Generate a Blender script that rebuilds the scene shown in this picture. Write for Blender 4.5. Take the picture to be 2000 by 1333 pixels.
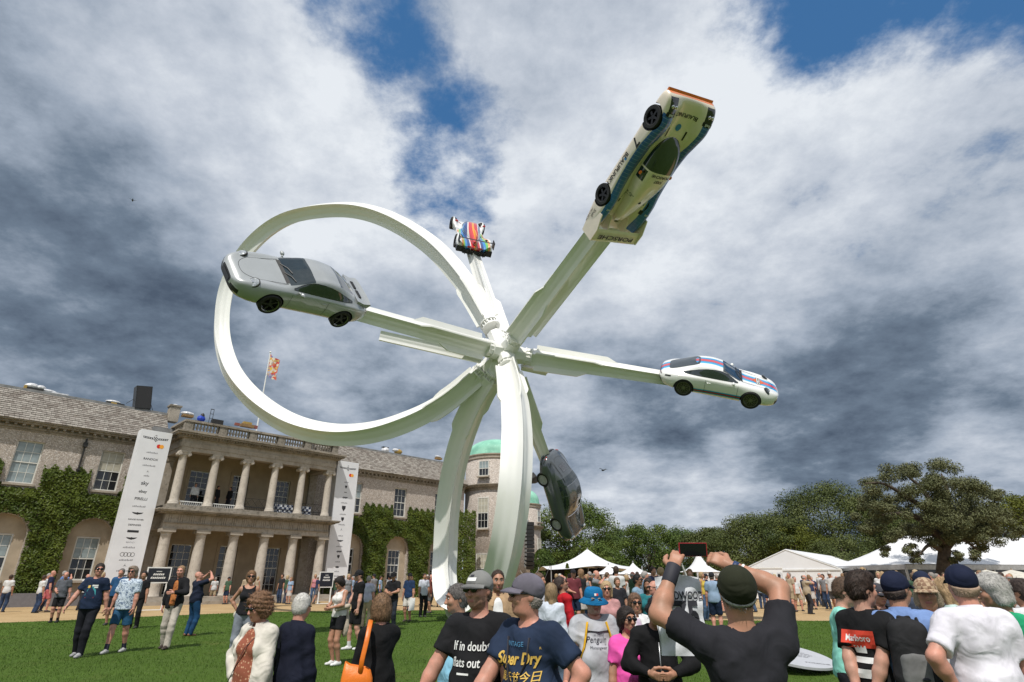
import bpy, bmesh, math, random
import numpy as np
from mathutils import Vector, Matrix
from mathutils.bvhtree import BVHTree
R = math.radians
random.seed(7); RNG = np.random.default_rng(7)
S = bpy.context.scene
for o in list(bpy.data.objects): bpy.data.objects.remove(o)
COL = S.collection

# ------------------------------------------------------------------ camera
CZ = 1.72; PITCH = R(22.82)
cam_d = bpy.data.cameras.new('camera'); cam = bpy.data.objects.new('camera', cam_d); COL.objects.link(cam)
cam.location = (0, 0, CZ); cam.rotation_euler = (R(90) + PITCH, 0, 0)
cam_d.lens = 20.0; cam_d.sensor_width = 36.0; cam_d.clip_start = .1; cam_d.clip_end = 3000
S.camera = cam
FPX = 20 / 36 * 2000
def pray(x, y):
    """view direction of a photograph pixel (2000 px wide), used to survey positions"""
    a, v = x - 1000, 666.5 - y
    return Vector((a, FPX * math.cos(PITCH) - v * math.sin(PITCH), FPX * math.sin(PITCH) + v * math.cos(PITCH)))
def at(x, y, Y):
    r = pray(x, y); return r * (Y / r.y) + Vector((0, 0, CZ))
def gz(Y):
    t = min(1, max(0, (Y - 3.5) / 9.0)); return .27 * t * t * (3 - 2 * t)

# ------------------------------------------------------------------ sun and sky
SUN_AZ, SUN_EL = R(-8), R(57)          # sun behind the photographer, a touch to the left
sdir = Vector((math.sin(SUN_AZ) * math.cos(SUN_EL), -math.cos(SUN_AZ) * math.cos(SUN_EL), math.sin(SUN_EL)))
sun_d = bpy.data.lights.new('sun', 'SUN'); sun = bpy.data.objects.new('sun', sun_d); COL.objects.link(sun)
sun_d.energy = 4.0; sun_d.angle = R(.53); sun_d.color = (1, .955, .88)
sun.rotation_euler = sdir.to_track_quat('Z', 'Y').to_euler(); sun.location = (0, 0, 60)
S.view_settings.view_transform = 'Standard'; S.view_settings.look = 'None'
S.view_settings.exposure = 0; S.view_settings.gamma = 1; S.view_settings.use_curve_mapping = False
S.cycles.max_bounces = 6; S.cycles.diffuse_bounces = 3; S.cycles.glossy_bounces = 3; S.cycles.transparent_max_bounces = 6
S.cycles.sample_clamp_indirect = 6

W = bpy.data.worlds.new('World'); S.world = W; W.use_nodes = True
class NT:
    def __init__(s, tree): s.t = tree; s.n = tree.nodes; s.l = tree.links
    def node(s, typ, **kw):
        n = s.n.new(typ)
        for k, v in kw.items():
            if k.startswith('i_'):
                key = k[2:]; key = int(key) if key.isdigit() else key.replace('_', ' ')
                s.put(n.inputs[key], v)
            else: setattr(n, k, v)
        return n
    def put(s, sock, v):
        if isinstance(v, bpy.types.NodeSocket): s.l.new(v, sock)
        else: sock.default_value = v
    def math(s, op, a, b=0, c=None, clamp=False):
        n = s.n.new('ShaderNodeMath'); n.operation = op; n.use_clamp = clamp
        s.put(n.inputs[0], a); s.put(n.inputs[1], b)
        if c is not None: s.put(n.inputs[2], c)
        return n.outputs[0]
    def vm(s, op, a, b=None, sc=None):
        n = s.n.new('ShaderNodeVectorMath'); n.operation = op
        s.put(n.inputs[0], a)
        if b is not None: s.put(n.inputs[1], b)
        if sc is not None: s.put(n.inputs['Scale'], sc)
        return n.outputs['Value'] if op in ('DOT_PRODUCT', 'LENGTH', 'DISTANCE') else n.outputs[0]
    def mix(s, f, a, b, blend='MIX'):
        n = s.n.new('ShaderNodeMix'); n.data_type = 'RGBA'; n.blend_type = blend
        s.put(n.inputs[0], f); s.put(n.inputs[6], a); s.put(n.inputs[7], b)
        return n.outputs[2]
    def noise(s, vec, scale, detail=4, rough=.55, dist=0, col=False):
        n = s.n.new('ShaderNodeTexNoise')
        if vec is not None: s.l.new(vec, n.inputs['Vector'])
        n.inputs['Scale'].default_value = scale; n.inputs['Detail'].default_value = detail
        n.inputs['Roughness'].default_value = rough; n.inputs['Distortion'].default_value = dist
        return n.outputs['Color' if col else 'Fac']
    def mr(s, v, a, b, c=0, d=1, smooth=True):
        n = s.n.new('ShaderNodeMapRange'); n.interpolation_type = 'SMOOTHSTEP' if smooth else 'LINEAR'
        s.put(n.inputs[0], v); s.put(n.inputs[1], a); s.put(n.inputs[2], b); s.put(n.inputs[3], c); s.put(n.inputs[4], d)
        return n.outputs[0]
    def ramp(s, v, stops):
        n = s.n.new('ShaderNodeValToRGB'); s.put(n.inputs[0], v); e = n.color_ramp.elements
        while len(e) < len(stops): e.new(.5)
        for k, (p, c) in enumerate(stops): e[k].position = p; e[k].color = (*c, 1) if len(c) == 3 else c
        return n.outputs[0]
def c4(c): return (c[0], c[1], c[2], 1)

def build_sky():
    nt = NT(W.node_tree); nt.n.clear()
    out = nt.node('ShaderNodeOutputWorld'); bg = nt.node('ShaderNodeBackground'); bg.inputs[1].default_value = .1
    nt.l.new(bg.outputs[0], out.inputs[0])
    sky = nt.node('ShaderNodeTexSky', sky_type='NISHITA', sun_disc=False)
    sky.sun_elevation = SUN_EL; sky.sun_rotation = math.atan2(sdir.x, sdir.y); sky.altitude = 50
    sky.air_density = 1.0; sky.dust_density = .4; sky.ozone_density = 2.2
    tc = nt.node('ShaderNodeTexCoord'); d = nt.vm('NORMALIZE', tc.outputs['Generated'])
    sp = nt.node('ShaderNodeSeparateXYZ'); nt.l.new(d, sp.inputs[0])
    z = sp.outputs[2]
    # cloud deck: the direction projected on a flat layer, so clouds shrink towards the horizon
    zz = nt.math('ADD', nt.math('MAXIMUM', z, 0.0), .30)
    inv = nt.math('DIVIDE', 1.0, zz)
    pl = nt.vm('SCALE', d, sc=inv)
    wv = nt.vm('SUBTRACT', nt.noise(pl, 1.4, 3, .55, col=True), (.5, .5, .5))
    plw = nt.vm('ADD', pl, nt.vm('SCALE', wv, sc=.16))
    n1 = nt.noise(plw, 1.9, 8, .61)
    n2 = nt.noise(nt.vm('ADD', pl, (5.2, 1.3, 0)), 4.6, 7, .64)
    dw = nt.vm('NORMALIZE', nt.vm('ADD', d, nt.vm('SCALE', wv, sc=.30)))
    def blobs(lst):
        acc = None
        for (px, py, rad, amt) in lst:
            v = pray(px, py).normalized(); dt = nt.vm('DOT_PRODUCT', dw, tuple(v))
            m = nt.mr(dt, math.cos(R(rad)), 1.0, 0, amt)
            acc = m if acc is None else nt.math('ADD', acc, m)
        return acc
    holes = blobs([(620, 0, 8, .20), (790, 170, 9, .20), (890, 320, 10, .24), (915, 400, 8, .16), (1460, 70, 9, .20), (1590, 80, 8, .20), (1690, 110, 8, .17), (1970, -30, 9, .24)])
    darks = blobs([(30, 560, 24, .30), (60, 740, 20, .16), (0, 120, 19, .14), (340, 690, 14, .17), (740, 770, 15, .26), (1180, 830, 14, .18),
                   (1330, 900, 16, .22), (1560, 905, 17, .26), (1810, 895, 17, .28), (1990, 760, 14, .14)])
    lights = blobs([(500, 240, 16, .14), (1120, 460, 15, .13), (1600, 330, 18, .13), (640, 560, 11, .08), (1440, 985, 8, .36), (1240, 985, 8, .30), (1890, 925, 6, .30)])
    cover = nt.math('SUBTRACT', nt.math('ADD', nt.math('MULTIPLY', n1, .80), nt.math('MULTIPLY', n2, .75)), holes)
    cover = nt.math('ADD', cover, nt.math('MULTIPLY', darks, .5))
    alpha = nt.mr(cover, .43, .68)
    # brightness of the cloud base and its lit billows
    bri = nt.math('ADD', .73, nt.math('MULTIPLY', nt.math('SUBTRACT', n1, .5), 1.25))
    bri = nt.math('ADD', bri, nt.math('MULTIPLY', nt.math('SUBTRACT', n2, .5), 1.0))
    bri = nt.math('SUBTRACT', nt.math('ADD', bri, lights), darks)
    ccol = nt.ramp(bri, [(0.0, (.80, 1.10, 1.60)), (.25, (1.6, 2.1, 2.8)), (.5, (3.5, 4.1, 5.0)), (.75, (5.6, 6.1, 6.9)), (1.0, (8.0, 8.4, 8.9))])
    skc = nt.mix(.6, sky.outputs[0], (.35, 1.75, 4.3, 1))
    col = nt.mix(alpha, skc, ccol)
    nt.l.new(col, bg.inputs[0])
build_sky()
W.cycles.sampling_method = 'MANUAL'; W.cycles.sample_map_resolution = 512

# ------------------------------------------------------------------ materials
MATS = {}
def mat(name, col, rough=.6, metal=0, var=.12, vscale=6, bump=0, bscale=40, coat=0, spec=.5, col2=None, obj=False, trans=0, fine=0, bdet=4, bdist=0):
    """plain procedural material: base colour broken up by noise, optional bump"""
    if name in MATS: return MATS[name]
    m = bpy.data.materials.new(name); m.use_nodes = True; nt = NT(m.node_tree)
    b = nt.n['Principled BSDF']; b.inputs['Roughness'].default_value = rough; b.inputs['Metallic'].default_value = metal
    b.inputs['Specular IOR Level'].default_value = spec
    if coat: b.inputs['Coat Weight'].default_value = coat; b.inputs['Coat Roughness'].default_value = .04
    if trans: b.inputs['Transmission Weight'].default_value = trans
    tc = nt.node('ShaderNodeTexCoord'); vec = tc.outputs['Object']
    if obj:
        oi = nt.node('ShaderNodeObjectInfo'); base = oi.outputs['Color']
    else: base = None
    if var > 0:
        nz = nt.noise(vec, vscale, 5, .6)
        f = nt.mr(nz, .3, .7, 0, 1)
        if base is not None:
            c = nt.mix(f, nt.mix(1.0, base, (1 - var,) * 3 + (1,), 'MULTIPLY'), base)
        else:
            a = tuple(x * (1 - var) for x in col); e = col2 or tuple(min(1, x * (1 + var)) for x in col)
            c = nt.mix(f, c4(a), c4(e))
        if fine:
            nz2 = nt.noise(vec, vscale * 9, 3, .6)
            c = nt.mix(nt.mr(nz2, .35, .75, 0, fine), c, c4(tuple(x * .45 for x in col)))
        nt.l.new(c, b.inputs['Base Color'])
    elif base is not None: nt.l.new(base, b.inputs['Base Color'])
    else: b.inputs['Base Color'].default_value = c4(col)
    if bump:
        bn = nt.node('ShaderNodeBump'); bn.inputs['Strength'].default_value = min(1, bump); bn.inputs['Distance'].default_value = .02
        nt.l.new(nt.noise(vec, bscale, bdet, .6, bdist), bn.inputs['Height']); nt.l.new(bn.outputs[0], b.inputs['Normal'])
    MATS[name] = m; return m

# ------------------------------------------------------------------ object helpers
def tag(o, label=None, cat=None, group=None, kind=None):
    if label: o['label'] = label
    if cat: o['category'] = cat
    if group: o['group'] = group
    if kind: o['kind'] = kind
    return o
def empty(name, loc=(0, 0, 0), rz=0, label=None, cat=None, group=None):
    o = bpy.data.objects.new(name, None); COL.objects.link(o); o.location = loc; o.rotation_euler = (0, 0, rz)
    o.empty_display_size = .2
    return tag(o, label, cat, group)
def mesh_obj(name, me, parent=None, M=None):
    o = bpy.data.objects.new(name, me); COL.objects.link(o)
    if parent is not None: o.parent = parent
    if M is not None: o.matrix_local = M
    return o
def np_mesh(name, V, F, mats=(), mi=None, smooth=False):
    """mesh from arrays; F is an (n,3|4) array or a list of index lists"""
    me = bpy.data.meshes.new(name)
    V = np.asarray(V, np.float32)
    if isinstance(F, np.ndarray):
        k = F.shape[1]; n = len(F)
        me.vertices.add(len(V)); me.vertices.foreach_set('co', V.ravel())
        me.loops.add(n * k); me.loops.foreach_set('vertex_index', F.astype(np.int32).ravel())
        me.polygons.add(n); me.polygons.foreach_set('loop_start', np.arange(0, n * k, k, dtype=np.int32))
        try: me.polygons.foreach_set('loop_total', np.full(n, k, np.int32))
        except Exception: pass
    else:
        me.from_pydata([tuple(v) for v in V], [], [tuple(f) for f in F])
    for m in mats: me.materials.append(m)
    if mi is not None: me.polygons.foreach_set('material_index', np.asarray(mi, np.int32))
    me.polygons.foreach_set('use_smooth', np.full(len(me.polygons), bool(smooth)))
    me.update(calc_edges=True)
    return me
class MB:
    """collects simple shapes into ONE mesh"""
    def __init__(s): s.v = []; s.f = []; s.m = []; s.cur = 0
    def add(s, V, F):
        o = len(s.v); s.v.extend(tuple(v) for v in V); s.f.extend(tuple(i + o for i in f) for f in F); s.m.extend([s.cur] * len(F)); return s
    def box(s, x0, x1, y0, y1, z0, z1, M=None):
        V = [Vector((x, y, z)) for z in (z0, z1) for y in (y0, y1) for x in (x0, x1)]
        if M is not None: V = [M @ v for v in V]
        return s.add(V, [(0, 2, 3, 1), (4, 5, 7, 6), (0, 1, 5, 4), (2, 6, 7, 3), (0, 4, 6, 2), (1, 3, 7, 5)])
    def lathe(s, prof, n=16, c=(0, 0, 0), M=None, a0=0, a1=2 * math.pi, sx=1, sy=1, cap=True):
        full = abs(a1 - a0 - 2 * math.pi) < 1e-6; k = n if full else n + 1; V = []
        for (r, z) in prof:
            for i in range(k):
                a = a0 + (a1 - a0) * i / n; V.append(Vector((c[0] + r * sx * math.cos(a), c[1] + r * sy * math.sin(a), c[2] + z)))
        if M is not None: V = [M @ v for v in V]
        F = []
        for j in range(len(prof) - 1):
            for i in range(n):
                a = j * k + i; b = j * k + (i + 1) % k; F.append((a, b, b + k, a + k))
        s.add(V, F)
        o = len(s.v) - len(V)
        if full and cap:
            for j, rev in ((0, True), (len(prof) - 1, False)):
                if prof[j][0] > 1e-5:
                    idx = [o + j * k + i for i in range(n)]; s.f.append(tuple(reversed(idx)) if rev else tuple(idx)); s.m.append(s.cur)
        return s
    def tube(s, pts, rad, n=8, cap=True, flat=1.0, up=None):
        pts = [Vector(p) for p in pts]; N = len(pts)
        if not hasattr(rad, '__len__'): rad = [rad] * N
        T = []
        for i in range(N):
            t = pts[min(i + 1, N - 1)] - pts[max(i - 1, 0)]; T.append(t.normalized() if t.length > 1e-9 else Vector((0, 0, 1)))
        ref = Vector(up) if up else (Vector((0, 0, 1)) if abs(T[0].z) < .9 else Vector((1, 0, 0)))
        a = (ref - T[0] * ref.dot(T[0])).normalized(); V = []
        for i in range(N):
            a = (a - T[i] * a.dot(T[i])).normalized(); b = T[i].cross(a)
            for k in range(n):
                th = 2 * math.pi * k / n; V.append(pts[i] + (a * math.cos(th) * flat + b * math.sin(th)) * rad[i])
        F = [(i * n + k, i * n + (k + 1) % n, (i + 1) * n + (k + 1) % n, (i + 1) * n + k) for i in range(N - 1) for k in range(n)]
        if cap: F.append(tuple(reversed(range(n)))); F.append(tuple(range((N - 1) * n, N * n)))
        return s.add(V, F)
    def prism(s, poly, y0, y1, M=None):
        """polygon in x,z extruded along y"""
        n = len(poly); V = [Vector((x, y0, z)) for x, z in poly] + [Vector((x, y1, z)) for x, z in poly]
        if M is not None: V = [M @ v for v in V]
        return s.add(V, [tuple(range(n)), tuple(range(2 * n - 1, n - 1, -1))] + [(i, i + n, (i + 1) % n + n, (i + 1) % n) for i in range(n)])
    def ball(s, c, r, n=10, m=6, M=None):
        if not hasattr(r, '__len__'): r = (r, r, r)
        V = [Vector((c[0], c[1], c[2] - r[2]))]
        for j in range(1, m):
            ph = -math.pi / 2 + math.pi * j / m
            for i in range(n):
                a = 2 * math.pi * i / n; V.append(Vector((c[0] + r[0] * math.cos(ph) * math.cos(a), c[1] + r[1] * math.cos(ph) * math.sin(a), c[2] + r[2] * math.sin(ph))))
        V.append(Vector((c[0], c[1], c[2] + r[2])))
        if M is not None: V = [M @ v for v in V]
        F = [(0, 1 + (i + 1) % n, 1 + i) for i in range(n)]
        for j in range(m - 2):
            for i in range(n): a = 1 + j * n + i; b = 1 + j * n + (i + 1) % n; F.append((a, b, b + n, a + n))
        t = len(V) - 1; o = 1 + (m - 2) * n
        F += [(o + i, o + (i + 1) % n, t) for i in range(n)]
        return s.add(V, F)
    def mesh(s, name, mats, smooth=False):
        if not isinstance(mats, (list, tuple)): mats = [mats]
        me = bpy.data.meshes.new(name); me.from_pydata([tuple(v) for v in s.v], [], s.f)
        for m in mats: me.materials.append(m)
        me.polygons.foreach_set('material_index', s.m); me.polygons.foreach_set('use_smooth', [smooth] * len(s.f)); me.update()
        return me
    def build(s, name, mats, parent=None, smooth=False, M=None):
        return mesh_obj(name, s.mesh(name, mats, smooth), parent, M)
def auto_smooth(o, ang=40):
    """sharp edges above the angle, smooth elsewhere"""
    me = o.data; bm = bmesh.new(); bm.from_mesh(me)
    for e in bm.edges: e.smooth = not (len(e.link_faces) == 2 and e.calc_face_angle(0) > R(ang))
    for f in bm.faces: f.smooth = True
    bm.to_mesh(me); bm.free(); return o
def fix_normals(me):
    bm = bmesh.new(); bm.from_mesh(me); bmesh.ops.recalc_face_normals(bm, faces=bm.faces); bm.to_mesh(me); bm.free()
_txt = {}
def text_arrays(s, size=1.0, align='CENTER', shear=0, sx=1.0, bold=0, space=1.0):
    """built-in font outline as flat vertex/face arrays (x right, y up)"""
    key = (s, align, shear, bold, space)
    if key not in _txt:
        cu = bpy.data.curves.new('t', 'FONT'); cu.body = s; cu.align_x = align; cu.align_y = 'CENTER'; cu.size = 1; cu.shear = shear
        cu.offset = bold; cu.space_character = space; cu.resolution_u = 3; cu.fill_mode = 'BOTH' if hasattr(cu, 'fill_mode') else cu.fill_mode
        o = bpy.data.objects.new('t', cu); COL.objects.link(o)
        dg = bpy.context.evaluated_depsgraph_get(); me = bpy.data.meshes.new_from_object(o.evaluated_get(dg))
        V = [(v.co.x, v.co.y) for v in me.vertices]; F = [tuple(p.vertices) for p in me.polygons]
        bpy.data.objects.remove(o); bpy.data.curves.remove(cu); bpy.data.meshes.remove(me); _txt[key] = (V, F)
    V, F = _txt[key]
    return [(x * size * sx, y * size) for x, y in V], F
def put_text(mb, s, org, ex, ey, size, off=0.0, **kw):
    """flat lettering on a plane with origin org, axes ex (reading direction) and ey (up)"""
    V, F = text_arrays(s, size, **kw); ex = Vector(ex); ey = Vector(ey); nz = ex.cross(ey).normalized() * off; org = Vector(org) + nz
    return mb.add([org + ex * x + ey * y for x, y in V], F)
def copy_tree(o, parent=None):
    c = o.copy(); COL.objects.link(c); c.parent = parent
    for ch in o.children: copy_tree(ch, c)
    return c
def spline(pts, n):
    """Catmull-Rom through points (any dimension), n samples"""
    P = np.array(pts, float); P = np.vstack([2 * P[0] - P[1], P, 2 * P[-1] - P[-2]]); m = len(P) - 3; out = []
    for t in np.linspace(0, m - 1e-9, n):
        i = int(t); u = t - i; a, b, c, d = P[i:i + 4]
        out.append(.5 * ((2 * b) + (c - a) * u + (2 * a - 5 * b + 4 * c - d) * u * u + (3 * b - a - 3 * c + d) * u ** 3))
    return np.array(out)
# ================================================================== ground
def ground():
    # lawn material: mown turf, mottled
    m = bpy.data.materials.new('lawn_turf'); m.use_nodes = True; nt = NT(m.node_tree); b = nt.n['Principled BSDF']
    tc = nt.node('ShaderNodeTexCoord'); v = tc.outputs['Object']
    a = nt.noise(v, .35, 4, .6); c = nt.noise(v, 9, 4, .7); e = nt.noise(v, 60, 2, .7)
    col = nt.mix(nt.mr(a, .3, .7), (.062, .116, .016, 1), (.086, .148, .024, 1))
    col = nt.mix(nt.mr(c, .35, .75, 0, .6), col, (.098, .148, .034, 1))
    col = nt.mix(nt.mr(e, .45, .8, 0, .4), col, (.034, .066, .009, 1))
    col = nt.mix(nt.mr(nt.noise(v, .9, 5, .7), .54, .72, 0, .5), col, (.135, .140, .040, 1))
    nt.l.new(col, b.inputs['Base Color']); b.inputs['Roughness'].default_value = .85; b.inputs['Specular IOR Level'].default_value = .12
    bn = nt.node('ShaderNodeBump'); bn.inputs['Strength'].default_value = .8; bn.inputs['Distance'].default_value = .05
    nt.l.new(nt.noise(v, 45, 3, .7), bn.inputs['Height']); nt.l.new(bn.outputs[0], b.inputs['Normal'])
    xs = [-900, -200, -80, -40, -20, -10, 0, 10, 20, 40, 80, 200, 900]
    ys = [-300, -60, -10, 0, 3] + list(np.arange(3.5, 13, .5)) + [13, 20, 30, 50, 100, 300, 1500]
    V = [(x, y, gz(y)) for y in ys for x in xs]; n = len(xs)
    F = [(j * n + i, j * n + i + 1, (j + 1) * n + i + 1, (j + 1) * n + i) for j in range(len(ys) - 1) for i in range(n - 1)]
    tag(mesh_obj('lawn', np_mesh('lawn', V, F, [m], smooth=True)), kind='structure')
    g = bpy.data.materials.new('gravel'); g.use_nodes = True; nt = NT(g.node_tree); b = nt.n['Principled BSDF']
    tc = nt.node('ShaderNodeTexCoord'); v = tc.outputs['Object']
    vo = nt.node('ShaderNodeTexVoronoi'); vo.inputs['Scale'].default_value = 26; nt.l.new(v, vo.inputs['Vector'])
    col = nt.mix(nt.mr(nt.noise(v, .5, 4, .6), .3, .7), (.42, .285, .135, 1), (.52, .37, .19, 1))
    col = nt.mix(nt.math('MULTIPLY', vo.outputs['Color'], .55), col, (.24, .155, .075, 1))
    nt.l.new(col, b.inputs['Base Color']); b.inputs['Roughness'].default_value = .9
    bn = nt.node('ShaderNodeBump'); bn.inputs['Strength'].default_value = .6; bn.inputs['Distance'].default_value = .02
    nt.l.new(vo.outputs['Distance'], bn.inputs['Height']); nt.l.new(bn.outputs[0], b.inputs['Normal'])
    edge = [(-60, 14), (-34, 17.5), (-26, 19.5), (-18.8, 23.6), (-15.6, 27.6), (-12.9, 30.6), (-9.5, 32.2), (-5, 33), (0, 33), (2.8, 32.2), (4.6, 29), (6, 26.4), (8, 25), (12, 24.5), (25, 24.2), (80, 24)]
    E2 = spline(edge, 90)
    far = [(x, 92) for x in np.linspace(-60, 80, 90)]
    V = [(x, y, .276) for x, y in E2] + [(x, y, .276) for x, y in far]
    F = [(i, i + 1, i + 91, i + 90) for i in range(89)]
    tag(mesh_obj('gravel_drive', np_mesh('gravel_drive', V, F, [g])), kind='structure')
    # grass blades on the lawn that shows, one uncountable mass
    N = 230000
    Y = 6.2 + (RNG.random(N) ** 1.6) * 26.5; X = (RNG.random(N) * 2 - 1) * (Y * .86 + 1)
    ex, ey = E2[:, 0], E2[:, 1]
    ok = Y < np.interp(X, ex, ey) - .05; X, Y = X[ok], Y[ok]; N = len(X)
    Z = .27 * (lambda t: t * t * (3 - 2 * t))(np.clip((Y - 3.5) / 9, 0, 1))
    h = (.014 + .016 * RNG.random(N)) * (1 + Y / 40); w = .0035 * (.5 + Y / 9); a = RNG.random(N) * 6.283; l = h * .9 * (RNG.random(N) - .2); b2 = RNG.random(N) * 6.283
    V = np.empty((N, 3, 3), np.float32)
    V[:, 0] = np.stack([X - np.cos(a) * w, Y - np.sin(a) * w, Z], 1); V[:, 1] = np.stack([X + np.cos(a) * w, Y + np.sin(a) * w, Z], 1)
    V[:, 2] = np.stack([X + np.cos(b2) * l, Y + np.sin(b2) * l, Z + h], 1)
    gm = mat('grass_blade', (.082, .145, .024), .7, var=.2, vscale=1.3, spec=.15)
    tag(mesh_obj('grass', np_mesh('grass', V.reshape(-1, 3), np.arange(N * 3).reshape(-1, 3), [gm])), 'short mown grass blades of the lawn', 'grass', kind='stuff')
ground()

# ================================================================== house
YA = R(44.5); HU = Vector((math.sin(YA), math.cos(YA), 0)); HW = Vector((-math.cos(YA), math.sin(YA), 0))
HM = Matrix(((HU.x, HW.x, 0, HW.x * 47), (HU.y, HW.y, 0, HW.y * 47), (0, 0, 1, 0), (0, 0, 0, 1)))   # local: s along the front, w into the house, z
def stone_mat(name, c1, c2, lich=.5, course=True):
    m = bpy.data.materials.new(name); m.use_nodes = True; nt = NT(m.node_tree); b = nt.n['Principled BSDF']
    tc = nt.node('ShaderNodeTexCoord'); v = tc.outputs['Object']
    col = nt.mix(nt.mr(nt.noise(v, 1.1, 5, .65), .3, .7), c4(c1), c4(c2))
    col = nt.mix(nt.mr(nt.noise(v, 5, 5, .7), .48, .7, 0, lich), col, (.085, .075, .062, 1))
    col = nt.mix(nt.mr(nt.noise(v, 9, 4, .7), .6, .72, 0, lich * .6), col, (.42, .37, .27, 1))
    col = nt.mix(nt.mr(nt.noise(v, 2.3, 5, .7), .58, .75, 0, lich * .5), col, (.17, .13, .05, 1))
    nt.l.new(col, b.inputs['Base Color']); b.inputs['Roughness'].default_value = .9; b.inputs['Specular IOR Level'].default_value = .2
    bn = nt.node('ShaderNodeBump'); bn.inputs['Strength'].default_value = .5; bn.inputs['Distance'].default_value = .03
    nt.l.new(nt.noise(v, 14, 5, .7), bn.inputs['Height']); nt.l.new(bn.outputs[0], b.inputs['Normal'])
    MATS[name] = m; return m
STONE = stone_mat('portico_stone', (.31, .27, .22), (.41, .365, .31), .45)
STONE_OLD = stone_mat('weathered_stone', (.21, .185, .15), (.35, .31, .26), .8)
COLST = stone_mat('column_stone', (.43, .385, .33), (.53, .48, .42), .3)
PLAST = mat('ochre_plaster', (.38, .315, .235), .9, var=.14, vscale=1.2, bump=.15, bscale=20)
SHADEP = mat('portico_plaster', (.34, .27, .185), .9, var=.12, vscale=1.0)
def flint_mat():
    m = bpy.data.materials.new('flint_wall'); m.use_nodes = True; nt = NT(m.node_tree); b = nt.n['Principled BSDF']
    tc = nt.node('ShaderNodeTexCoord'); v = tc.outputs['Object']
    vo = nt.node('ShaderNodeTexVoronoi'); vo.inputs['Scale'].default_value = 17; nt.l.new(v, vo.inputs['Vector'])
    ve = nt.node('ShaderNodeTexVoronoi', feature='DISTANCE_TO_EDGE'); ve.inputs['Scale'].default_value = 17; nt.l.new(v, ve.inputs['Vector'])
    sp = nt.node('ShaderNodeSeparateColor'); nt.l.new(vo.outputs['Color'], sp.inputs[0])
    col = nt.ramp(sp.outputs[0], [(0, (.26, .235, .215)), (.3, (.41, .365, .325)), (.6, (.51, .455, .41)), (.85, (.68, .64, .60)), (1, (.34, .31, .30))])
    col = nt.mix(nt.mr(ve.outputs['Distance'], 0, .12, 1, 0), col, (.30, .24, .19, 1))
    col = nt.mix(nt.mr(nt.noise(v, .8, 4, .6), .45, .75, 0, .3), col, (.34, .29, .25, 1))
    nt.l.new(col, b.inputs['Base Color']); b.inputs['Roughness'].default_value = .85
    bn = nt.node('ShaderNodeBump'); bn.inputs['Strength'].default_value = .7; bn.inputs['Distance'].default_value = .03
    nt.l.new(ve.outputs['Distance'], bn.inputs['Height']); nt.l.new(bn.outputs[0], b.inputs['Normal'])
    return m
FLINT = flint_mat()
SASH = mat('sash_paint', (.62, .62, .58), .45, var=.06)
def glass_mat(name, c, rough=.04):
    m = mat(name, c, rough, var=.25, vscale=1.4, spec=.7); return m
GL_L = glass_mat('window_blind_glass', (.24, .29, .30), .12); GL_D = glass_mat('window_dark_glass', (.012, .014, .017)); GL_B = mat('window_cream_blind', (.40, .38, .31), .3, var=.2, vscale=2)
LEAD = mat('lead_sheet', (.20, .20, .20), .6, var=.3, vscale=2)
IRON = mat('dark_iron', (.018, .017, .016), .55, var=.2)
WHITE = mat('white_paint', (.72, .72, .70), .45, var=.05)
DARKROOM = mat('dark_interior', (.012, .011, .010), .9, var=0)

def wall_mesh(mb, s0, s1, z0, z1, holes, w=0.0, t=.5, reveal=.22):
    """front skin with rectangular openings and their reveals"""
    ss = sorted({s0, s1, *[h[0] for h in holes], *[h[1] for h in holes]}); zs = sorted({z0, z1, *[h[2] for h in holes], *[h[3] for h in holes]})
    for i in range(len(ss) - 1):
        for j in range(len(zs) - 1):
            a, b, c, d = ss[i], ss[i + 1], zs[j], zs[j + 1]; mx, mz = (a + b) / 2, (c + d) / 2
            if any(h[0] < mx < h[1] and h[2] < mz < h[3] for h in holes): continue
            mb.add([(a, w, c), (b, w, c), (b, w, d), (a, w, d)], [(0, 1, 2, 3)])
    for a, b, c, d in holes:
        r = w + reveal
        mb.add([(a, w, c), (a, r, c), (a, r, d), (a, w, d)], [(0, 1, 2, 3)]); mb.add([(b, w, c), (b, w, d), (b, r, d), (b, r, c)], [(0, 1, 2, 3)])
        mb.add([(a, w, d), (a, r, d), (b, r, d), (b, w, d)], [(0, 1, 2, 3)]); mb.add([(a, w, c), (b, w, c), (b, r, c), (a, r, c)], [(0, 1, 2, 3)])
_sash = {}
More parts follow.
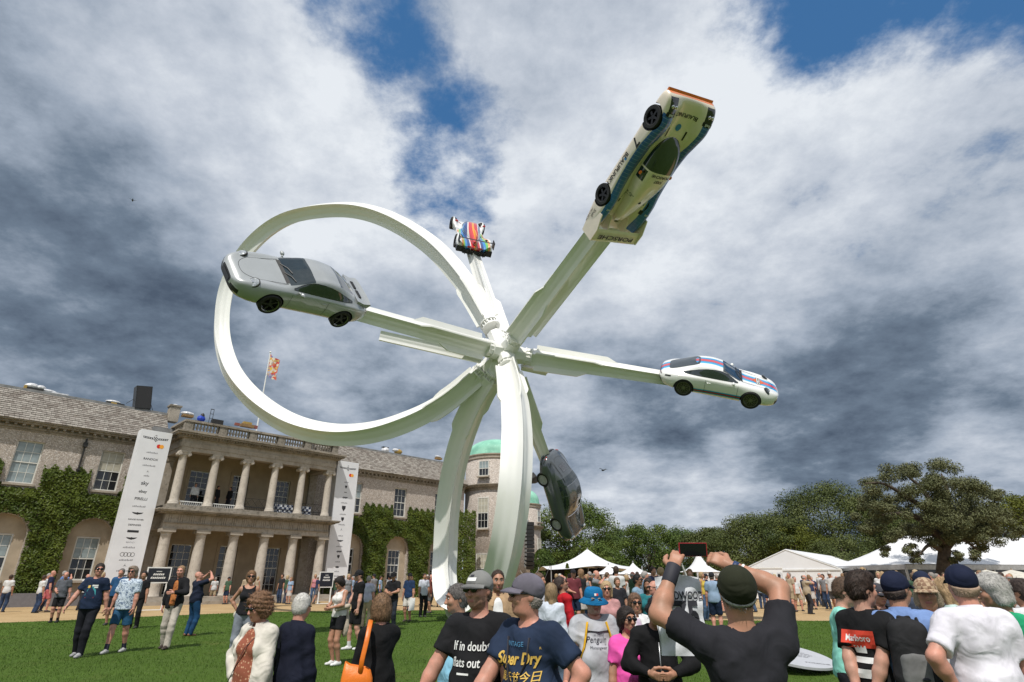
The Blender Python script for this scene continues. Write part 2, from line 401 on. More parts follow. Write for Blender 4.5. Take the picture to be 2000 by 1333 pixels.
def sash_window(par, s, z0, width, height, w, upper, lower, nx=3, ny=2, M=None, split=.5, sill=True, raise_low=0, name='window'):
    """two-sash window: frame with glazing bars, every pane its own mesh"""
    fr = MB(); hw = width / 2; f = .07
    fr.box(-hw, -hw + f, 0, .10, 0, height); fr.box(hw - f, hw, 0, .10, 0, height); fr.box(-hw + f, hw - f, .0, .10, 0, .09); fr.box(-hw + f, hw - f, 0, .10, height - .07, height)
    zm = height * split; fr.box(-hw + f, hw - f, .01, .09, zm - .035, zm + .035)
    iw = width - 2 * f; bw = .03
    zones = [(.09, zm - .035, lower, .06), (zm + .035, height - .07, upper, .03)]
    for (za, zb, g, yy) in zones:
        for k in range(1, nx): x = -hw + f + iw * k / nx; fr.box(x - bw / 2, x + bw / 2, yy - .02, yy + .02, za, zb)
        for k in range(1, ny): z = za + (zb - za) * k / ny; fr.box(-hw + f, hw - f, yy - .017, yy + .017, z - bw / 2, z + bw / 2)
    o = fr.build(name, SASH, par); base = Matrix.Translation((s, w, z0)) if M is None else M; o.matrix_local = base
    for (za, zb, g, yy) in zones:
        for k in range(nx):
            for j in range(ny):
                pw = iw / nx - bw; ph = (zb - za) / ny - bw; key = (round(pw, 3), round(ph, 3), g.name)
                if key not in _sash: _sash[key] = MB().box(-pw / 2, pw / 2, -.004, .004, -ph / 2, ph / 2).mesh('pane', g)
                p = mesh_obj('pane', _sash[key], o); tl = (random.random() - .5) * .012
                p.location = (-hw + f + iw * (k + .5) / nx, yy, za + (zb - za) * (j + .5) / ny); p.rotation_euler = ((random.random() - .5) * .02, 0, tl)
    if sill: MB().box(-hw - .12, hw + .12, -.30, .05, -.14, -.005).build('sill', STONE, o)
    # dim room behind
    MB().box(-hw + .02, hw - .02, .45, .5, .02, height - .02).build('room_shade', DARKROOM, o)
    return o

H = empty('country_house', label='long flint country house with two-storey columned stone portico', cat='house')
H.matrix_world = HM
def arch_wall(mb, s0, s1, z0, z1, arches, w=0.0, rec=.28):
    """wall zone with round-headed recesses (centre, half width, spring)"""
    cur = s0
    for (c, a, sp) in arches:
        if c - a > cur: mb.add([(cur, w, z0), (c - a, w, z0), (c - a, w, z1), (cur, w, z1)], [(0, 1, 2, 3)])
        n = 14
        for i in range(n):
            t0 = math.pi - math.pi * i / n; t1 = math.pi - math.pi * (i + 1) / n
            p, q = (c + a * math.cos(t0), sp + a * math.sin(t0)), (c + a * math.cos(t1), sp + a * math.sin(t1))
            mb.add([(p[0], w, p[1]), (q[0], w, q[1]), (q[0], w, z1), (p[0], w, z1)], [(0, 1, 2, 3)])
            mb.add([(p[0], w, p[1]), (p[0], w + rec, p[1]), (q[0], w + rec, q[1]), (q[0], w, q[1])], [(0, 1, 2, 3)])
        for x, fl in ((c - a, 0), (c + a, 1)):
            V = [(x, w, z0), (x, w + rec, z0), (x, w + rec, sp), (x, w, sp)]; mb.add(V, [(0, 1, 2, 3)] if not fl else [(3, 2, 1, 0)])
        cur = c + a
    if cur < s1: mb.add([(cur, w, z0), (s1, w, z0), (s1, w, z1), (cur, w, z1)], [(0, 1, 2, 3)])
LWIN = [-.35, 4.18, 8.7]; RWIN = [27.67, 32.57, 37.45]
def wings():
    for (s0, s1, wins) in ((-16, 11.7, [-9.4, -4.9] + LWIN), (23.8, 40.6, RWIN)):
        hol = [(c - .68, c + .68, 7.28, 9.9) for c in wins]
        mb = MB(); wall_mesh(mb, s0, s1, 6.2, 10.6, hol); arch_wall(mb, s0, s1, .2, 6.2, [(c - .05, 1.22, 4.25) for c in wins])
        mb.build('wall', FLINT, H)
        for k, c in enumerate(wins):
            up, lo = ((GL_L, GL_L) if s0 < 0 and k in (1, 3) else (GL_B, GL_D)) if s0 < 0 else ((GL_L, GL_D) if k == 0 else (GL_D, GL_D))
            sash_window(H, c, 7.28, 1.36, 2.62, .14, up, lo, 3, 2)
            ap = MB(); hl = (c - .72, c + .6, 1.72, 4.33)
            ss = (c - 1.3, c + 1.2)
            wall_mesh(ap, ss[0], ss[1], .2, 5.5, [hl], w=.28, reveal=.14)
            ap.build('arch_panel', PLAST, H)
            sash_window(H, c - .06, 1.72, 1.30, 2.6, .36, GL_L if s0 < 0 else GL_D, GL_D, 3, 2)
        # cornice with brackets
        co = MB(); co.box(s0, s1, -.06, .3, 10.5, 10.62); co.box(s0, s1, -.16, .3, 10.62, 10.74); co.box(s0, s1, -.42, .3, 10.88, 11.0); co.box(s0, s1, -.55, .3, 11.0, 11.1); co.box(s0, s1, -.10, .3, 10.74, 10.88)
        co.build('cornice', STONE_OLD, H)
        dm = MB(); s = s0 + .1
        while s < s1 - .2: dm.box(s, s + .15, -.36, -.10, 10.745, 10.878); s += .42
        tag(dm.build('cornice_bracket', STONE_OLD, H), kind='stuff')
        # roof: stone slates with their own edges, in courses
        rise, run = 2.35, 2.2; L = math.hypot(rise, run); a = math.atan2(rise, run); rows = 15
        RM = Matrix.Translation((0, -.55, 11.1)) @ Matrix.Rotation(a, 4, 'X')
        MB().box(s0, s1, 0, L, -.12, -.02, RM).build('roof', LEAD, H)
        for tone in range(3):
            tl = MB(); rr = random.Random(31 + tone + int(s0))
            rt = random.Random(5)
            for r in range(rows):
                d0 = L * r / rows; d1 = L * (r + 1) / rows; s = s0 - rt.random() * .2
                while s < s1:
                    wd = .19 + .15 * rt.random(); pick = rt.random(); up = rt.random() * .02; cut = rt.random() * .03
                    pt = .5 + .28 * (r / rows)
                    k = 0 if pick < .34 else (1 if pick < .34 + .42 * (1 - .35 * r / rows) else 2)
                    if k == tone:
                        e = min(s + wd - .015, s1)
                        V = [RM @ Vector(p) for p in ((s, d0 - .03 - cut, .035 + up), (e, d0 - .03 - cut, .035 + up), (e, d1, .0), (s, d1, .0), (s, d0 - .03 - cut, -.01), (e, d0 - .03 - cut, -.01))]
                        tl.add(V, [(0, 1, 2, 3), (4, 5, 1, 0), (4, 0, 3), (1, 5, 2)])
                    s += wd
            tm = stone_mat('roof_slate_%d' % tone, *[((.30, .275, .245), (.36, .33, .295)), ((.25, .225, .20), (.31, .28, .25)), ((.19, .165, .145), (.25, .22, .195))][tone], .5)
            tag(tl.build('roof_slates', tm, H), kind='stuff')
        MB().box(s0, s1, -.55 + run - .10, -.55 + run + .4, 11.1 + rise - .1, 11.1 + rise + .1).build('ridge', LEAD, H)
        MB().box(s0, s1, run - .3, 9, 6, 11.1 + rise - .15).build('roof_back', LEAD, H)
    for s, z0, z1 in ((6.95, 7.2, 10.5), (38.9, 5.5, 10.5)):
        p = MB(); p.tube([(s, -.10, z1), (s, -.10, z0)], .055, 8); p.box(s - .12, s + .12, -.22, -.02, z1 - .55, z1 - .25); p.box(s - .1, s + .1, -.2, 0, z0 + 1.2, z0 + 1.3)
        p.build('downpipe', IRON, H)
wings()

COLS = [12.2, 14.38, 16.58, 18.78, 21.0, 23.3]
def portico():
    W0 = -3.0; a, b = 11.78, 23.72
    # back wall with openings (both floors)
    lo = [(13.55, 14.95, .75, 4.1), (16.85, 18.15, .75, 4.1), (20.3, 21.5, .75, 4.1)]; hi = [(13.75, 15.15, 6.5, 9.3), (16.88, 18.1, 6.5, 9.3), (20.3, 21.5, 6.5, 9.3)]
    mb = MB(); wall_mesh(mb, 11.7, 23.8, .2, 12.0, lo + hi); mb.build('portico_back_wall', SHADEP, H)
    for k, (x0, x1, z0, z1) in enumerate(lo + hi):
        sash_window(H, (x0 + x1) / 2, z0, x1 - x0, z1 - z0, .14, GL_D, GL_D, 3, 3, sill=False, split=.55, name='window' if k != 1 else 'door')
        if k in (0, 2, 3, 5):
            for sg in (-1, 1):
                cu = MB(); xs = np.linspace(0, .36, 9); xc = (x0 + x1) / 2 + sg * ((x1 - x0) / 2 - .06)
                P0 = [(xc - sg * x, .30 + .03 * math.sin(i * 2.6), z1 - .1) for i, x in enumerate(xs)]; P1 = [(xc - sg * x * .8, .30 + .03 * math.sin(i * 2.6), z0 + .15) for i, x in enumerate(xs)]
                cu.add(P0 + P1, [(i, i + 1, i + 10, i + 9) for i in range(8)]); cu.build('curtain', mat('curtain_cloth', (.32, .31, .29), .9), H)
        fr = MB(); fr.box(x0 - .22, x0 - .003, -.05, .02, z0 - .02, z1 + .2); fr.box(x1 + .003, x1 + .22, -.05, .02, z0 - .02, z1 + .2); fr.box(x0 - .003, x1 + .003, -.05, .02, z1 + .003, z1 + .2)
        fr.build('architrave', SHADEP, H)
    # steps, slabs, entablatures
    st = MB(); st.box(a - .9, b + .9, -4.1, 0, .22, .48); st.build('step', STONE, H); MB().box(a - .5, b + .5, -3.65, 0, .485, .73).build('step', STONE, H)
    def ring(mb, p0, p1, z0, z1, wf):   # beam round three sides, front face at wf, ends p0..p1
        th = .72; mb.box(p0, p1, wf, wf + th, z0, z1); mb.box(p0, p0 + th, wf + th, .05, z0, z1); mb.box(p1 - th, p1, wf + th, .05, z0, z1)
    e = MB(); ring(e, a + .05, b - .05, 4.88, 5.24, W0 - .36); e.build('architrave_beam', STONE, H)
    e = MB(); ring(e, a + .09, b - .09, 5.24, 5.80, W0 - .33); e.build('frieze', STONE, H)
    e = MB(); e.box(a - .02, b + .02, W0 - .44, W0 - .325, 5.235, 5.285); e.box(a - .02, b + .02, W0 - .42, .02, 5.80, 5.84); e.build('frieze_band', STONE_OLD, H)
    tri = []
    n = 17
    for i in range(n):
        s = a + .35 + (b - a - .7) * i / (n - 1); t = MB()
        for k in range(3): t.box(s - .20 + k * .14, s - .20 + k * .14 + .10, W0 - .375, W0 - .325, 5.295, 5.79)
        t.box(s - .2, s + .2, W0 - .40, W0 - .325, 5.20, 5.232); t.build('triglyph', STONE, H)
    e = MB(); e.box(a - .30, b + .30, W0 - .62, .03, 5.842, 5.93); e.box(a - .52, b + .52, W0 - .86, .03, 5.93, 6.02); e.box(a - .58, b + .58, W0 - .93, .03, 6.02, 6.10); e.build('lower_cornice', STONE_OLD, H)
    e = MB(); e.box(a - .05, b + .05, W0 - .42, .02, 6.10, 6.42); e.build('balcony_floor', STONE_OLD, H)
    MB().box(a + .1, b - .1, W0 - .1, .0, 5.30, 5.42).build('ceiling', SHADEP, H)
    e = MB(); ring(e, a + .12, b - .12, 10.02, 10.30, W0 - .30); ring(e, a + .06, b - .06, 10.30, 10.62, W0 - .34); e.build('upper_architrave', STONE, H)
    e = MB(); ring(e, a + .10, b - .10, 10.62, 10.92, W0 - .31); e.build('upper_frieze', STONE, H)
    e = MB(); e.box(a - .18, b + .18, W0 - .5, .03, 10.92, 11.02); e.box(a - .42, b + .42, W0 - .78, .03, 11.10, 11.22); e.box(a - .5, b + .5, W0 - .88, .03, 11.22, 11.32); e.box(a - .22, b + .22, W0 - .56, .03, 11.02, 11.10); e.build('upper_cornice', STONE_OLD, H)
    dn = MB(); s = a - .1
    while s < b + .1: dn.box(s, s + .09, W0 - .66, W0 - .50, 11.0, 11.09); s += .19
    tag(dn.build('dentil', STONE_OLD, H), kind='stuff')
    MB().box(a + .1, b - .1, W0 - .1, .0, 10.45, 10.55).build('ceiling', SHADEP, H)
    # columns: lower Doric, upper Ionic
    pr = [(.40, .73), (.40, .80), (.385, .82), (.37, .90)] + [(.36 - .055 * (t ** 1.5), .92 + 3.5 * t) for t in np.linspace(0, 1, 9)] + [(.32, 4.45), (.32, 4.50), (.305, 4.52), (.31, 4.56), (.40, 4.66)]
    lm = MB().lathe(pr, 24).mesh('column', COLST, True)
    ab = MB().box(-.44, .44, -.44, .44, 4.66, 4.875).mesh('abacus', STONE)
    pu = [(.36, 6.42), (.36, 6.52), (.33, 6.54), (.35, 6.60), (.30, 6.66), (.285, 6.70)] + [(.275 - .04 * (t ** 1.5), 6.72 + 2.98 * t) for t in np.linspace(0, 1, 9)] + [(.25, 9.72), (.25, 9.76)]
    um = MB().lathe(pu, 24).mesh('column', COLST, True)
    pl = MB().box(-.40, .40, -.40, .40, 6.10, 6.425).mesh('plinth', STONE_OLD)
    cp = MB(); cp.box(-.36, .36, -.30, .30, 9.92, 10.02); cp.box(-.30, .30, -.26, .26, 9.76, 9.92)
    RY = Matrix.Rotation(R(90), 4, 'X')
    for sg in (-1, 1):
        for wy in (-.30,): cp.lathe([(.0, 0), (.135, 0), (.135, .60), (.0, .60)], 14, M=Matrix.Translation((sg * .30, .30, 9.80)) @ RY)
        cp.lathe([(.0, 0), (.075, 0), (.075, .03), (.0, .03)], 10, M=Matrix.Translation((sg * .30, -.30, 9.80)) @ RY)
    cm = cp.mesh('capital', COLST)
    for i, s in enumerate(COLS):
        for nm, me in (('column', lm), ('column', um)):
            o = mesh_obj(nm, me, H); o.location = (s, W0, 0); o.rotation_euler = (0, 0, i * 1.3)
            if me is lm: c = mesh_obj('abacus', ab, o)
            else:
                c = mesh_obj('capital', cm, o); c.rotation_euler = (0, 0, -i * 1.3); d = mesh_obj('plinth', pl, o); d.rotation_euler = (0, 0, -i * 1.3)
            c.rotation_euler = (0, 0, -i * 1.3)
    for s in (12.15, 23.35):
        p = MB(); p.box(s - .33, s + .33, -.3, -.003, .73, 4.6); p.box(s - .4, s + .4, -.36, -.003, 4.6, 4.87); p.build('pilaster', STONE, H)
        p = MB(); p.box(s - .28, s + .28, -.26, -.003, 6.43, 9.7); p.box(s - .36, s + .36, -.32, -.003, 9.7, 10.0); p.build('pilaster', STONE, H)
    # balustrade
    wf = W0 - .30
    e = MB(); e.box(a + .02, b - .02, wf, wf + .42, 11.325, 11.50); e.box(a + .02, a + .44, wf + .42, 0, 11.325, 11.5); e.box(b - .44, b - .02, wf + .42, 0, 11.325, 11.5); e.build('balustrade_base', STONE_OLD, H)
    e = MB(); e.box(a - .03, b + .03, wf - .05, wf + .47, 12.06, 12.2); e.box(a - .03, a + .47, wf + .47, 0, 12.06, 12.2); e.box(b - .47, b + .03, wf + .47, 0, 12.06, 12.2); e.build('balustrade_rail', STONE_OLD, H)
    bp = [(.085, 11.5), (.085, 11.54), (.05, 11.57), (.06, 11.62), (.10, 11.72), (.09, 11.80), (.05, 11.92), (.045, 11.96), (.08, 12.0), (.08, 12.06)]
    bal = MB().lathe(bp, 10).mesh('baluster', STONE, True)
    peds = [a + .28] + [s for s in COLS[1:-1]] + [b - .28]
    pm = MB().box(-.26, .26, -.2, .2, 11.5, 12.06).mesh('pedestal', STONE_OLD)
    for s in peds: o = mesh_obj('pedestal', pm, H); o.location = (s, wf + .21, 0)
    for i in range(5):
        x0, x1 = peds[i] + .26, peds[i + 1] - .26
        for k in range(8): o = mesh_obj('baluster', bal, H); o.location = (x0 + (x1 - x0) * (k + .5) / 8, wf + .21, 0)
    for s in (a + .23, b - .23):
        for k in range(7): o = mesh_obj('baluster', bal, H); o.location = (s, wf + .6 + k * .37, 0)
    # balcony rails between the upper columns
    for i in range(5):
        x0, x1 = COLS[i] + .34, COLS[i + 1] - .34; r = MB()
        r.box(x0, x1, W0 - .03, W0 + .03, 6.66, 6.72); r.box(x0, x1, W0 - .02, W0 + .02, 6.44, 6.47)
        k = x0
        while k < x1: r.box(k, k + .025, W0 - .012, W0 + .012, 6.47, 6.66); k += .13
        if i >= 2:
            r.box(x0, x1, W0 + .1, W0 + .125, 7.28, 7.31)
            for q in range(3): xa = x0 + (x1 - x0) * q / 3; xb = x0 + (x1 - x0) * (q + 1) / 3; r.tube([(xa, W0 + .11, 6.7), (xb, W0 + .11, 7.28)], .012, 5); r.tube([(xa, W0 + .11, 7.28), (xb, W0 + .11, 6.7)], .012, 5)
        r.build('balcony_rail', WHITE if i < 2 else IRON, H)
    chk = bpy.data.materials.new('blue_white_check'); chk.use_nodes = True; nt = NT(chk.node_tree); tx = nt.node('ShaderNodeTexChecker'); tx.inputs['Scale'].default_value = 5.5
    tx.inputs['Color1'].default_value = (.02, .03, .08, 1); tx.inputs['Color2'].default_value = (.6, .62, .66, 1); tc = nt.node('ShaderNodeTexCoord'); nt.l.new(tc.outputs['Object'], tx.inputs[0]); nt.l.new(tx.outputs[0], nt.n['Principled BSDF'].inputs['Base Color'])
    for x0, x1 in ((19.1, 20.7), (21.3, 22.2)):
        c = MB(); xs = np.linspace(x0, x1, 14); c.add([(x, W0 + .2 + .05 * math.sin(i * 1.9), z) for z in (6.45, 7.1) for i, x in enumerate(xs)], [(i, i + 1, i + 15, i + 14) for i in range(13)])
        c.build('check_bunting', chk, H, smooth=True)
    # lead flat and chimney behind the parapet
    MB().box(10.6, 24.6, -.3, 6, 11.4, 12.0).build('roof_flat', LEAD, H)
portico()

def tower(c, r, zc, zt, dome_h, name, label, wins):
    t = empty(name, (c[0], c[1], 0), 0, label, 'tower')
    MB().lathe([(r, .2), (r, zt)], 40).build('wall', FLINT, t, smooth=True)
    m = MB(); m.lathe([(r + .02, zc - .55), (r + .1, zc - .5), (r + .12, zc - .3), (r + .34, zc - .25), (r + .5, zc - .05), (r + .5, zc), (r + .05, zc + .1)], 40); m.build('cornice', STONE_OLD, t)
    m = MB(); m.lathe([(r + .03, zt - .45), (r + .1, zt - .35), (r + .1, zt - .1), (r + .22, zt), (r + .22, zt + .1), (r - .1, zt + .15)], 40); m.build('parapet', STONE, t)
    dn = MB()
    for k in range(36): a = 2 * math.pi * k / 36; dn.box(-.09, .09, -.3, -.1, zc - .3, zc - .17, Matrix.Rotation(a, 4, 'Z') @ Matrix.Translation((0, -r, 0)))
    tag(dn.build('cornice_bracket', STONE_OLD, t), kind='stuff')
    cop = mat('green_copper', (.20, .50, .37), .6, var=.14, vscale=.9, col2=(.30, .62, .47), fine=.18)
    rd = r - .12
    m = MB(); m.lathe([(rd + .1, zt + .12), (rd + .1, zt + .18), (rd, zt + .55)] + [(rd * math.cos(x), zt + .55 + dome_h * math.sin(x)) for x in np.linspace(.06, math.pi / 2 - .01, 12)], 40)
    m.build('dome', cop, t, smooth=True)
    for (ang, z0, h, wd, ny, lo) in wins:
        Mx = Matrix.Rotation(ang, 4, 'Z') @ Matrix.Translation((0, -r - .09, z0))
        sash_window(t, 0, 0, wd, h, 0, GL_L if h < 1.8 else GL_B, lo, 3, ny, M=Mx)
    return t
tc0 = Vector((-1.85, 64.2))
tower(tc0, 3.3, 11.05, 14.2, 1.65, 'round_tower', 'round flint tower with green copper dome at the house corner', [(R(-20), 11.9, 1.62, 1.15, 1, GL_D), (R(-20), 6.6, 3.1, 1.2, 2, GL_D), (R(-20), 1.4, 2.8, 1.3, 2, GL_L), (R(60), 6.6, 3.1, 1.2, 2, GL_D)])
tower((1.55, 82), 2.35, 8.5, 11.3, 1.75, 'round_tower', 'smaller distant round tower with green dome behind the loudspeaker column', [(R(62), 4.3, 2.6, 1, 2, GL_D), (R(62), 9.0, 1.5, .9, 1, GL_D)])
# ================================================================== sculpture
def paint_white():
    m = bpy.data.materials.new('sculpture_white'); m.use_nodes = True; nt = NT(m.node_tree); b = nt.n['Principled BSDF']
    tc = nt.node('ShaderNodeTexCoord'); v = tc.outputs['Object']
    col = nt.mix(nt.mr(nt.noise(v, .6, 4, .6), .3, .7), (.79, .785, .75, 1), (.83, .825, .80, 1))
    col = nt.mix(nt.mr(nt.noise(v, 7, 5, .7), .62, .8, 0, .25), col, (.62, .60, .54, 1))
    nt.l.new(col, b.inputs['Base Color']); b.inputs['Roughness'].default_value = .32; b.inputs['Specular IOR Level'].default_value = .5
    b.inputs['Coat Weight'].default_value = .35; b.inputs['Coat Roughness'].default_value = .08
    return m
SCW = paint_white()
STEEL = mat('galvanised_steel', (.42, .42, .40), .35, .8, var=.15, vscale=12)
SC = empty('car_sculpture', (-.6, 22, gz(22)), 0, 'giant white looping steel sculpture carrying five cars above the lawn', 'sculpture')
SCI = SC.matrix_basis.inverted()
HUB = at(985, 690, 22)
def star(n=64):
    """round core with four thin flanges blended into it"""
    Q = []
    for k in range(n):
        a = 2 * math.pi * k / n; d = abs((math.degrees(a) + 45) % 90 - 45); r = .58 + .42 * math.exp(-(d / 10.5) ** 1.15); Q.append((r * math.cos(a), r * math.sin(a)))
    return Q
def frames(pts, nrm):
    """tangent and two cross directions along a curve; nrm is the wanted normal of the curve's plane (vector or list)"""
    P = [Vector(p) for p in pts]; out = []
    for i in range(len(P)):
        t = (P[min(i + 1, len(P) - 1)] - P[max(i - 1, 0)]).normalized(); n = Vector(nrm[i]) if isinstance(nrm, list) else Vector(nrm)
        a = (n - t * n.dot(t)).normalized(); out.append((P[i], t, a, t.cross(a)))
    return out
def beam(name, pts, rad, nrm, rot=0.0):
    prof = star(); k = len(prof); fr = frames(pts, nrm); V = []; cr, sr = math.cos(rot), math.sin(rot)
    for (p, t, a, b), r in zip(fr, rad):
        for x, y in prof:
            x2, y2 = x * cr - y * sr, x * sr + y * cr; V.append(SCI @ (p + (a * x2 + b * y2) * r))
    n = len(pts); F = [(i * k + j, i * k + (j + 1) % k, (i + 1) * k + (j + 1) % k, (i + 1) * k + j) for i in range(n - 1) for j in range(k)]
    F += [tuple(reversed(range(k))), tuple(range((n - 1) * k, n * k))]
    o = mesh_obj(name, np_mesh(name, V, F, [SCW], smooth=True), SC); fix_normals(o.data); return auto_smooth(o, 32)
def fins(pts, rad, nrm, rot, l0, l1, ext=.30, which=(0, 1, 2, 3), cut=.5):
    """four flat plates along the first metres of a beam, their ends cut on the slant"""
    fr = frames(pts, nrm); acc = 0; sel = []
    for i, (p, t, a, b) in enumerate(fr):
        if i: acc += (p - fr[i - 1][0]).length
        sel.append(acc)
    for q in which:
        an = rot + q * math.pi / 2; V = []; F = []; rows = 0; end = l1 * (1 - .16 * ((q * 7) % 3))
        for i, (p, t, a, b) in enumerate(fr):
            if sel[i] < l0 or sel[i] > end: continue
            d = a * math.cos(an) + b * math.sin(an); c = t.cross(d); r = rad[i]
            out = r + ext; left = end - sel[i]
            if left < cut: out = r * .8 + (ext + r * .2) * left / cut
            for rr, sg in ((r * .45, -1), (out, -1), (out, 1), (r * .45, 1)): V.append(SCI @ (p + d * rr + c * (.028 * sg)))
            rows += 1
        if rows < 2: continue
        for i in range(rows - 1):
            for j in range(4): F.append((i * 4 + j, i * 4 + (j + 1) % 4, (i + 1) * 4 + (j + 1) % 4, (i + 1) * 4 + j))
        F += [(3, 2, 1, 0), tuple(range((rows - 1) * 4, rows * 4))]
        o = mesh_obj('fin', np_mesh('fin', V, F, [SCW]), SC); fix_normals(o.data)
def collar(p, d, r=.46):
    d = Vector(d).normalized(); M = SCI @ Matrix.Translation(p) @ d.to_track_quat('Z', 'Y').to_matrix().to_4x4()
    c = MB(); c.lathe([(r * .72, -.16), (r, -.16), (r, -.10), (r * .72, -.10), (r * .72, .10), (r, .10), (r, .16), (r * .72, .16)], 28, M=M)
    o = c.build('collar', SCW, SC)
    for k in range(14):
        a = 2 * math.pi * k / 14; b = MB(); b.lathe([(.028, -.13), (.028, .13)], 6, c=(r * .87 * math.cos(a), r * .87 * math.sin(a), 0), M=M); b.build('bolt', SCW, o)
def dense(pts3, n): return [Vector(p) for p in spline([tuple(p) for p in pts3], n)]
def resample(P, n):
    d = [0]
    for i in range(1, len(P)): d.append(d[-1] + (P[i] - P[i - 1]).length)
    A = np.array([tuple(p) for p in P]); t = np.linspace(0, d[-1], n)
    return [Vector((np.interp(x, d, A[:, 0]), np.interp(x, d, A[:, 1]), np.interp(x, d, A[:, 2]))) for x in t]
# the high loop (left) and the low loop that stands on the lawn
LA = [at(*p) for p in ((957, 636, 22.3), (905, 550, 23.2), (835, 475, 24.4), (745, 424, 25.5), (660, 410, 26.3), (560, 428, 27.2), (490, 480, 27.8), (446, 555, 28.1), (433, 640, 28.0), (448, 715, 27.5), (490, 775, 26.8), (560, 825, 26.0), (640, 848, 25.3), (720, 846, 24.6), (800, 822, 23.9), (870, 784, 23.2), (940, 727, 22.4))]
LB = [at(*p) for p in ((962, 735, 22.3), (932, 785, 23.2), (905, 850, 24.2), (885, 925, 25.1), (874, 1000, 25.8), (870, 1075, 26.2))]
zb = gz(22)
LB += [Vector((-2.85, 26.0, 1.6 + zb)), Vector((-2.55, 25.0, .72 + zb)), Vector((-1.9, 23.4, .42 + zb)), Vector((-1.2, 21.6, .42 + zb)), Vector((-.72, 20.0, .75 + zb))]
LB += [at(*p) for p in ((985, 1085, 18.5), (1000, 1000, 17.9), (1008, 920, 17.8), (1010, 840, 18.4), (1004, 770, 19.8), (993, 717, 21.3))]
def loop(pts, R0, nm):
    P = resample(dense(pts, 240), 150); c = sum((p for p in P), Vector()) / len(P)
    # plane normal by summing cross products
    nr = Vector()
    for i in range(len(P) - 1): nr += (P[i] - c).cross(P[i + 1] - c)
    nr.normalize(); n = len(P); rad = [R0 * (1 + .0 * i) for i in range(n)]
    for i in range(n):
        e = min(i, n - 1 - i) / 14
        if e < 1: rad[i] = R0 * (.82 + .18 * e)
    beam(nm, P, rad, nr); fins(P, rad, nr, 0, .1, 3.2, .11); fins(P[::-1], rad, nr, 0, .1, 3.2, .11)
    collar(P[0], P[0] - P[1], .40); collar(P[-1], P[-1] - P[-2], .40)
    return P
PA = loop(LA, .51, 'loop'); PB = loop(LB, .54, 'loop')
CARM = {
 'grey': [[-0.5854, 0.5079, 0.632, -6.649], [-0.7909, -0.1862, -0.5829, 15.362], [-0.1784, -0.841, 0.5107, 9.524]],
 'white': [[0.9476, 0.3125, 0.0659, 8.046], [-0.1764, 0.6844, -0.7075, 21.621], [-0.2662, 0.6588, 0.7037, 8.606]],
 'race': [[0.4083, -0.846, 0.3429, 4.007], [-0.8538, -0.4868, -0.1845, 13.649], [0.3231, -0.2175, -0.9211, 13.512]],
 'old': [[0.2872, 0.4226, 0.8596, 1.841], [0.4557, 0.729, -0.5107, 26.868], [-0.8425, 0.5384, 0.0168, 5.322]],
 'lmp': [[-0.1657, -0.9494, 0.2666, -2.454], [0.5996, -0.3117, -0.7371, 27.341], [0.7829, 0.0377, 0.621, 19.327]]}
CARM = {k: Matrix(v + [[0, 0, 0, 1]]) for k, v in CARM.items()}
dirs = []
for key, tail, r1 in (('grey', (-1.2, 0, .16), .30), ('white', (-1.75, 0, .22), .30), ('race', (-1.5, 0, .12), .34), ('old', (-1.6, 0, .22), .30), ('lmp', (-1.4, 0, .08), .32)):
    e = CARM[key] @ Vector(tail); d = (e - HUB).normalized(); dirs.append(d); L = (e - HUB).length
    n = 110; P = [HUB + d * (1.15 + (L - 1.15) * i / (n - 1)) for i in range(n)]; rad = [.40 + (r1 - .40) * i / (n - 1) for i in range(n)]
    nr = Vector((0, 0, 1)) if abs(d.z) < .8 else Vector((0, -1, 0))
    beam('arm', P, rad, nr); fins(P, rad, nr, 0, .12, 3.6, .17); collar(HUB + d * 1.02, d, .37)
for a, e, r0, r1 in ((at(940, 700, 21.6), at(742, 656, 20.6), .30, .26), (at(1040, 650, 21.4), CARM['race'] @ Vector((-1.9, -.55, .1)), .26, .30), (at(1020, 715, 22.4), at(1068, 727, 23), .2, .17)):
    n = 40; P = [a.lerp(e, i / (n - 1)) for i in range(n)]; rad = [r0 + (r1 - r0) * i / (n - 1) for i in range(n)]; beam('side_beam', P, rad, Vector((0, 0, 1)), .5)
dirs += [(PA[0] - HUB).normalized(), (PA[-1] - HUB).normalized(), (PB[0] - HUB).normalized(), (PB[-1] - HUB).normalized()]
hb = MB(); hc = SCI @ HUB; hb.ball(hc, .50, 16, 10)
for d in dirs:
    M = SCI @ Matrix.Translation(HUB) @ Vector(d).to_track_quat('Z', 'Y').to_matrix().to_4x4(); hb.lathe([(.42, .0), (.41, .55), (.34, .92), (.34, 1.1)], 8, M=M)
hb.build('hub', SCW, SC)
for a, b in ((dirs[0], dirs[6]), (dirs[2], dirs[5]), (dirs[1], dirs[8]), (dirs[0], dirs[7]), (dirs[1], dirs[2])):
    # web plates between neighbouring arms
    a, b = Vector(a), Vector(b); nn = a.cross(b).normalized() * .03; V = []
    for s in (-1, 1):
        for q in (Vector(), a * 1.1, (a + b).normalized() * .7, b * 1.1): V.append(SCI @ (HUB + q + nn * s))
    w = MB().add(V, [(0, 1, 2, 3), (7, 6, 5, 4), (0, 4, 5, 1), (1, 5, 6, 2), (2, 6, 7, 3), (3, 7, 4, 0)]); o = w.build('web_plate', SCW, SC); fix_normals(o.data)

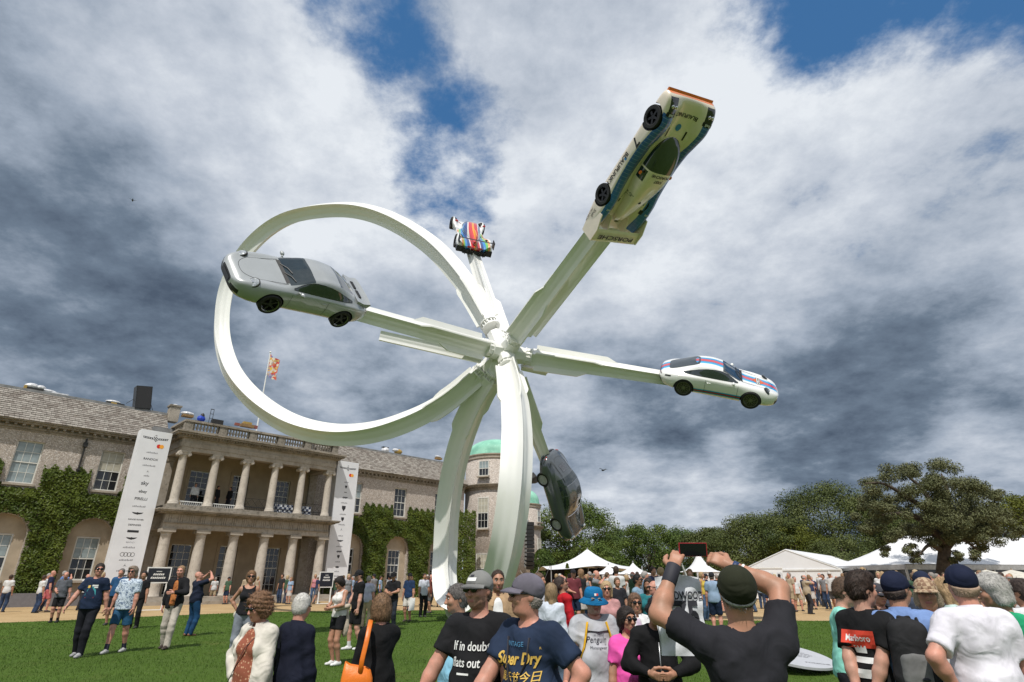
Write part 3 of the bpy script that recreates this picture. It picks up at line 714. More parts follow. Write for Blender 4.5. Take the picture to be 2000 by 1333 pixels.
# ================================================================== cars
RUBBER = mat('tyre_rubber', (.014, .014, .015), .75, var=.2, vscale=20)
BLACKP = mat('black_plastic', (.012, .012, .013), .5, var=.15)
CHROME = mat('polished_metal', (.65, .65, .66), .15, 1, var=.05)
CARGLASS = mat('car_glass', (.022, .032, .036), .02, var=.2, vscale=1.5, spec=.8, coat=.6)
def carpaint(name, c, metal=.0, rough=.28, coat=1):
    return mat(name, c, rough, metal, var=.04, vscale=1.5, coat=coat)
def feat(xs, keys, xq):
    """smooth interpolation of a feature line (keys over xs) at the stations xq"""
    xs = np.array(xs); k = np.array(keys, float); o = np.argsort(xs); xs, k = xs[o], k[o]
    # cubic Hermite with finite-difference slopes (monotone limited)
    h = np.diff(xs); dl = np.diff(k) / h; m = np.zeros(len(xs)); m[0], m[-1] = dl[0], dl[-1]
    for i in range(1, len(xs) - 1): m[i] = 0 if dl[i - 1] * dl[i] <= 0 else 2 * dl[i - 1] * dl[i] / (dl[i - 1] + dl[i])
    j = np.clip(np.searchsorted(xs, xq) - 1, 0, len(h) - 1); t = (xq - xs[j]) / h[j]
    return (2 * t**3 - 3 * t**2 + 1) * k[j] + (t**3 - 2 * t**2 + t) * h[j] * m[j] + (-2 * t**3 + 3 * t**2) * k[j + 1] + (t**3 - t**2) * h[j] * m[j + 1]
def loft(xs, lines, nx=84, sub=4, extra=()):
    """closed symmetric shell from feature lines [(y keys, z keys), ...] running bottom centre -> top centre"""
    xq = np.unique(np.concatenate([np.linspace(min(xs), max(xs), nx), np.array(list(extra), float)])) if len(extra) else np.linspace(min(xs), max(xs), nx)
    L = [(feat(xs, y, xq), feat(xs, z, xq)) for y, z in lines]; nl = len(L)
    cols = []
    for i in range(len(xq)):
        P = np.array([(l[0][i], l[1][i]) for l in L]); P[0, 0] = 0; P[-1, 0] = 0
        ext = np.vstack([[-P[1, 0], P[1, 1]], P, [-P[-2, 0], P[-2, 1]]]); c = []
        for s in range(nl - 1):
            a, b, d, e = ext[s:s + 4]
            for u in np.arange(sub) / sub:
                k = .5; m1 = (d - a) * k; m2 = (e - b) * k
                seg = np.linalg.norm(d - b) + 1e-9
                for m in (m1, m2):
                    n = np.linalg.norm(m)
                    if n > seg: m *= seg / n
                c.append((2*u**3-3*u**2+1) * b + (u**3-2*u**2+u) * m1 + (-2*u**3+3*u**2) * d + (u**3-u**2) * m2)
        c.append(P[-1]); cols.append(c)
    cols = np.array(cols); n, k, _ = cols.shape
    half = [(xq[i], cols[i, j, 0], cols[i, j, 1]) for i in range(n) for j in range(k)]
    idx = {}
    V = []; 
    def vid(i, j, sg):
        if j in (0, k - 1): sg = 1
        key = (i, j, sg)
        if key not in idx:
            x, y, z = half[i * k + j]; idx[key] = len(V); V.append((x, 0.0 if j in (0, k - 1) else y * sg, z))
        return idx[key]
    F = []; info = []
    for sg in (1, -1):
        for i in range(n - 1):
            for j in range(k - 1):
                q = [vid(i, j, sg), vid(i, j + 1, sg), vid(i + 1, j + 1, sg), vid(i + 1, j, sg)]
                q = list(dict.fromkeys(q))
                if len(q) < 3: continue
                F.append(tuple(q if sg < 0 else q[::-1])); info.append(((xq[i] + xq[i + 1]) / 2, (j + .5) / sub, sg))
    for i in (0, n - 1):
        ring = [vid(i, j, 1) for j in range(k)] + [vid(i, j, -1) for j in range(k - 2, 0, -1)]
        F.append(tuple(ring if i == 0 else ring[::-1])); info.append((xq[i], -1, 0))
    return V, F, info
def cut_arches(me, wheels, r, depth=.34):
    """boolean wheel arches out of a body mesh; the wells get the last material slot"""
    o = mesh_obj('tmp', me); dark = len(me.materials) - 1
    c = MB()
    for (x, z, yo) in wheels:
        for sg in (-1, 1):
            M = Matrix.Translation((x, sg * yo, z)) @ Matrix.Rotation(R(90), 4, 'X'); c.lathe([(r, -depth), (r, depth)], 36, M=M)
    cm = c.mesh('cut', list(me.materials)); cm.polygons.foreach_set('material_index', [dark] * len(cm.polygons)); fix_normals(cm); co = mesh_obj('cut', cm)
    md = o.modifiers.new('b', 'BOOLEAN'); md.object = co; md.operation = 'DIFFERENCE'; md.solver = 'EXACT'; md.material_mode = 'INDEX'
    dg = bpy.context.evaluated_depsgraph_get(); res = bpy.data.meshes.new_from_object(o.evaluated_get(dg))
    bpy.data.objects.remove(o); bpy.data.objects.remove(co); return res
def split_mats(me, names, mats, parent):
    """one object per material slot of a mesh"""
    out = {}
    V = np.empty(len(me.vertices) * 3, np.float32); me.vertices.foreach_get('co', V); V = V.reshape(-1, 3)
    groups = {}
    for p in me.polygons:
        c = p.center; k = p.material_index; sp = names[k] in ('wheel_well', 'side_window')
        groups.setdefault((k, c.y > 0 if sp else 0, (c.x > 0 if names[k] == 'wheel_well' else c.x > -.17) if sp else 0), []).append(tuple(p.vertices))
    for (k, _, _), fs in groups.items():
        used = sorted({i for f in fs for i in f}); mp = {a: b for b, a in enumerate(used)}
        o = mesh_obj(names[k], np_mesh(names[k], V[used], [tuple(mp[i] for i in f) for f in fs], [mats[k]], smooth=True), parent); auto_smooth(o, 38); out[names[k]] = o
    return out
def wheel(parent, x, y, z, r, w, rim, style='five', rimmat=None, rr=.70):
    sg = 1 if y > 0 else -1
    e = MB(); MY = Matrix.Rotation(R(-90) * sg, 4, 'X')
    prof = [(r * rr, -w / 2), (r * .95, -w / 2), (r, -w * .38), (r, w * .38), (r * .95, w / 2), (r * (rr + .04), w / 2), (r * rr, w * .46)]
    e.lathe(prof, 40, M=MY, cap=False); o = e.build('wheel', RUBBER, parent); auto_smooth(o, 30); o.location = (x, y, z)
    q = MB(); rm = r * (rr + .01)
    q.lathe([(rm, w * .40), (rm, w * .47), (rm * .93, w * .47), (rm * .90, w * .1), (rm * .90, -w * .3)], 40, M=MY, cap=False)
    q.lathe([(.0, w * .36), (.07, w * .36), (.075, w * .30), (.075, w * .1)], 16, M=MY)
    if style == 'disc': q.lathe([(.0, w * .30), (rm * .45, w * .36), (rm * .6, w * .22), (rm * .9, w * .30)], 32, M=MY)
    else:
        n, wd = {'five': (5, .05), 'ten': (10, .022), 'fuchs': (5, .065)}[style]
        for k in range(n):
            a = 2 * math.pi * k / n
            M = MY @ Matrix.Rotation(a, 4, 'Z'); d = .012
            if style == 'ten': q.box(.05, rm * .94, -wd / 2 - .028, wd / 2 - .028 - .0, w * .28, w * .38, M); q.box(.05, rm * .94, .018, .018 + wd, w * .28, w * .38, M)
            else: q.box(.05, rm * .93, -wd / 2, wd / 2, w * .24, w * .36, M)
    q.build('rim', rimmat, o); b = MB(); b.lathe([(0, -w * .1), (rm * .86, -w * .1), (rm * .86, -w * .05), (0, -w * .05)], 24, M=MY); b.build('brake', BLACKP, o)
    return o
def bvh_of(objs):
    V = []; F = []
    for o in objs:
        b = len(V); V += [v.co.copy() for v in o.data.vertices]; F += [tuple(i + b for i in p.vertices) for p in o.data.polygons]
    return BVHTree.FromPolygons(V, F)
def decal(bv, mb, V2, F2, org, ex, ey, cast, off=.006):
    """lay flat outlines on a surface: points org + ex*x + ey*y are cast along the direction"""
    org, ex, ey, cast = Vector(org), Vector(ex), Vector(ey), Vector(cast); W = []
    for x, y in V2:
        p = org + ex * x + ey * y; h = bv.ray_cast(p - cast * 3, cast)
        W.append(h[0] - cast * off if h[0] is not None else p)
    mb.add(W, F2)
def grid_rect(w, h, nx=6, ny=4):
    V = [(w * (i / nx - .5), h * (j / ny - .5)) for j in range(ny + 1) for i in range(nx + 1)]
    return V, [(j * (nx + 1) + i, j * (nx + 1) + i + 1, (j + 1) * (nx + 1) + i + 1, (j + 1) * (nx + 1) + i) for j in range(ny) for i in range(nx)]
def disc2(r, n=16, sx=1): return [(r * sx * math.cos(6.2832 * i / n), r * math.sin(6.2832 * i / n)) for i in range(n)], [tuple(range(n))]

# ------------------------------------------------ rear-engined coupe (two generations)
def coupe911(key, name, label, paint, gen):
    root = empty(name, label=label, cat='car'); root.matrix_world = CARM[key]
    xs = [2.22, 2.14, 1.98, 1.75, 1.45, 1.175, .95, .76, .40, .06, -.35, -.75, -1.10, -1.45, -1.75, -1.98, -2.12, -2.20]
    zf = [.30, .22, .18, .17, .16, .16, .16, .16, .16, .16, .16, .16, .17, .18, .20, .24, .32, .42]
    wf = 1.02 if gen == 2 else 1.0
    floor = ([0] * 18, zf)
    fl2 = ([.22, .45, .60, .68, .70, .70, .70, .70, .70, .70, .70, .70, .70, .70, .64, .56, .46, .3], zf)
    sill = ([.30, .56, .71, .80, .84, .845, .83, .82, .815, .81, .815, .83, .86, .87, .82, .70, .58, .36], [.36, .30, .26, .25, .25, .25, .25, .25, .25, .25, .25, .25, .26, .27, .30, .34, .40, .46])
    mid = ([.34, .60, .745, .845, .885, .90, .885, .875, .865, .865, .875, .90, .925, .93, .88, .77, .64, .42], [.44, .45, .46, .47, .48, .50, .50, .48, .47, .47, .48, .50, .52, .53, .53, .53, .53, .52])
    beltz = [.52, .58, .62, .67, .72, .76, .77, .78, .79, .80, .81, .82, .82, .80, .76, .70, .66, .58]
    belt = ([.33, .57, .70, .785, .83, .85, .85, .85, .85, .85, .86, .875, .885, .875, .82, .71, .58, .38], beltz)
    l6z = [.54, .62, .70, .77, .825, .855, .865, .875, .885, .895, .905, .91, .90, .87, .82, .755, .70, .61]
    l6 = ([.28, .50, .61, .66, .68, .70, .72, .745, .755, .76, .765, .77, .765, .75, .70, .60, .48, .3], l6z)
    l7z = [.545, .625, .695, .755, .805, .835, .865, .92, 1.06, 1.19, 1.24, 1.21, 1.11, .985, .875, .785, .715, .615]
    l7 = ([.20, .36, .44, .48, .50, .52, .56, .615, .60, .575, .57, .56, .52, .48, .46, .42, .34, .2], l7z)
    ctz = [.55, .63, .70, .755, .80, .84, .875, .935, 1.10, 1.245, 1.30, 1.275, 1.175, 1.03, .905, .81, .73, .62]
    l8 = ([.1, .19, .23, .25, .26, .27, .30, .33, .34, .33, .33, .33, .31, .28, .26, .24, .18, .1], [a * .35 + b * .65 for a, b in zip(l7z, ctz)])
    ct = ([0] * 18, ctz)
    lines = [floor, fl2, sill, mid, belt, l6, l7, l8, ct]
    if gen == 2:
        for ln in (sill, mid): ln[0][:] = [v * 1.02 for v in ln[0]]
    V, F, info = loft(xs, lines, 92, 4, (.76, .06, -.75, -1.42))
    mi = []
    for (x, v, sg) in info:
        m = 0
        if 6.1 < v and .08 < x < .755: m = 1                                   # windscreen
        elif gen == 1 and 6.35 < v and -1.40 < x < -.78: m = 3                 # rear screen
        elif v < 1.6: m = 4
        mi.append(m)
    me = np_mesh('body', V, F, [paint, CARGLASS, CARGLASS, CARGLASS, BLACKP, BLACKP], mi, True); fix_normals(me)
    me = cut_arches(me, [(1.175 if gen == 1 else 1.22, .325, .92), (-1.175 if gen == 1 else -1.23, .33, .95)], .372 if gen == 1 else .385, .32)
    P = split_mats(me, ['body', 'windscreen', 'side_window', 'rear_window', 'underbody', 'wheel_well'], [paint, CARGLASS, CARGLASS, CARGLASS, BLACKP, BLACKP], root)
    body = P['body']; bv = bvh_of(list(P.values()))
    def panel(sg, off, grow, nm, mt):
        g = MB(); nx, nz = 30, 7; V2 = []
        for i in range(nx + 1):
            t = i / nx; x = .66 + grow - (1.98 + 2 * grow) * t
            zb = .895 + .02 * t - grow * .7; zt = np.interp(x, [-1.36, -1.25, -1.05, -.8, -.5, -.2, .05, .25, .45, .62, .72], [.925, .955, 1.02, 1.10, 1.165, 1.19, 1.175, 1.115, 1.02, .925, .89]) + grow * .6
            for j in range(nz + 1): V2.append((x, zb + (max(zt, zb + .001) - zb) * j / nz))
        F2 = [(i * (nz + 1) + j, i * (nz + 1) + j + 1, (i + 1) * (nz + 1) + j + 1, (i + 1) * (nz + 1) + j) for i in range(nx) for j in range(nz)]
        decal(bv, g, V2, F2, (0, 0, 0), (1, 0, 0), (0, 0, 1), (0, -sg, 0), off); o = g.build(nm, mt, root, True); return o
    for sg in (1, -1): panel(sg, .004, .018, 'window_trim', BLACKP); panel(sg, .009, 0, 'side_window', CARGLASS)
    if gen == 2:
        V2 = [(0, 0)] + [(.56 * math.copysign(abs(math.cos(a)) ** .35, math.cos(a)), .45 * math.copysign(abs(math.sin(a)) ** .35, math.sin(a))) for a in np.linspace(0, 2 * math.pi, 49)[:-1]]
        V3 = V2[:1] + [(x * .5, y * .5) for x, y in V2[1:]] + V2[1:]
        F3 = [(0, i + 1, (i + 1) % 48 + 1) for i in range(48)] + [(i + 1, i + 49, (i + 1) % 48 + 49, (i + 1) % 48 + 1) for i in range(48)]
        g = MB(); decal(bv, g, V3, F3, (-1.32, 0, 0), (1, 0, 0), (0, 1, 0), (0, 0, -1), .008); g.build('rear_window', CARGLASS, root, True)
    rim = mat('dark_spoked_rim', (.03, .03, .03), .35, .4) if gen == 1 else mat('grey_alloy', (.20, .19, .165), .35, .7, var=.1)
    for x, y in ((1.175 if gen == 1 else 1.22, .80), (-1.175 if gen == 1 else -1.23, .81)):
        for sg in (1, -1):
            w = wheel(root, x, sg * y, .325 if gen == 1 else .345, .325 if gen == 1 else .345, .23, None, 'five' if gen == 1 else 'ten', rim, .72)
            if gen == 1:
                q = MB(); q.lathe([(.218, .095), (.236, .112), (.236, .09), (.218, .085)], 40, M=Matrix.Rotation(R(-90) * sg, 4, 'X'), cap=False); q.build('rim_lip', CHROME, w)
    # lamps
    for sg in (1, -1):
        h = MB(); n = Vector((.62, sg * .22, .75)).normalized(); c = Vector((1.77, sg * .625, .735)) + n * .0
        hit = bv.ray_cast(c + n * 1, -n); c = (hit[0] if hit[0] else c) - n * .022
        M = Matrix.Translation(c) @ n.to_track_quat('Z', 'Y').to_matrix().to_4x4()
        h.lathe([(.150, -.05), (.150, .0), (.138, .008)], 24, M=M, sx=1, sy=1.12); o = h.build('headlamp', BLACKP if gen == 1 else mat('lamp_black', (.03, .035, .04), .15), root)
        g = MB(); g.lathe([(.136, .0), (.122, .016), (.080, .028), (0, .034)], 24, M=M, sy=1.12); g.build('lens', mat('lamp_lens', (.55, .57, .58), .08, .6, var=.3, vscale=18) if gen == 1 else mat('lamp_lens_dark', (.05, .06, .07), .05, .2, spec=.8), o)
        g = MB(); g.ball(M @ Vector((0, 0, .012)), (.05, .05, .03), 12, 8); g.build('bulb', CHROME, o)
        # air intakes and fog strip
        g = MB(); V2, F2 = grid_rect(.34, .13, 8, 3); decal(bv, g, V2, F2, (2.0, sg * .50, .36), (0, sg, 0), (0, 0, 1), (-1, -sg * .35, 0), .004); g.build('intake', BLACKP, root)
        g = MB(); V2, F2 = grid_rect(.28, .035, 8, 1); decal(bv, g, V2, F2, (2.0, sg * .50, .455), (0, sg, 0), (0, 0, 1), (-1, -sg * .35, 0), .006); g.build('daylight_strip', mat('clear_plastic', (.5, .5, .5), .1), root)
        # tail lamp
        if gen == 1:
            g = MB(); V2, F2 = grid_rect(.34, .10, 8, 2); decal(bv, g, V2, F2, (-2.0, sg * .62, .67), (.75, sg * -.66, 0), (0, 0, 1), (.66, -sg * .75, 0), .006); g.build('tail_lamp', mat('red_lamp', (.35, .02, .015), .15), root)
        # mirror
        g = MB(); g.ball((.50, sg * .955, .915), (.065, .10, .06), 14, 8); g.tube([(.54, sg * .80, .87), (.50, sg * .90, .90)], .03, 8); g.build('mirror', paint, root, True)
        # door handle and door shut lines
        g = MB(); g.ball((-.36, sg * .87, .72), (.10, .03, .02), 10, 6); g.build('door_handle', paint, root, True)
        for x in (.70, -.48): g = MB(); V2, F2 = grid_rect(.010, .52, 1, 10); decal(bv, g, V2, F2, (x, 0, .56), (1, 0, 0), (0, 0, 1), (0, -sg, 0), .003); g.build('shut_line', BLACKP, root)
    g = MB(); V2, F2 = grid_rect(1.16, .11, 16, 2); decal(bv, g, V2, F2, (0, 0, .31), (0, 1, 0), (0, 0, 1), (-1, 0, 0), .004); g.build('front_grille', BLACKP, root)
    g = MB(); V2, F2 = grid_rect(.52, .11, 6, 2); decal(bv, g, V2, F2, (0, 0, .42), (0, 1, 0), (0, 0, 1), (-1, 0, 0), .012); g.build('number_plate', BLACKP, root)
    # bonnet outline
    g = MB(); pts = []
    for t in np.linspace(-1, 1, 31):
        y = t * .46; x = 1.98 - .30 * abs(t) ** 3 if True else 0
        pts.append((x, y))
    pts = [(.80, -.56), (1.3, -.50)] + pts + [(1.3, .50), (.80, .56)]
    def cast(x, y): h = bv.ray_cast(Vector((x, y, 3)), Vector((0, 0, -1))); return h[0] + Vector((0, 0, .002))
    P3 = [cast(x, y) for x, y in pts]; g.tube(P3, .006, 4); g.build('bonnet_line', BLACKP, root)
    g = MB()
    for y0, y1 in ((-.35, .15), (.05, .50)): g.tube([cast(.80, y0) + Vector((0, 0, .01)), cast(.66, (y0 + y1) / 2) + Vector((0, 0, .025)), cast(.60, y1) + Vector((0, 0, .02))], .012, 5)
    V2, F2 = grid_rect(.10, 1.05, 3, 12); decal(bv, g, V2, F2, (.80, 0, 0), (1, 0, 0), (0, 1, 0), (0, 0, -1), .004); g.build('wiper', BLACKP, root)
    g = MB()
    for y in (-.32, .32): g.box(-.15, .25, y - .22, y + .22, .45, .62); g.box(-.22, -.10, y - .2, y + .2, .6, 1.02); g.box(-.2, -.12, y - .1, y + .1, 1.02, 1.12)
    g.build('seat', mat('car_seat', (.05, .05, .055), .7), root)
    if gen == 1:
        # ducktail spoiler with two slots
        sp = MB(); ys = np.linspace(-.66, .66, 15); Vs = []
        for y in ys:
            k = 1 - (abs(y) / .66) ** 4 * .35
            for x, z in ((-1.52, .985), (-1.80, .905 + .02 * k), (-2.08 * (.93 + .07 * k), .925 + .05 * k), (-2.12 * (.93 + .07 * k), .90 + .05 * k), (-1.98, .78), (-1.55, .90)): Vs.append((x, y, z))
        m = 6; Fs = [(i * m + j, i * m + (j + 1) % m, (i + 1) * m + (j + 1) % m, (i + 1) * m + j) for i in range(14) for j in range(m)] + [tuple(range(m)), tuple(range(14 * m, 15 * m))[::-1]]
        sp.add(Vs, Fs); o = sp.build('spoiler', paint, root); fix_normals(o.data); auto_smooth(o, 40)
        g = MB()
        for y in (-.22, .22): g.box(-1.80, -1.70, y - .17, y + .17, .91, .965)
        g.build('engine_vent', BLACKP, root)
    else:
        g = MB(); V2, F2 = grid_rect(1.16, .035, 24, 1); decal(bv, g, V2, F2, (0, 0, .66), (0, 1, 0), (0, 0, 1), (1, 0, 0), .02); g.build('tail_light_bar', mat('dark_red_lamp', (.08, .01, .01), .15), root)
        for sg in (1, -1):
            g = MB(); V2, F2 = grid_rect(.42, .05, 8, 1); decal(bv, g, V2, F2, (-1.85, sg * .72, .70), (.85, sg * -.5, .12), (0, 0, 1), (.4, -sg * .9, 0), .008); g.build('tail_vent', BLACKP, root)
        g = MB(); V2, F2 = grid_rect(1.3, .22, 16, 3); decal(bv, g, V2, F2, (0, 0, .36), (0, 1, 0), (0, 0, 1), (1, 0, 0), .008); g.build('rear_diffuser', BLACKP, root)
        # round race-sponsor roundel and name on the bonnet
        g = MB(); V2, F2 = disc2(.20, 28); V2 = [(0, 0)] + V2; F2 = [(0, i + 1, (i + 1) % 28 + 1) for i in range(28)]
        decal(bv, g, V2, F2, (1.45, 0, 0), (0, -1, 0), (1, 0, 0), (0, 0, -1), .006); o = g.build('bonnet_roundel', mat('roundel_orange', (.60, .12, .03), .4), root)
        g = MB(); V2, F2 = grid_rect(.62, .15, 10, 3); decal(bv, g, V2, F2, (1.45, 0, 0), (0, -1, 0), (1, 0, 0), (0, 0, -1), .009); g.build('bonnet_plate', mat('plate_black', (.02, .02, .02), .4), root)
        g = MB(); V2, F2 = grid_rect(.59, .12, 10, 3); decal(bv, g, V2, F2, (1.45, 0, 0), (0, -1, 0), (1, 0, 0), (0, 0, -1), .011); g.build('bonnet_plate_face', WHITE, root)
        g = MB(); V2, F2 = text_arrays('MARTINI', .125, sx=1.1, bold=.02); decal(bv, g, V2, F2, (1.45, 0, 0), (0, -1, 0), (1, 0, 0), (0, 0, -1), .013); g.build('bonnet_lettering', BLACKP, root)
    return root
def martini_paint():
    m = bpy.data.materials.new('striped_white_paint'); m.use_nodes = True; nt = NT(m.node_tree); b = nt.n['Principled BSDF']
    tc = nt.node('ShaderNodeTexCoord'); sp = nt.node('ShaderNodeSeparateXYZ'); nt.l.new(tc.outputs['Object'], sp.inputs[0]); x, y, z = sp.outputs
    ay = nt.math('ABSOLUTE', y)
    def band(v, a, c): return nt.math('MULTIPLY', nt.math('GREATER_THAN', v, a), nt.math('LESS_THAN', v, c))
    top = nt.math('GREATER_THAN', z, nt.math('ADD', .60, 0))
    col = (.80, .80, .79, 1)
    for a, c, k in ((0, .10, (.62, .05, .06, 1)), (.10, .135, (.02, .03, .10, 1)), (.135, .20, (.02, .36, .72, 1)), (.20, .225, (.02, .03, .10, 1)), (.225, .30, (.05, .48, .80, 1))):
        col = nt.mix(nt.math('MULTIPLY', band(ay, a, c), top), col, k)
    side = nt.math('GREATER_THAN', ay, .6); inx = band(x, -.95, .92)
    zz = nt.math('ADD', z, nt.math('MULTIPLY', x, -.015))
    for a, c, k in ((.27, .315, (.02, .30, .62, 1)), (.315, .345, (.02, .03, .10, 1)), (.345, .375, (.55, .04, .05, 1)), (.375, .40, (.02, .03, .10, 1)), (.40, .44, (.02, .36, .72, 1))):
        col = nt.mix(nt.math('MULTIPLY', nt.math('MULTIPLY', band(zz, a, c), side), inx), col, k)
    nt.l.new(col, b.inputs['Base Color']); b.inputs['Roughness'].default_value = .3; b.inputs['Coat Weight'].default_value = 1; b.inputs['Coat Roughness'].default_value = .04
    return m
coupe911('grey', 'sports_car', 'grey coupe with ducktail spoiler, nose left, on the left arm', carpaint('grey_paint', (.36, .375, .385), .12), 1)
coupe911('white', 'sports_car', 'white coupe with blue and red stripes on the right arm', martini_paint(), 2)

# ------------------------------------------------ old silver coupe
def old_coupe():
    root = empty('sports_car', label='rounded old silver coupe hanging nose down on the lower arm', cat='car'); root.matrix_world = CARM['old'] @ Matrix.Translation((0, 0, .6)) @ Matrix.Rotation(R(10), 4, 'X') @ Matrix.Scale(1.03, 4) @ Matrix.Translation((0, 0, -.6))
    paint = carpaint('silver_paint', (.10, .112, .125), .3, .24)
    xs = [1.98, 1.9, 1.72, 1.45, 1.05, .80, .55, .15, -.25, -.60, -.95, -1.3, -1.6, -1.82, -1.93, -1.98]
    zf = [.40, .28, .20, .18, .17, .17, .17, .17, .17, .17, .17, .18, .2, .25, .33, .42]
    f2 = [.16, .34, .48, .56, .60, .60, .60, .60, .60, .60, .60, .58, .52, .42, .32, .16]
    si = [.24, .46, .63, .73, .79, .79, .785, .78, .78, .785, .79, .78, .70, .56, .42, .22]; siz = [.44, .36, .29, .26, .25, .25, .25, .25, .25, .25, .26, .28, .32, .37, .42, .46]
    mi_ = [.27, .50, .68, .78, .83, .83, .825, .82, .82, .825, .83, .815, .735, .59, .44, .24]; miz = [.5, .5, .5, .5, .5, .5, .5, .5, .5, .5, .5, .5, .5, .5, .5, .5]
    be = [.26, .48, .65, .745, .79, .795, .79, .785, .785, .785, .78, .75, .67, .54, .40, .22]; bez = [.56, .64, .70, .74, .76, .77, .77, .775, .78, .78, .77, .74, .70, .64, .58, .52]
    l6 = [.22, .41, .56, .62, .66, .69, .70, .70, .70, .69, .66, .60, .52, .42, .31, .18]; l6z = [.60, .71, .80, .84, .845, .85, .87, .885, .895, .895, .88, .82, .75, .67, .60, .53]
    l7 = [.14, .26, .36, .40, .46, .54, .58, .56, .555, .53, .48, .42, .36, .30, .22, .12]; l7z = [.61, .71, .77, .80, .825, .87, .99, 1.17, 1.21, 1.18, 1.07, .93, .81, .70, .62, .54]
    cz = [.62, .72, .78, .82, .86, .92, 1.06, 1.245, 1.30, 1.27, 1.15, .99, .85, .73, .64, .55]
    l8 = [a * .5 for a in l7]; l8z = [a * .3 + b * .7 for a, b in zip(l7z, cz)]
    z0 = [0] * 16
    V, F, info = loft(xs, [(z0, zf), (f2, zf), (si, siz), (mi_, miz), (be, bez), (l6, l6z), (l7, l7z), (l8, l8z), (z0, cz)], 84, 4, (.78, .18, -.55, -.98))
    mi = []
    for (x, v, sg) in info:
        m = 0
        if 6.15 < v and .20 < x < .77: m = 1
        elif 5.2 < v < 5.9 and -.92 < x < .52 and not -.20 < x < -.15: m = 2 if x < .52 - .4 * (v - 5.2) else 0
        elif 6.1 < v and -.95 < x < -.57: m = 3
        elif v < 1.5: m = 4
        mi.append(m)
    mats = [paint, CARGLASS, CARGLASS, CARGLASS, BLACKP, BLACKP]
    me = np_mesh('body', V, F, mats, mi, True); fix_normals(me); me = cut_arches(me, [(1.05, .30, .88), (-1.05, .30, .88)], .33, .28)
    P = split_mats(me, ['body', 'windscreen', 'side_window', 'rear_window', 'underbody', 'wheel_well'], mats, root); bv = bvh_of(list(P.values()))
    for x in (1.05, -1.05):
        for sg in (1, -1): wheel(root, x, sg * .70, .32, .325, .165, None, 'disc', mat('silver_wheel', (.42, .42, .42), .35, .2), .66)
    for sg in (1, -1):
        n = Vector((.75, sg * .12, .55)).normalized(); h = bv.ray_cast(Vector((1.74, sg * .50, .74)) + n, -n); M = Matrix.Translation(h[0] or (1.8, sg * .5, .7)) @ n.to_track_quat('Z', 'Y').to_matrix().to_4x4()
        g = MB(); g.lathe([(.115, -.04), (.115, .015), (.10, .025), (.06, .05), (0, .06)], 22, M=M); g.build('headlamp', mat('lamp_lens', (.6, .6, .6), .08), root, True)
        for y in (.42, .52):
            g = MB(); h = bv.ray_cast(Vector((-4, sg * y, .58)), Vector((1, 0, 0))); g.ball(h[0] or (-1.9, sg * y, .58), .035, 10, 6); g.build('tail_lamp', mat('red_lamp', (.35, .02, .015), .15), root)
    for sx in (1, -1):
        g = MB(); pts = []
        for t in np.linspace(-1, 1, 17):
            h = bv.ray_cast(Vector((4 * sx, t * .70, .38)), Vector((-sx, 0, 0))); pts.append((h[0] if h[0] else Vector((1.5 * sx, t * .7, .38))) + Vector((.04 * sx, 0, 0)))
        g.tube(pts, .04, 8); g.build('bumper', paint, root, True)
    g = MB(); V2, F2 = grid_rect(.30, .40, 4, 4); decal(bv, g, V2, F2, (-1.28, 0, 0), (1, 0, 0), (0, 1, 0), (0, 0, -1), .008); g.build('engine_grille', mat('grille_grey', (.10, .10, .10), .4, .6), root)
    g = MB()
    for k in range(9): V2, F2 = grid_rect(.30, .012, 4, 1); decal(bv, g, V2, F2, (-1.28, -.18 + k * .045, 0), (1, 0, 0), (0, 1, 0), (0, 0, -1), .016)
    g.build('grille_bar', CHROME, root)
    def edge(pts, r, nm, mt):
        g = MB(); P3 = []
        for x, y in pts: h = bv.ray_cast(Vector((x, y, 3)), Vector((0, 0, -1))); P3.append(h[0] + Vector((0, 0, .003)))
        g.tube(P3, r, 5); g.build(nm, mt, root)
    edge([(-1.0, -.36), (-1.45, -.38), (-1.72, -.2), (-1.75, 0), (-1.72, .2), (-1.45, .38), (-1.0, .36)], .006, 'lid_line', BLACKP)
    edge([(.82, -.42), (1.4, -.36), (1.75, -.16), (1.78, 0), (1.75, .16), (1.4, .36), (.82, .42)], .006, 'lid_line', BLACKP)
    edge([(.80, -.56), (.84, -.3), (.85, 0), (.84, .3), (.80, .56)], .014, 'windscreen_frame', CHROME)
    edge([(-.56, -.44), (-.55, 0), (-.56, .44)], .010, 'windscreen_frame', CHROME)
old_coupe()

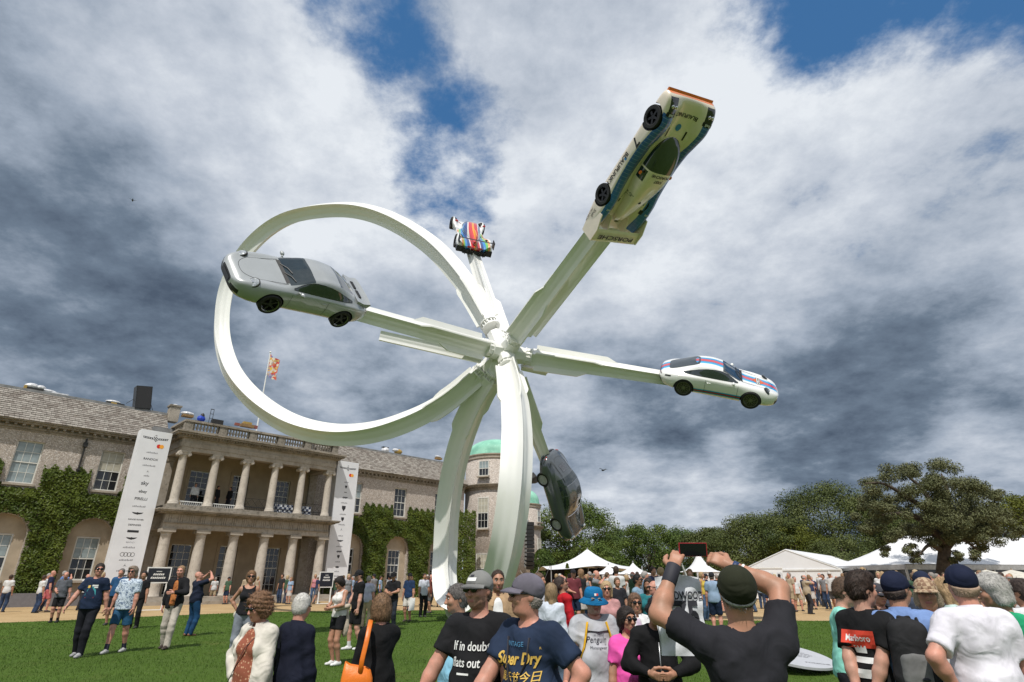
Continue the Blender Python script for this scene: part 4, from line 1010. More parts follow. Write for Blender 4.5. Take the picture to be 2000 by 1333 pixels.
# ------------------------------------------------ long-tail endurance racer
def racer_paint():
    m = bpy.data.materials.new('racer_paint'); m.use_nodes = True; nt = NT(m.node_tree); b = nt.n['Principled BSDF']
    tc = nt.node('ShaderNodeTexCoord'); sp = nt.node('ShaderNodeSeparateXYZ'); nt.l.new(tc.outputs['Object'], sp.inputs[0]); x, y, z = sp.outputs
    ay = nt.math('ABSOLUTE', y); ge = nt.node('ShaderNodeNewGeometry')
    def band(v, a, c): return nt.math('MULTIPLY', nt.math('GREATER_THAN', v, a), nt.math('LESS_THAN', v, c))
    inner = nt.math('ADD', .56, nt.math('MULTIPLY', nt.math('SMOOTH_MIN', nt.math('ABSOLUTE', nt.math('SUBTRACT', x, .2)), .7, .3), .06))
    msk = nt.math('MULTIPLY', nt.math('GREATER_THAN', ay, inner), nt.math('LESS_THAN', ay, .962)); msk = nt.math('MULTIPLY', msk, nt.math('GREATER_THAN', z, .43)); msk = nt.math('MULTIPLY', msk, band(x, -2.35, 1.64))
    ln = nt.math('LESS_THAN', nt.math('FRACT', nt.math('MULTIPLY', x, 8.5)), .10)
    blue = nt.mix(ln, (.018, .10, .42, 1), (.18, .30, .58, 1))
    blue = nt.mix(nt.math('MULTIPLY', nt.mr(x, -.2, -1.2, 0, .6), 1), blue, (.018, .15, .45, 1))
    col = nt.mix(msk, (.86, .74, .62, 1), blue)
    nose = nt.math('MULTIPLY', nt.math('GREATER_THAN', x, 2.085), nt.math('GREATER_THAN', z, .20))
    col = nt.mix(nose, col, (.85, .20, .02, 1))
    nt.l.new(col, b.inputs['Base Color']); b.inputs['Roughness'].default_value = .3; b.inputs['Coat Weight'].default_value = 1; b.inputs['Coat Roughness'].default_value = .05
    return m
def racer():
    root = empty('racing_car', label='white and blue long-tail racing car number 7 pointing up right', cat='car'); root.matrix_world = CARM['race']
    paint = racer_paint()
    xs = [2.10, 2.06, 1.96, 1.75, 1.33, .95, .55, .1, -.4, -.9, -1.32, -1.7, -2.1, -2.4, -2.48]
    n = len(xs); z0 = [0] * n
    zf = [.16, .12, .10, .09, .09, .08, .08, .08, .08, .08, .10, .14, .20, .28, .30]
    f2 = [.78, .82, .86, .88, .88, .84, .82, .82, .84, .88, .90, .90, .88, .86, .84]
    si = [.84, .90, .95, .97, .975, .975, .975, .98, .98, .98, .985, .985, .97, .95, .93]; siz = [.20, .18, .16, .15, .15, .15, .15, .15, .15, .16, .18, .2, .26, .32, .34]
    mi_ = [.86, .92, .965, .985, .99, .985, .98, .985, .985, .99, .99, .99, .98, .955, .935]; miz = [.26, .30, .34, .38, .42, .42, .40, .40, .42, .44, .46, .46, .46, .44, .42]
    be = [.84, .90, .94, .955, .96, .95, .94, .94, .95, .955, .96, .96, .95, .93, .915]; bez = [.30, .38, .47, .57, .64, .60, .54, .52, .54, .60, .68, .70, .68, .62, .58]
    l6 = [.78, .82, .83, .82, .80, .78, .76, .76, .76, .76, .77, .78, .80, .80, .80]; l6z = [.31, .41, .53, .66, .76, .70, .62, .58, .60, .68, .78, .80, .76, .68, .62]
    l7 = [.55, .58, .60, .60, .58, .58, .60, .62, .62, .62, .62, .64, .66, .68, .68]; l7z = [.30, .39, .49, .60, .70, .64, .54, .50, .52, .58, .66, .66, .60, .54, .50]
    l8 = [.3, .3, .32, .34, .34, .34, .36, .40, .40, .38, .36, .36, .38, .38, .38]; l8z = [.29, .36, .42, .46, .50, .54, .52, .50, .52, .54, .54, .50, .44, .42, .40]
    cz = [.29, .35, .40, .43, .47, .53, .53, .52, .54, .56, .54, .48, .42, .40, .39]
    V, F, info = loft(xs, [(z0, zf), (f2, zf), (si, siz), (mi_, miz), (be, bez), (l6, l6z), (l7, l7z), (l8, l8z), (z0, cz)], 96, 5)
    mi = [1 if 0 <= v < 1.5 else 0 for (x, v, s) in info]
    mats = [paint, BLACKP, BLACKP]
    me = np_mesh('body', V, F, mats, mi, True); fix_normals(me); me = cut_arches(me, [(1.33, .325, 1.0), (-1.32, .335, 1.0)], .375, .36)
    P = split_mats(me, ['body', 'underbody', 'wheel_well'], mats, root)
    # canopy: bubble with wrap-round screen, tapering into the engine cover
    cx = [1.02, .95, .80, .58, .3, 0, -.3, -.7, -1.1, -1.5, -1.9, -2.1]; k = len(cx)
    zb = [.46] * k; cw = [.08, .25, .39, .48, .52, .53, .51, .44, .35, .26, .17, .09]; ch = [.54, .60, .72, .85, .96, 1.02, 1.03, .98, .90, .80, .66, .5]
    CL = [([0] * k, zb), ([w * .9 for w in cw], zb), (cw, [.55] * k), ([w * .98 for w in cw], [.55 + (h - .55) * .45 for h in ch]), ([w * .82 for w in cw], [.55 + (h - .55) * .82 for h in ch]), ([w * .45 for w in cw], [.55 + (h - .55) * .97 for h in ch]), ([0] * k, ch)]
    V, F, info = loft(cx, CL, 64, 4)
    mi = []
    for (x, v, s) in info:
        m = 0
        if v > 2.15 and x > .10 + .0 * v: m = 1
        elif 2.3 < v < 3.7 and -.30 < x <= .02: m = 1
        mi.append(m)
    cream = mat('racer_cream', (.86, .74, .62), .3, var=.04, coat=1)
    me = np_mesh('canopy', V, F, [cream, CARGLASS], mi, True); fix_normals(me); Q = split_mats(me, ['engine_cover', 'windscreen'], [cream, CARGLASS], root)
    bv = bvh_of(list(P.values()) + list(Q.values()))
    bm_ = mat('racer_black_rim', (.012, .012, .013), .4, .3)
    for x, r in ((1.33, .325), (-1.32, .335)):
        for sg in (1, -1): wheel(root, x, sg * .85, .325, r, .28, None, 'fuchs', bm_, .66)
    # tail fins and full-width wing
    for sg in (1, -1):
        f = MB(); f.prism([(-1.75, .55), (-1.75, .80), (-2.2, .98), (-2.62, .98), (-2.66, .42), (-2.4, .36)], sg * .955 - .02, sg * .955 + .02); f.build('tail_fin', cream, root)
        f = MB(); f.prism([(-1.9, .40), (-1.9, .62), (-2.3, .80), (-2.4, .80), (-2.4, .38)], sg * .36 - .015, sg * .36 + .015); f.build('wing_support', cream, root)
    w = MB(); w.prism([(-2.22, .86), (-2.30, .905), (-2.60, .945), (-2.64, .935), (-2.60, .915), (-2.30, .86)], -.935, .935); w.build('rear_wing', cream, root)
    # splitter and mirrors
    g = MB(); g.prism([(2.14, .15), (2.16, .19), (2.03, .25), (1.95, .15)], -.88, .88); g.build('splitter', mat('fluorescent_orange', (.85, .20, .02), .4), root)
    for sg in (1, -1):
        g = MB(); g.ball((-.1, sg * .62, .80), (.06, .05, .04), 12, 6); g.tube([(-.1, sg * .56, .72), (-.1, sg * .61, .79)], .012, 6); g.build('mirror', mat('fluorescent_orange', (.85, .2, .02), .4), root, True)
        g = MB(); V2, F2 = grid_rect(.40, .30, 8, 6); decal(bv, g, V2, F2, (1.84, sg * .74, 0), (1, 0, 0), (0, 1, 0), (0, 0, -1), .007); o = g.build('headlamp', mat('lamp_cover', (.02, .02, .022), .1, coat=.6), root)
        g = MB(); V2, F2 = grid_rect(.10, .34, 4, 6); decal(bv, g, V2, F2, (1.64, sg * .74, 0), (1, 0, 0), (0, 1, 0), (0, 0, -1), .009); g.build('sponsor_strip', BLACKP, root)
        for q in (-.06, .06): g = MB(); g.ball((1.84, sg * .74 + q, .615), (.06, .05, .04), 10, 6); g.build('lens', CHROME, o)
        for (x, y, a, b_) in ((1.12, .34, .26, .05), (-1.55, .60, .16, .10), (-1.25, .50, .12, .10)):
            g = MB(); V2, F2 = grid_rect(a, b_, 5, 3); decal(bv, g, V2, F2, (x, sg * y, 0), (1, 0, 0), (0, 1, 0), (0, 0, -1), .008); g.build('vent', BLACKP, root)
    def letter(s, org, ex, ey, size, cast, mt, nm='lettering', **kw):
        g = MB(); V2, F2 = text_arrays(s, size, **kw); decal(bv, g, V2, F2, org, ex, ey, cast, .010); g.build(nm, mt, root)
    D = (0, 0, -1); fw = (1, 0, 0); bk = (-1, 0, 0); ly = (0, 1, 0); ry = (0, -1, 0)
    blk = mat('print_black', (.012, .012, .014), .5, var=0)
    letter('BLAUPUNKT', (1.66, 0, 0), ly, bk, .15, D, blk, bold=.02, sx=1.0)
    letter('PORSCHE', (-.02, 0, 0), ly, bk, .12, D, blk, bold=.02, sx=1.3); letter('JOEST', (-.18, 0, 0), ly, bk, .12, D, blk, bold=.02)
    for sg in (1, -1):
        letter('Shell', (1.64, sg * .74, 0), ly, bk, .10, D, WHITE, bold=.02); letter('Shell', (-1.55, sg * .80, 0), ly, bk, .10, D, WHITE, bold=.01)
        sx_ = bk if sg > 0 else fw
        letter('7', (.52, 0, .33), sx_, (0, 0, 1), .40, (0, -sg, 0), blk, bold=.03)
        letter('BLAUPUNKT', (-.42, 0, .30), sx_, (0, 0, 1), .20, (0, -sg, 0), blk, bold=.02)
        letter('Shell', (-1.95, 0, .46), sx_, (0, 0, 1), .15, (0, -sg, 0), blk); letter('MICHELIN', (-2.12, 0, .32), sx_, (0, 0, 1), .11, (0, -sg, 0), blk)
        letter('BOSCH', (-1.0, sg * .42, 0), (-.9, sg * .3, 0), (.3 * -sg, -.9, 0), .10, D, blk)
    g = MB(); put_text(g, 'PORSCHE', (-2.45, 0, .952), (0, 1, 0), (-1, 0, 0), .22, .006, bold=.02, sx=1.55); g.build('lettering', blk, root)
    for (x, y, r, m_) in ((1.30, .02, .10, mat('print_blue', (.02, .20, .50), .5, var=0)), (-1.05, .0, .05, blk), (-.60, -.42, .06, blk)):
        g = MB(); V2, F2 = disc2(r, 18); decal(bv, g, V2, F2, (x, y, 0), fw, ly, D, .010); g.build('dot', m_, root)
    g = MB(); V2, F2 = disc2(.05, 14); decal(bv, g, V2, F2, (-.02, 0, .36), fw, (0, 0, 1), (0, -1, 0), .008); g.build('dot', mat('print_blue', (.02, .2, .5), .5, var=0), root)
racer()

# ------------------------------------------------ modern hybrid prototype, seen from behind
def proto_paint():
    m = bpy.data.materials.new('prototype_paint'); m.use_nodes = True; nt = NT(m.node_tree); b = nt.n['Principled BSDF']
    tc = nt.node('ShaderNodeTexCoord'); sp = nt.node('ShaderNodeSeparateXYZ'); nt.l.new(tc.outputs['Object'], sp.inputs[0]); x, y, z = sp.outputs
    wv = nt.math('ADD', y, nt.math('MULTIPLY', nt.math('SINE', nt.math('MULTIPLY', x, 2.1)), .05)); ay = nt.math('ABSOLUTE', wv)
    def band(v, a, c): return nt.math('MULTIPLY', nt.math('GREATER_THAN', v, a), nt.math('LESS_THAN', v, c))
    col = (.78, .78, .77, 1)
    for a, c, k in ((0, .06, (.80, .33, .02, 1)), (.06, .24, (.60, .02, .03, 1)), (.24, .30, (.75, .7, .68, 1)), (.30, .44, (.02, .06, .24, 1)), (.44, .56, (.02, .25, .62, 1)), (.56, .66, (.16, .55, .10, 1)), (.66, .76, (.75, .35, .10, 1))):
        rear = nt.math('LESS_THAN', x, .95 - a * .9)
        col = nt.mix(nt.math('MULTIPLY', band(ay, a, c), rear), col, k)
    nt.l.new(col, b.inputs['Base Color']); b.inputs['Roughness'].default_value = .3; b.inputs['Coat Weight'].default_value = 1
    return m
def proto():
    root = empty('racing_car', label='multicoloured modern prototype racer pointing skyward on the rear arm', cat='car'); root.matrix_world = CARM['lmp']
    paint = proto_paint()
    xs = [2.45, 2.3, 2.0, 1.55, 1.1, .7, .2, -.4, -1.0, -1.55, -2.0, -2.3]; n = len(xs); z0 = [0] * n
    zf = [.14] * 3 + [.1] * 6 + [.14, .22, .3]
    f2 = [.6, .7, .78, .8, .7, .66, .66, .7, .78, .82, .8, .74]; si = [.7, .82, .92, .96, .84, .74, .74, .80, .92, .97, .95, .88]; siz = [.2] * 9 + [.24, .3, .36]
    be = [.72, .85, .95, .985, .90, .76, .76, .84, .955, .99, .97, .9]; bez = [.26, .40, .54, .60, .50, .40, .40, .46, .58, .64, .58, .5]
    l6 = [.66, .76, .82, .84, .80, .72, .72, .76, .80, .82, .80, .76]; l6z = [.27, .46, .66, .74, .58, .42, .42, .50, .68, .78, .72, .6]
    l7 = [.5, .52, .54, .54, .52, .5, .5, .5, .5, .5, .5, .5]; l7z = [.25, .36, .46, .50, .44, .44, .46, .5, .56, .6, .54, .46]
    cz = [.24, .34, .44, .52, .62, .72, .78, .76, .70, .62, .54, .46]
    V, F, info = loft(xs, [(z0, zf), (f2, zf), (si, siz), (be, bez), (l6, l6z), (l7, l7z), (z0, cz)], 80, 4)
    mats = [paint, BLACKP, BLACKP]; mi = [1 if 0 <= v < 1.4 else 0 for (x, v, s) in info]
    me = np_mesh('body', V, F, mats, mi, True); fix_normals(me); me = cut_arches(me, [(1.58, .34, 1.0), (-1.5, .35, 1.0)], .39, .36)
    split_mats(me, ['body', 'underbody', 'wheel_well'], mats, root)
    cx = [1.05, .95, .7, .3, -.1, -.5, -1.0, -1.6, -2.1]; k = len(cx); cw = [.1, .26, .42, .47, .47, .42, .32, .2, .1]; ch = [.62, .70, .86, 1.02, 1.06, 1.04, .96, .84, .72]
    V, F, info = loft(cx, [([0] * k, [.5] * k), (cw, [.55] * k), (cw, [.6 + (h - .6) * .5 for h in ch]), ([w * .6 for w in cw], [.6 + (h - .6) * .94 for h in ch]), ([0] * k, ch)], 50, 4)
    mi = [1 if (v > 1.4 and x > .22) else 0 for (x, v, s) in info]
    me = np_mesh('canopy', V, F, [paint, CARGLASS], mi, True); fix_normals(me); split_mats(me, ['cockpit', 'windscreen'], [paint, CARGLASS], root)
    for x in (1.58, -1.5):
        for sg in (1, -1): wheel(root, x, sg * .84, .34, .35, .31, None, 'ten', BLACKP, .66)
    f = MB(); f.prism([(-.6, .95), (-1.2, 1.05), (-2.2, 1.05), (-2.3, .55), (-1.6, .7)], -.015, .015); f.build('shark_fin', paint, root)
    w = MB(); w.prism([(-2.15, .86), (-2.3, .90), (-2.55, .93), (-2.3, .88)], -.9, .9); w.build('rear_wing', BLACKP, root)
    for sg in (1, -1):
        e = MB(); e.box(-2.62, -2.05, sg * .92 - .012, sg * .92 + .012, .62, 1.0); e.build('wing_endplate', BLACKP, root)
        e = MB(); e.box(-2.36, -1.9, sg * .55, sg * .95, .12, .42) if sg > 0 else e.box(-2.36, -1.9, -.95, -.55, .12, .42); e.build('rear_corner', BLACKP, root)
        e = MB(); e.ball((.75, sg * .80, .80), (.06, .10, .05), 10, 6); e.tube([(.75, sg * .5, .66), (.75, sg * .8, .78)], .014, 5); e.build('mirror', mat('prototype_red', (.5, .02, .03), .4), root, True)
        e = MB(); e.box(-2.335, -2.30, sg * .30 - .10, sg * .30 + .10, .42, .50); e.build('tail_lamp', mat('red_lamp_bright', (.7, .03, .02), .3), root)
    d = MB(); d.box(-2.45, -1.9, -.62, .62, .10, .32)
    for y in np.linspace(-.5, .5, 5): d.box(-2.55, -2.0, y - .012, y + .012, .08, .34)
    d.build('diffuser', BLACKP, root)
proto()
# ================================================================== planting
def leaf_cloud(P, Nrm, size, rng, aspect=.55, jitter=.9):
    """one kite-shaped leaf per point, roughly facing its normal; returns vertex and quad arrays"""
    n = len(P); a = Nrm + rng.normal(size=(n, 3)) * jitter; a /= np.linalg.norm(a, axis=1, keepdims=True) + 1e-9
    t = np.cross(a, rng.normal(size=(n, 3))); t /= np.linalg.norm(t, axis=1, keepdims=True) + 1e-9; b = np.cross(a, t)
    s = (size * (.65 + .7 * rng.random(n)))[:, None]; V = np.empty((n, 4, 3), np.float32)
    V[:, 0] = P - t * s * .5; V[:, 1] = P + b * s * aspect * .5 + a * s * .08; V[:, 2] = P + t * s * .5; V[:, 3] = P - b * s * aspect * .5 + a * s * .08
    return V.reshape(-1, 3), np.arange(n * 4).reshape(-1, 4)
def leaf_mat(name, c1, c2, rough=.5, vs=.8):
    m = bpy.data.materials.new(name); m.use_nodes = True; nt = NT(m.node_tree); b = nt.n['Principled BSDF']
    tc = nt.node('ShaderNodeTexCoord'); v = tc.outputs['Object']
    f = nt.mr(nt.noise(v, vs, 4, .6), .3, .7); g = nt.mr(nt.noise(v, vs * 14, 2, .6), .35, .7, 0, .55)
    col = nt.mix(f, c4(c1), c4(c2)); col = nt.mix(g, col, c4(tuple(x * .55 for x in c1)))
    nt.l.new(col, b.inputs['Base Color']); b.inputs['Roughness'].default_value = rough; b.inputs['Specular IOR Level'].default_value = .16
    return m
IVY = leaf_mat('climber_leaf', (.045, .070, .010), (.110, .140, .020), .45, 1.2)
BARK = mat('bark', (.055, .042, .030), .9, var=.4, vscale=4, bump=.8, bscale=18)
def climber(label, s0, s1, topf, holes, name='climbing_shrub', dens=430, thick=.42, seed=3, M=HM, extra=None):
    rng = np.random.default_rng(seed); n = int((s1 - s0) * 8.6 * dens); s = s0 + (s1 - s0) * rng.random(n); z = .3 + 8.6 * rng.random(n)
    top = np.array([topf(a) for a in s]); ok = z < top + .18 * np.sin(s * 9 + z * 3)
    for (a, b, c, d, kind) in holes:
        cx = (a + b) / 2; hw = (b - a) / 2
        if kind == 'arch': ins = (np.abs(s - cx) < hw) & ((z < c) | ((s - cx) ** 2 + (z - c) ** 2 < hw ** 2))
        else: ins = (s > a) & (s < b) & (z > c) & (z < d)
        ok &= ~ins
    s, z, top = s[ok], z[ok], top[ok]; n = len(s)
    bulge = thick * (.45 + .55 * (np.sin(s * 2.3 + z * 1.1) * np.sin(z * 2.9 + s * .7) * .5 + .5)); edge = np.clip((top - z) / .5, .25, 1)
    d = rng.random(n) ** .55 * bulge * edge
    P = np.stack([s, -.03 - d, z], 1); N = np.tile(np.array([[0, -1, .35]]), (n, 1))
    V, F = leaf_cloud(P, N, np.full(n, .17), rng, .6, .42)
    e = empty(name, label=label, cat='climbing plant'); e.matrix_world = M
    mesh_obj('foliage', np_mesh('foliage', V, F, [IVY]), e)
    st = MB(); r2 = random.Random(seed); cs = [(a + b) / 2 for a, b, c, dd, k in holes if k == 'arch']; 
    mids = [(cs[i] + cs[i + 1]) / 2 for i in range(len(cs) - 1)] or [(s0 + s1) / 2]
    for m_ in mids:
        for k in range(3): st.tube([(m_ + (k - 1) * .15, -.12, .2), (m_ + (k - 1) * .3, -.10, 2.5), (m_ + (k - 1) * .7, -.08, 5.2), (m_ + (k - 1) * 1.0, -.06, 6.6)], [.06, .045, .03, .015], 6)
    st.build('stem', BARK, e); return e
def arch_h(c): return (c - 1.32, c + 1.22, 4.25, 0, 'arch')
def win_h(c): return (c - .8, c + .8, 7.0, 10.2, 'rect')
climber('thick green climber over the left wing, cut round its arches', -6, 10.2, lambda s: 8.45 if min(abs(s - c) for c in LWIN + [-4.9]) > 1.0 else 7.12, [arch_h(c) for c in [-4.9] + LWIN] + [win_h(c) for c in [-4.9] + LWIN], seed=3)
climber('thick green climber over the right wing beside the portico', 24.6, 38.6, lambda s: (8.1 if 28.4 < s else 6.8) if min(abs(s - c) for c in RWIN) > .85 else 7.05, [arch_h(c) for c in RWIN] + [win_h(c) for c in RWIN], seed=4)
TM = Matrix.Translation((-7.55, 58.2, 0)) @ Matrix.Rotation(R(4), 4, 'Z')
climber('tall clipped climber in the corner beside the round tower', 1.2, 4.0, lambda s: 8.0, [], seed=5, M=TM, dens=430)
def bush(x, y, w, h, label, mt=None, sz=.16, n=5000, seed=1, name='clipped_shrub', cone=False):
    rng = np.random.default_rng(seed); e = empty(name, (x, y, gz(y)), label=label, cat='shrub'); d = rng.normal(size=(n, 3)); d /= np.linalg.norm(d, axis=1, keepdims=True)
    zz = rng.random(n); ang = rng.random(n) * 6.2832; prof = (1 - zz) ** .8 * .9 + .08 if cone else np.minimum(1, np.minimum(zz * 5 + .5, (1 - zz) * 3.2 + .12)) ** .6
    rr = w / 2 * prof * (.72 + .3 * rng.random(n)) * (1 + .12 * np.sin(ang * 5 + zz * 17)); P = np.stack([rr * np.cos(ang), rr * np.sin(ang), zz * h], 1); N = np.stack([np.cos(ang), np.sin(ang), .4 + zz * 0], 1)
    V, F = leaf_cloud(P, N, np.full(n, sz), rng, .6, .7); mesh_obj('foliage', np_mesh('foliage', V, F, [mt or IVY]), e)
    MB().tube([(0, 0, 0), (0, 0, h * .8)], [.08, .03], 7).build('trunk', BARK, e); return e
bush(3.35, 66, 2.7, 4.6, 'tall clipped shrub between the loudspeaker column and the tent', leaf_mat('shrub_leaf', (.035, .065, .012), (.085, .125, .022)), .17, 8000, 2)
bush(5.15, 57, 1.35, 2.9, 'small conical tree in front of the pointed tent', None, .12, 3000, 3, 'conical_tree', True)
bush(-1.6, 62.6, 1.3, 3.0, 'low shrub at the foot of the round tower', None, .15, 2500, 9)

def tree(x, y, H_, W_, label, lm, seed=1, n=16000, trunk_h=.25, leaf=.34, shape='round', tr=.45, lean=0, clumps=80, name='tree', open_=0.0, low=.12):
    rng = np.random.default_rng(seed); rd = random.Random(seed); e = empty(name, (x, y, gz(y)), label=label, cat='tree')
    # crown clumps on and inside an uneven envelope
    C = []; 
    for k in range(clumps):
        while True:
            p = rng.uniform(-1, 1, 3)
            r = np.linalg.norm(p)
            if r < 1 and r > .35: break
        p = p / r * (r ** .35)
        zc = low + (1 - low) * (p[2] * .5 + .5)
        wid = {'round': 1.0, 'dome': 1.15 - .35 * (p[2] * .5 + .5), 'spread': .75 + .45 * math.sin(math.pi * (p[2] * .5 + .5)), 'cone': 1.25 - 1.0 * (p[2] * .5 + .5)}[shape]
        wob = 1 + .18 * math.sin(3 * math.atan2(p[1], p[0]) + seed) + .10 * math.sin(7 * p[2] + seed)
        C.append((p[0] * W_ / 2 * wid * wob + lean * zc, p[1] * W_ / 2 * wid * wob, zc * H_, rng.uniform(.10, .19) * min(W_, H_)))
    C = np.array(C); per = int(n * 2.1) // clumps; P = []; N = []
    for c in C:
        d = rng.normal(size=(per, 3)); d /= np.linalg.norm(d, axis=1, keepdims=True); r = c[3] * (rng.random(per) ** .45)[:, None]
        q = d * r * np.array([1.15, 1.15, .75]); P.append(c[:3] + q); N.append(d + np.array([0, 0, .55]))
    P = np.concatenate(P); N = np.concatenate(N)
    if open_: k = rng.random(len(P)) > open_; P, N = P[k], N[k]
    P[:, 2] = np.maximum(P[:, 2], .3)
    V, F = leaf_cloud(P, N, np.full(len(P), leaf * .62), rng, .6, .58); mesh_obj('crown', np_mesh('crown', V, F, [lm]), e)
    t = MB(); th = trunk_h * H_; t.tube([(0, 0, -.1), (tr * .2, 0, th * .5), (0 + lean * .2, .1, th), (lean * .5, 0, H_ * .55), (lean * .8, .1, H_ * .8)], [tr * 1.25, tr * .95, tr * .8, tr * .45, tr * .12], 10)
    for k in range(12):
        c = C[rd.randrange(len(C))]; z0 = th * (.75 + .9 * rd.random()); z0 = min(z0, c[2] * .9)
        a = Vector((lean * .2, 0, z0)); b = Vector(c[:3]); m_ = a.lerp(b, .5) + Vector((0, 0, -.06 * H_ * rd.random())); t.tube([a, a.lerp(m_, .5), m_, b], [tr * .42, tr * .32, tr * .22, tr * .06], 7)
    t.build('trunk', BARK, e, True); return e
L1 = leaf_mat('holm_oak_leaf', (.050, .072, .018), (.120, .138, .042), .45, .35); L2 = leaf_mat('lime_leaf', (.058, .098, .018), (.135, .175, .036), .5, .35)
L3 = leaf_mat('yellow_oak_leaf', (.075, .092, .012), (.15, .16, .022), .5, .4); L4 = leaf_mat('cork_oak_leaf', (.090, .100, .042), (.165, .172, .085), .5, .6); L5 = leaf_mat('far_leaf', (.056, .092, .026), (.110, .155, .046), .5, .3)
def tr_at(px, ytop, Y, W_px, label, lm, **kw):
    a = at(px, ytop, Y); w = W_px / 2000 * 36 / 20 * Y * 1.02; return tree(a.x, Y, a.z - gz(Y), w, label, lm, **kw)
tr_at(1118, 985, 96, 170, 'broad green tree behind the hanging silver car', L2, seed=11, n=16000, leaf=.42, shape='dome', clumps=90)
tr_at(1062, 1040, 100, 110, 'low dark tree between the far tower and the tents', L1, seed=12, n=9000, leaf=.4)
tr_at(1205, 1035, 118, 100, 'pale leafy tree behind the pointed white tent', L5, seed=13, n=10000, leaf=.45, shape='cone')
tr_at(1262, 1030, 108, 130, 'bright green round tree left of the raised phone', L2, seed=14, n=14000, leaf=.42)
tr_at(1325, 1035, 122, 110, 'dark green tree directly behind the raised phone', L5, seed=15, n=10000, leaf=.45)
tr_at(1400, 1035, 100, 130, 'rounded dark tree just right of the raised phone', L1, seed=16, n=14000, leaf=.4)
tr_at(1478, 1012, 86, 200, 'wide dark evergreen dome left of the big marquee', L1, seed=17, n=22000, leaf=.36, shape='dome', clumps=110)
tr_at(1548, 1030, 82, 110, 'yellow-green oak between two dark evergreens', L3, seed=18, n=12000, leaf=.34)
tr_at(1608, 955, 88, 230, 'tallest dark evergreen, a broad dome above the marquee', L1, seed=19, n=30000, leaf=.38, shape='dome', clumps=140)
tr_at(1716, 985, 84, 180, 'dense evergreen behind the left limbs of the spreading oak', L1, seed=20, n=18000, leaf=.36, shape='dome', clumps=90)
tr_at(1640, 1050, 74, 150, 'low evergreen mass just above the marquee ridge', L1, seed=21, n=12000, leaf=.32, shape='dome')
tr_at(1810, 1010, 80, 150, 'shadowed evergreen directly behind the oak trunk', L1, seed=22, n=12000, leaf=.34)
tr_at(1900, 985, 78, 130, 'olive evergreen right of the spreading oak', L4, seed=23, n=12000, leaf=.34)
tr_at(1985, 968, 70, 130, 'yellow-green tree at the right edge of the view', L3, seed=24, n=14000, leaf=.32)
tr_at(1160, 1060, 82, 110, 'bushy green tree above the pointed white tent roof', L2, seed=25, n=9000, leaf=.34, shape='dome')
def oak():
    rng = np.random.default_rng(77); rd = random.Random(77); base = at(1842, 1130, 43); x, y = base.x, 43
    e = empty('spreading_oak', (x, y, gz(y)), label='spreading old oak with twisting limbs in front of the right marquee', cat='tree')
    def loc(px, py, dy=0): p = at(px, py, 43 + dy); return Vector((p.x - x, p.y - y, p.z - gz(y)))
    t = MB(); t.tube([(0, 0, -.1), (.05, 0, .8), (.0, 0, 1.8), loc(1845, 1075), loc(1842, 1055)], [.60, .44, .40, .38, .34], 14)
    limbs = [[(1842, 1062, 0), (1820, 1035, -.5), (1790, 1010, -1), (1752, 1003, -1.2), (1715, 1008, -1.5)], [(1842, 1060, 0), (1835, 1020, .5), (1815, 975, .8), (1790, 945, 1), (1765, 925, 1)], [(1842, 1060, 0), (1850, 1010, 0), (1850, 960, -.5), (1838, 925, -.5)],
             [(1845, 1060, 0), (1868, 1015, .6), (1890, 975, .8), (1920, 955, .8)], [(1848, 1075, 0), (1870, 1052, -.8), (1890, 1060, -1), (1910, 1075, -1.2)], [(1838, 1075, 0), (1815, 1065, -.9), (1795, 1085, -1.3)], [(1815, 1000, -.5), (1770, 970, -.8), (1725, 945, -1), (1690, 945, -1)], [(1868, 1015, .6), (1905, 1000, .5), (1945, 985, .6)]]
    for k, l in enumerate(limbs): P = [loc(*q) for q in l]; P = [Vector(v) for v in spline([tuple(p) for p in P], 10)]; t.tube(P, list(np.linspace(.34 if k < 4 else .2, .05, 10)), 8)
    t.build('trunk', BARK, e, True)
    cl = [(1690, 955, 26), (1700, 980, 24), (1680, 1000, 18), (1720, 945, 22), (1735, 1000, 22), (1705, 1025, 20), (1750, 930, 30), (1775, 915, 26), (1760, 965, 24), (1790, 950, 34), (1800, 1000, 30), (1820, 925, 34), (1850, 930, 34), (1880, 940, 34), (1835, 965, 38), (1865, 980, 40), (1900, 960, 34), (1925, 960, 26), (1945, 965, 18), (1905, 1000, 36), (1870, 1020, 36), (1835, 1010, 36), (1795, 1035, 30), (1765, 1040, 26), (1740, 1055, 22), (1905, 1035, 34), (1930, 1020, 30), (1950, 1045, 26), (1880, 1060, 24), (1895, 1082, 18), (1915, 1060, 20), (1790, 1088, 14), (1780, 1075, 16), (1860, 1095, 12), (1875, 1085, 14), (1690, 1040, 16), (1725, 1075, 14), (1960, 1010, 22), (1985, 1040, 20), (1850, 1045, 26)]
    cl += [(1825 + 125 * math.cos(a) * q, 1000 + 66 * math.sin(a) * q, 22) for a, q in ((rd.random() * 6.28, rd.random() ** .6) for _ in range(20))]
    P = []; N = []
    for (px, py, r) in cl:
        for k in range(4):
            c = loc(px + rd.uniform(-.6, .6) * r, py + rd.uniform(-.6, .6) * r, rd.uniform(-2.6, 2.6)); rr = r * .58 / 2000 * 1.8 * 43
            per = int(30 * r * .62); d = rng.normal(size=(per, 3)); d /= np.linalg.norm(d, axis=1, keepdims=True); P.append(np.array(c) + d * (rng.random(per) ** .5)[:, None] * rr * np.array([1, 1, .7])); N.append(d + np.array([0, 0, .6]))
    P = np.concatenate(P); N = np.concatenate(N); V, F = leaf_cloud(P, N, np.full(len(P), .125), rng, .55, .7); mesh_obj('crown', np_mesh('crown', V, F, [L4]), e)
oak()

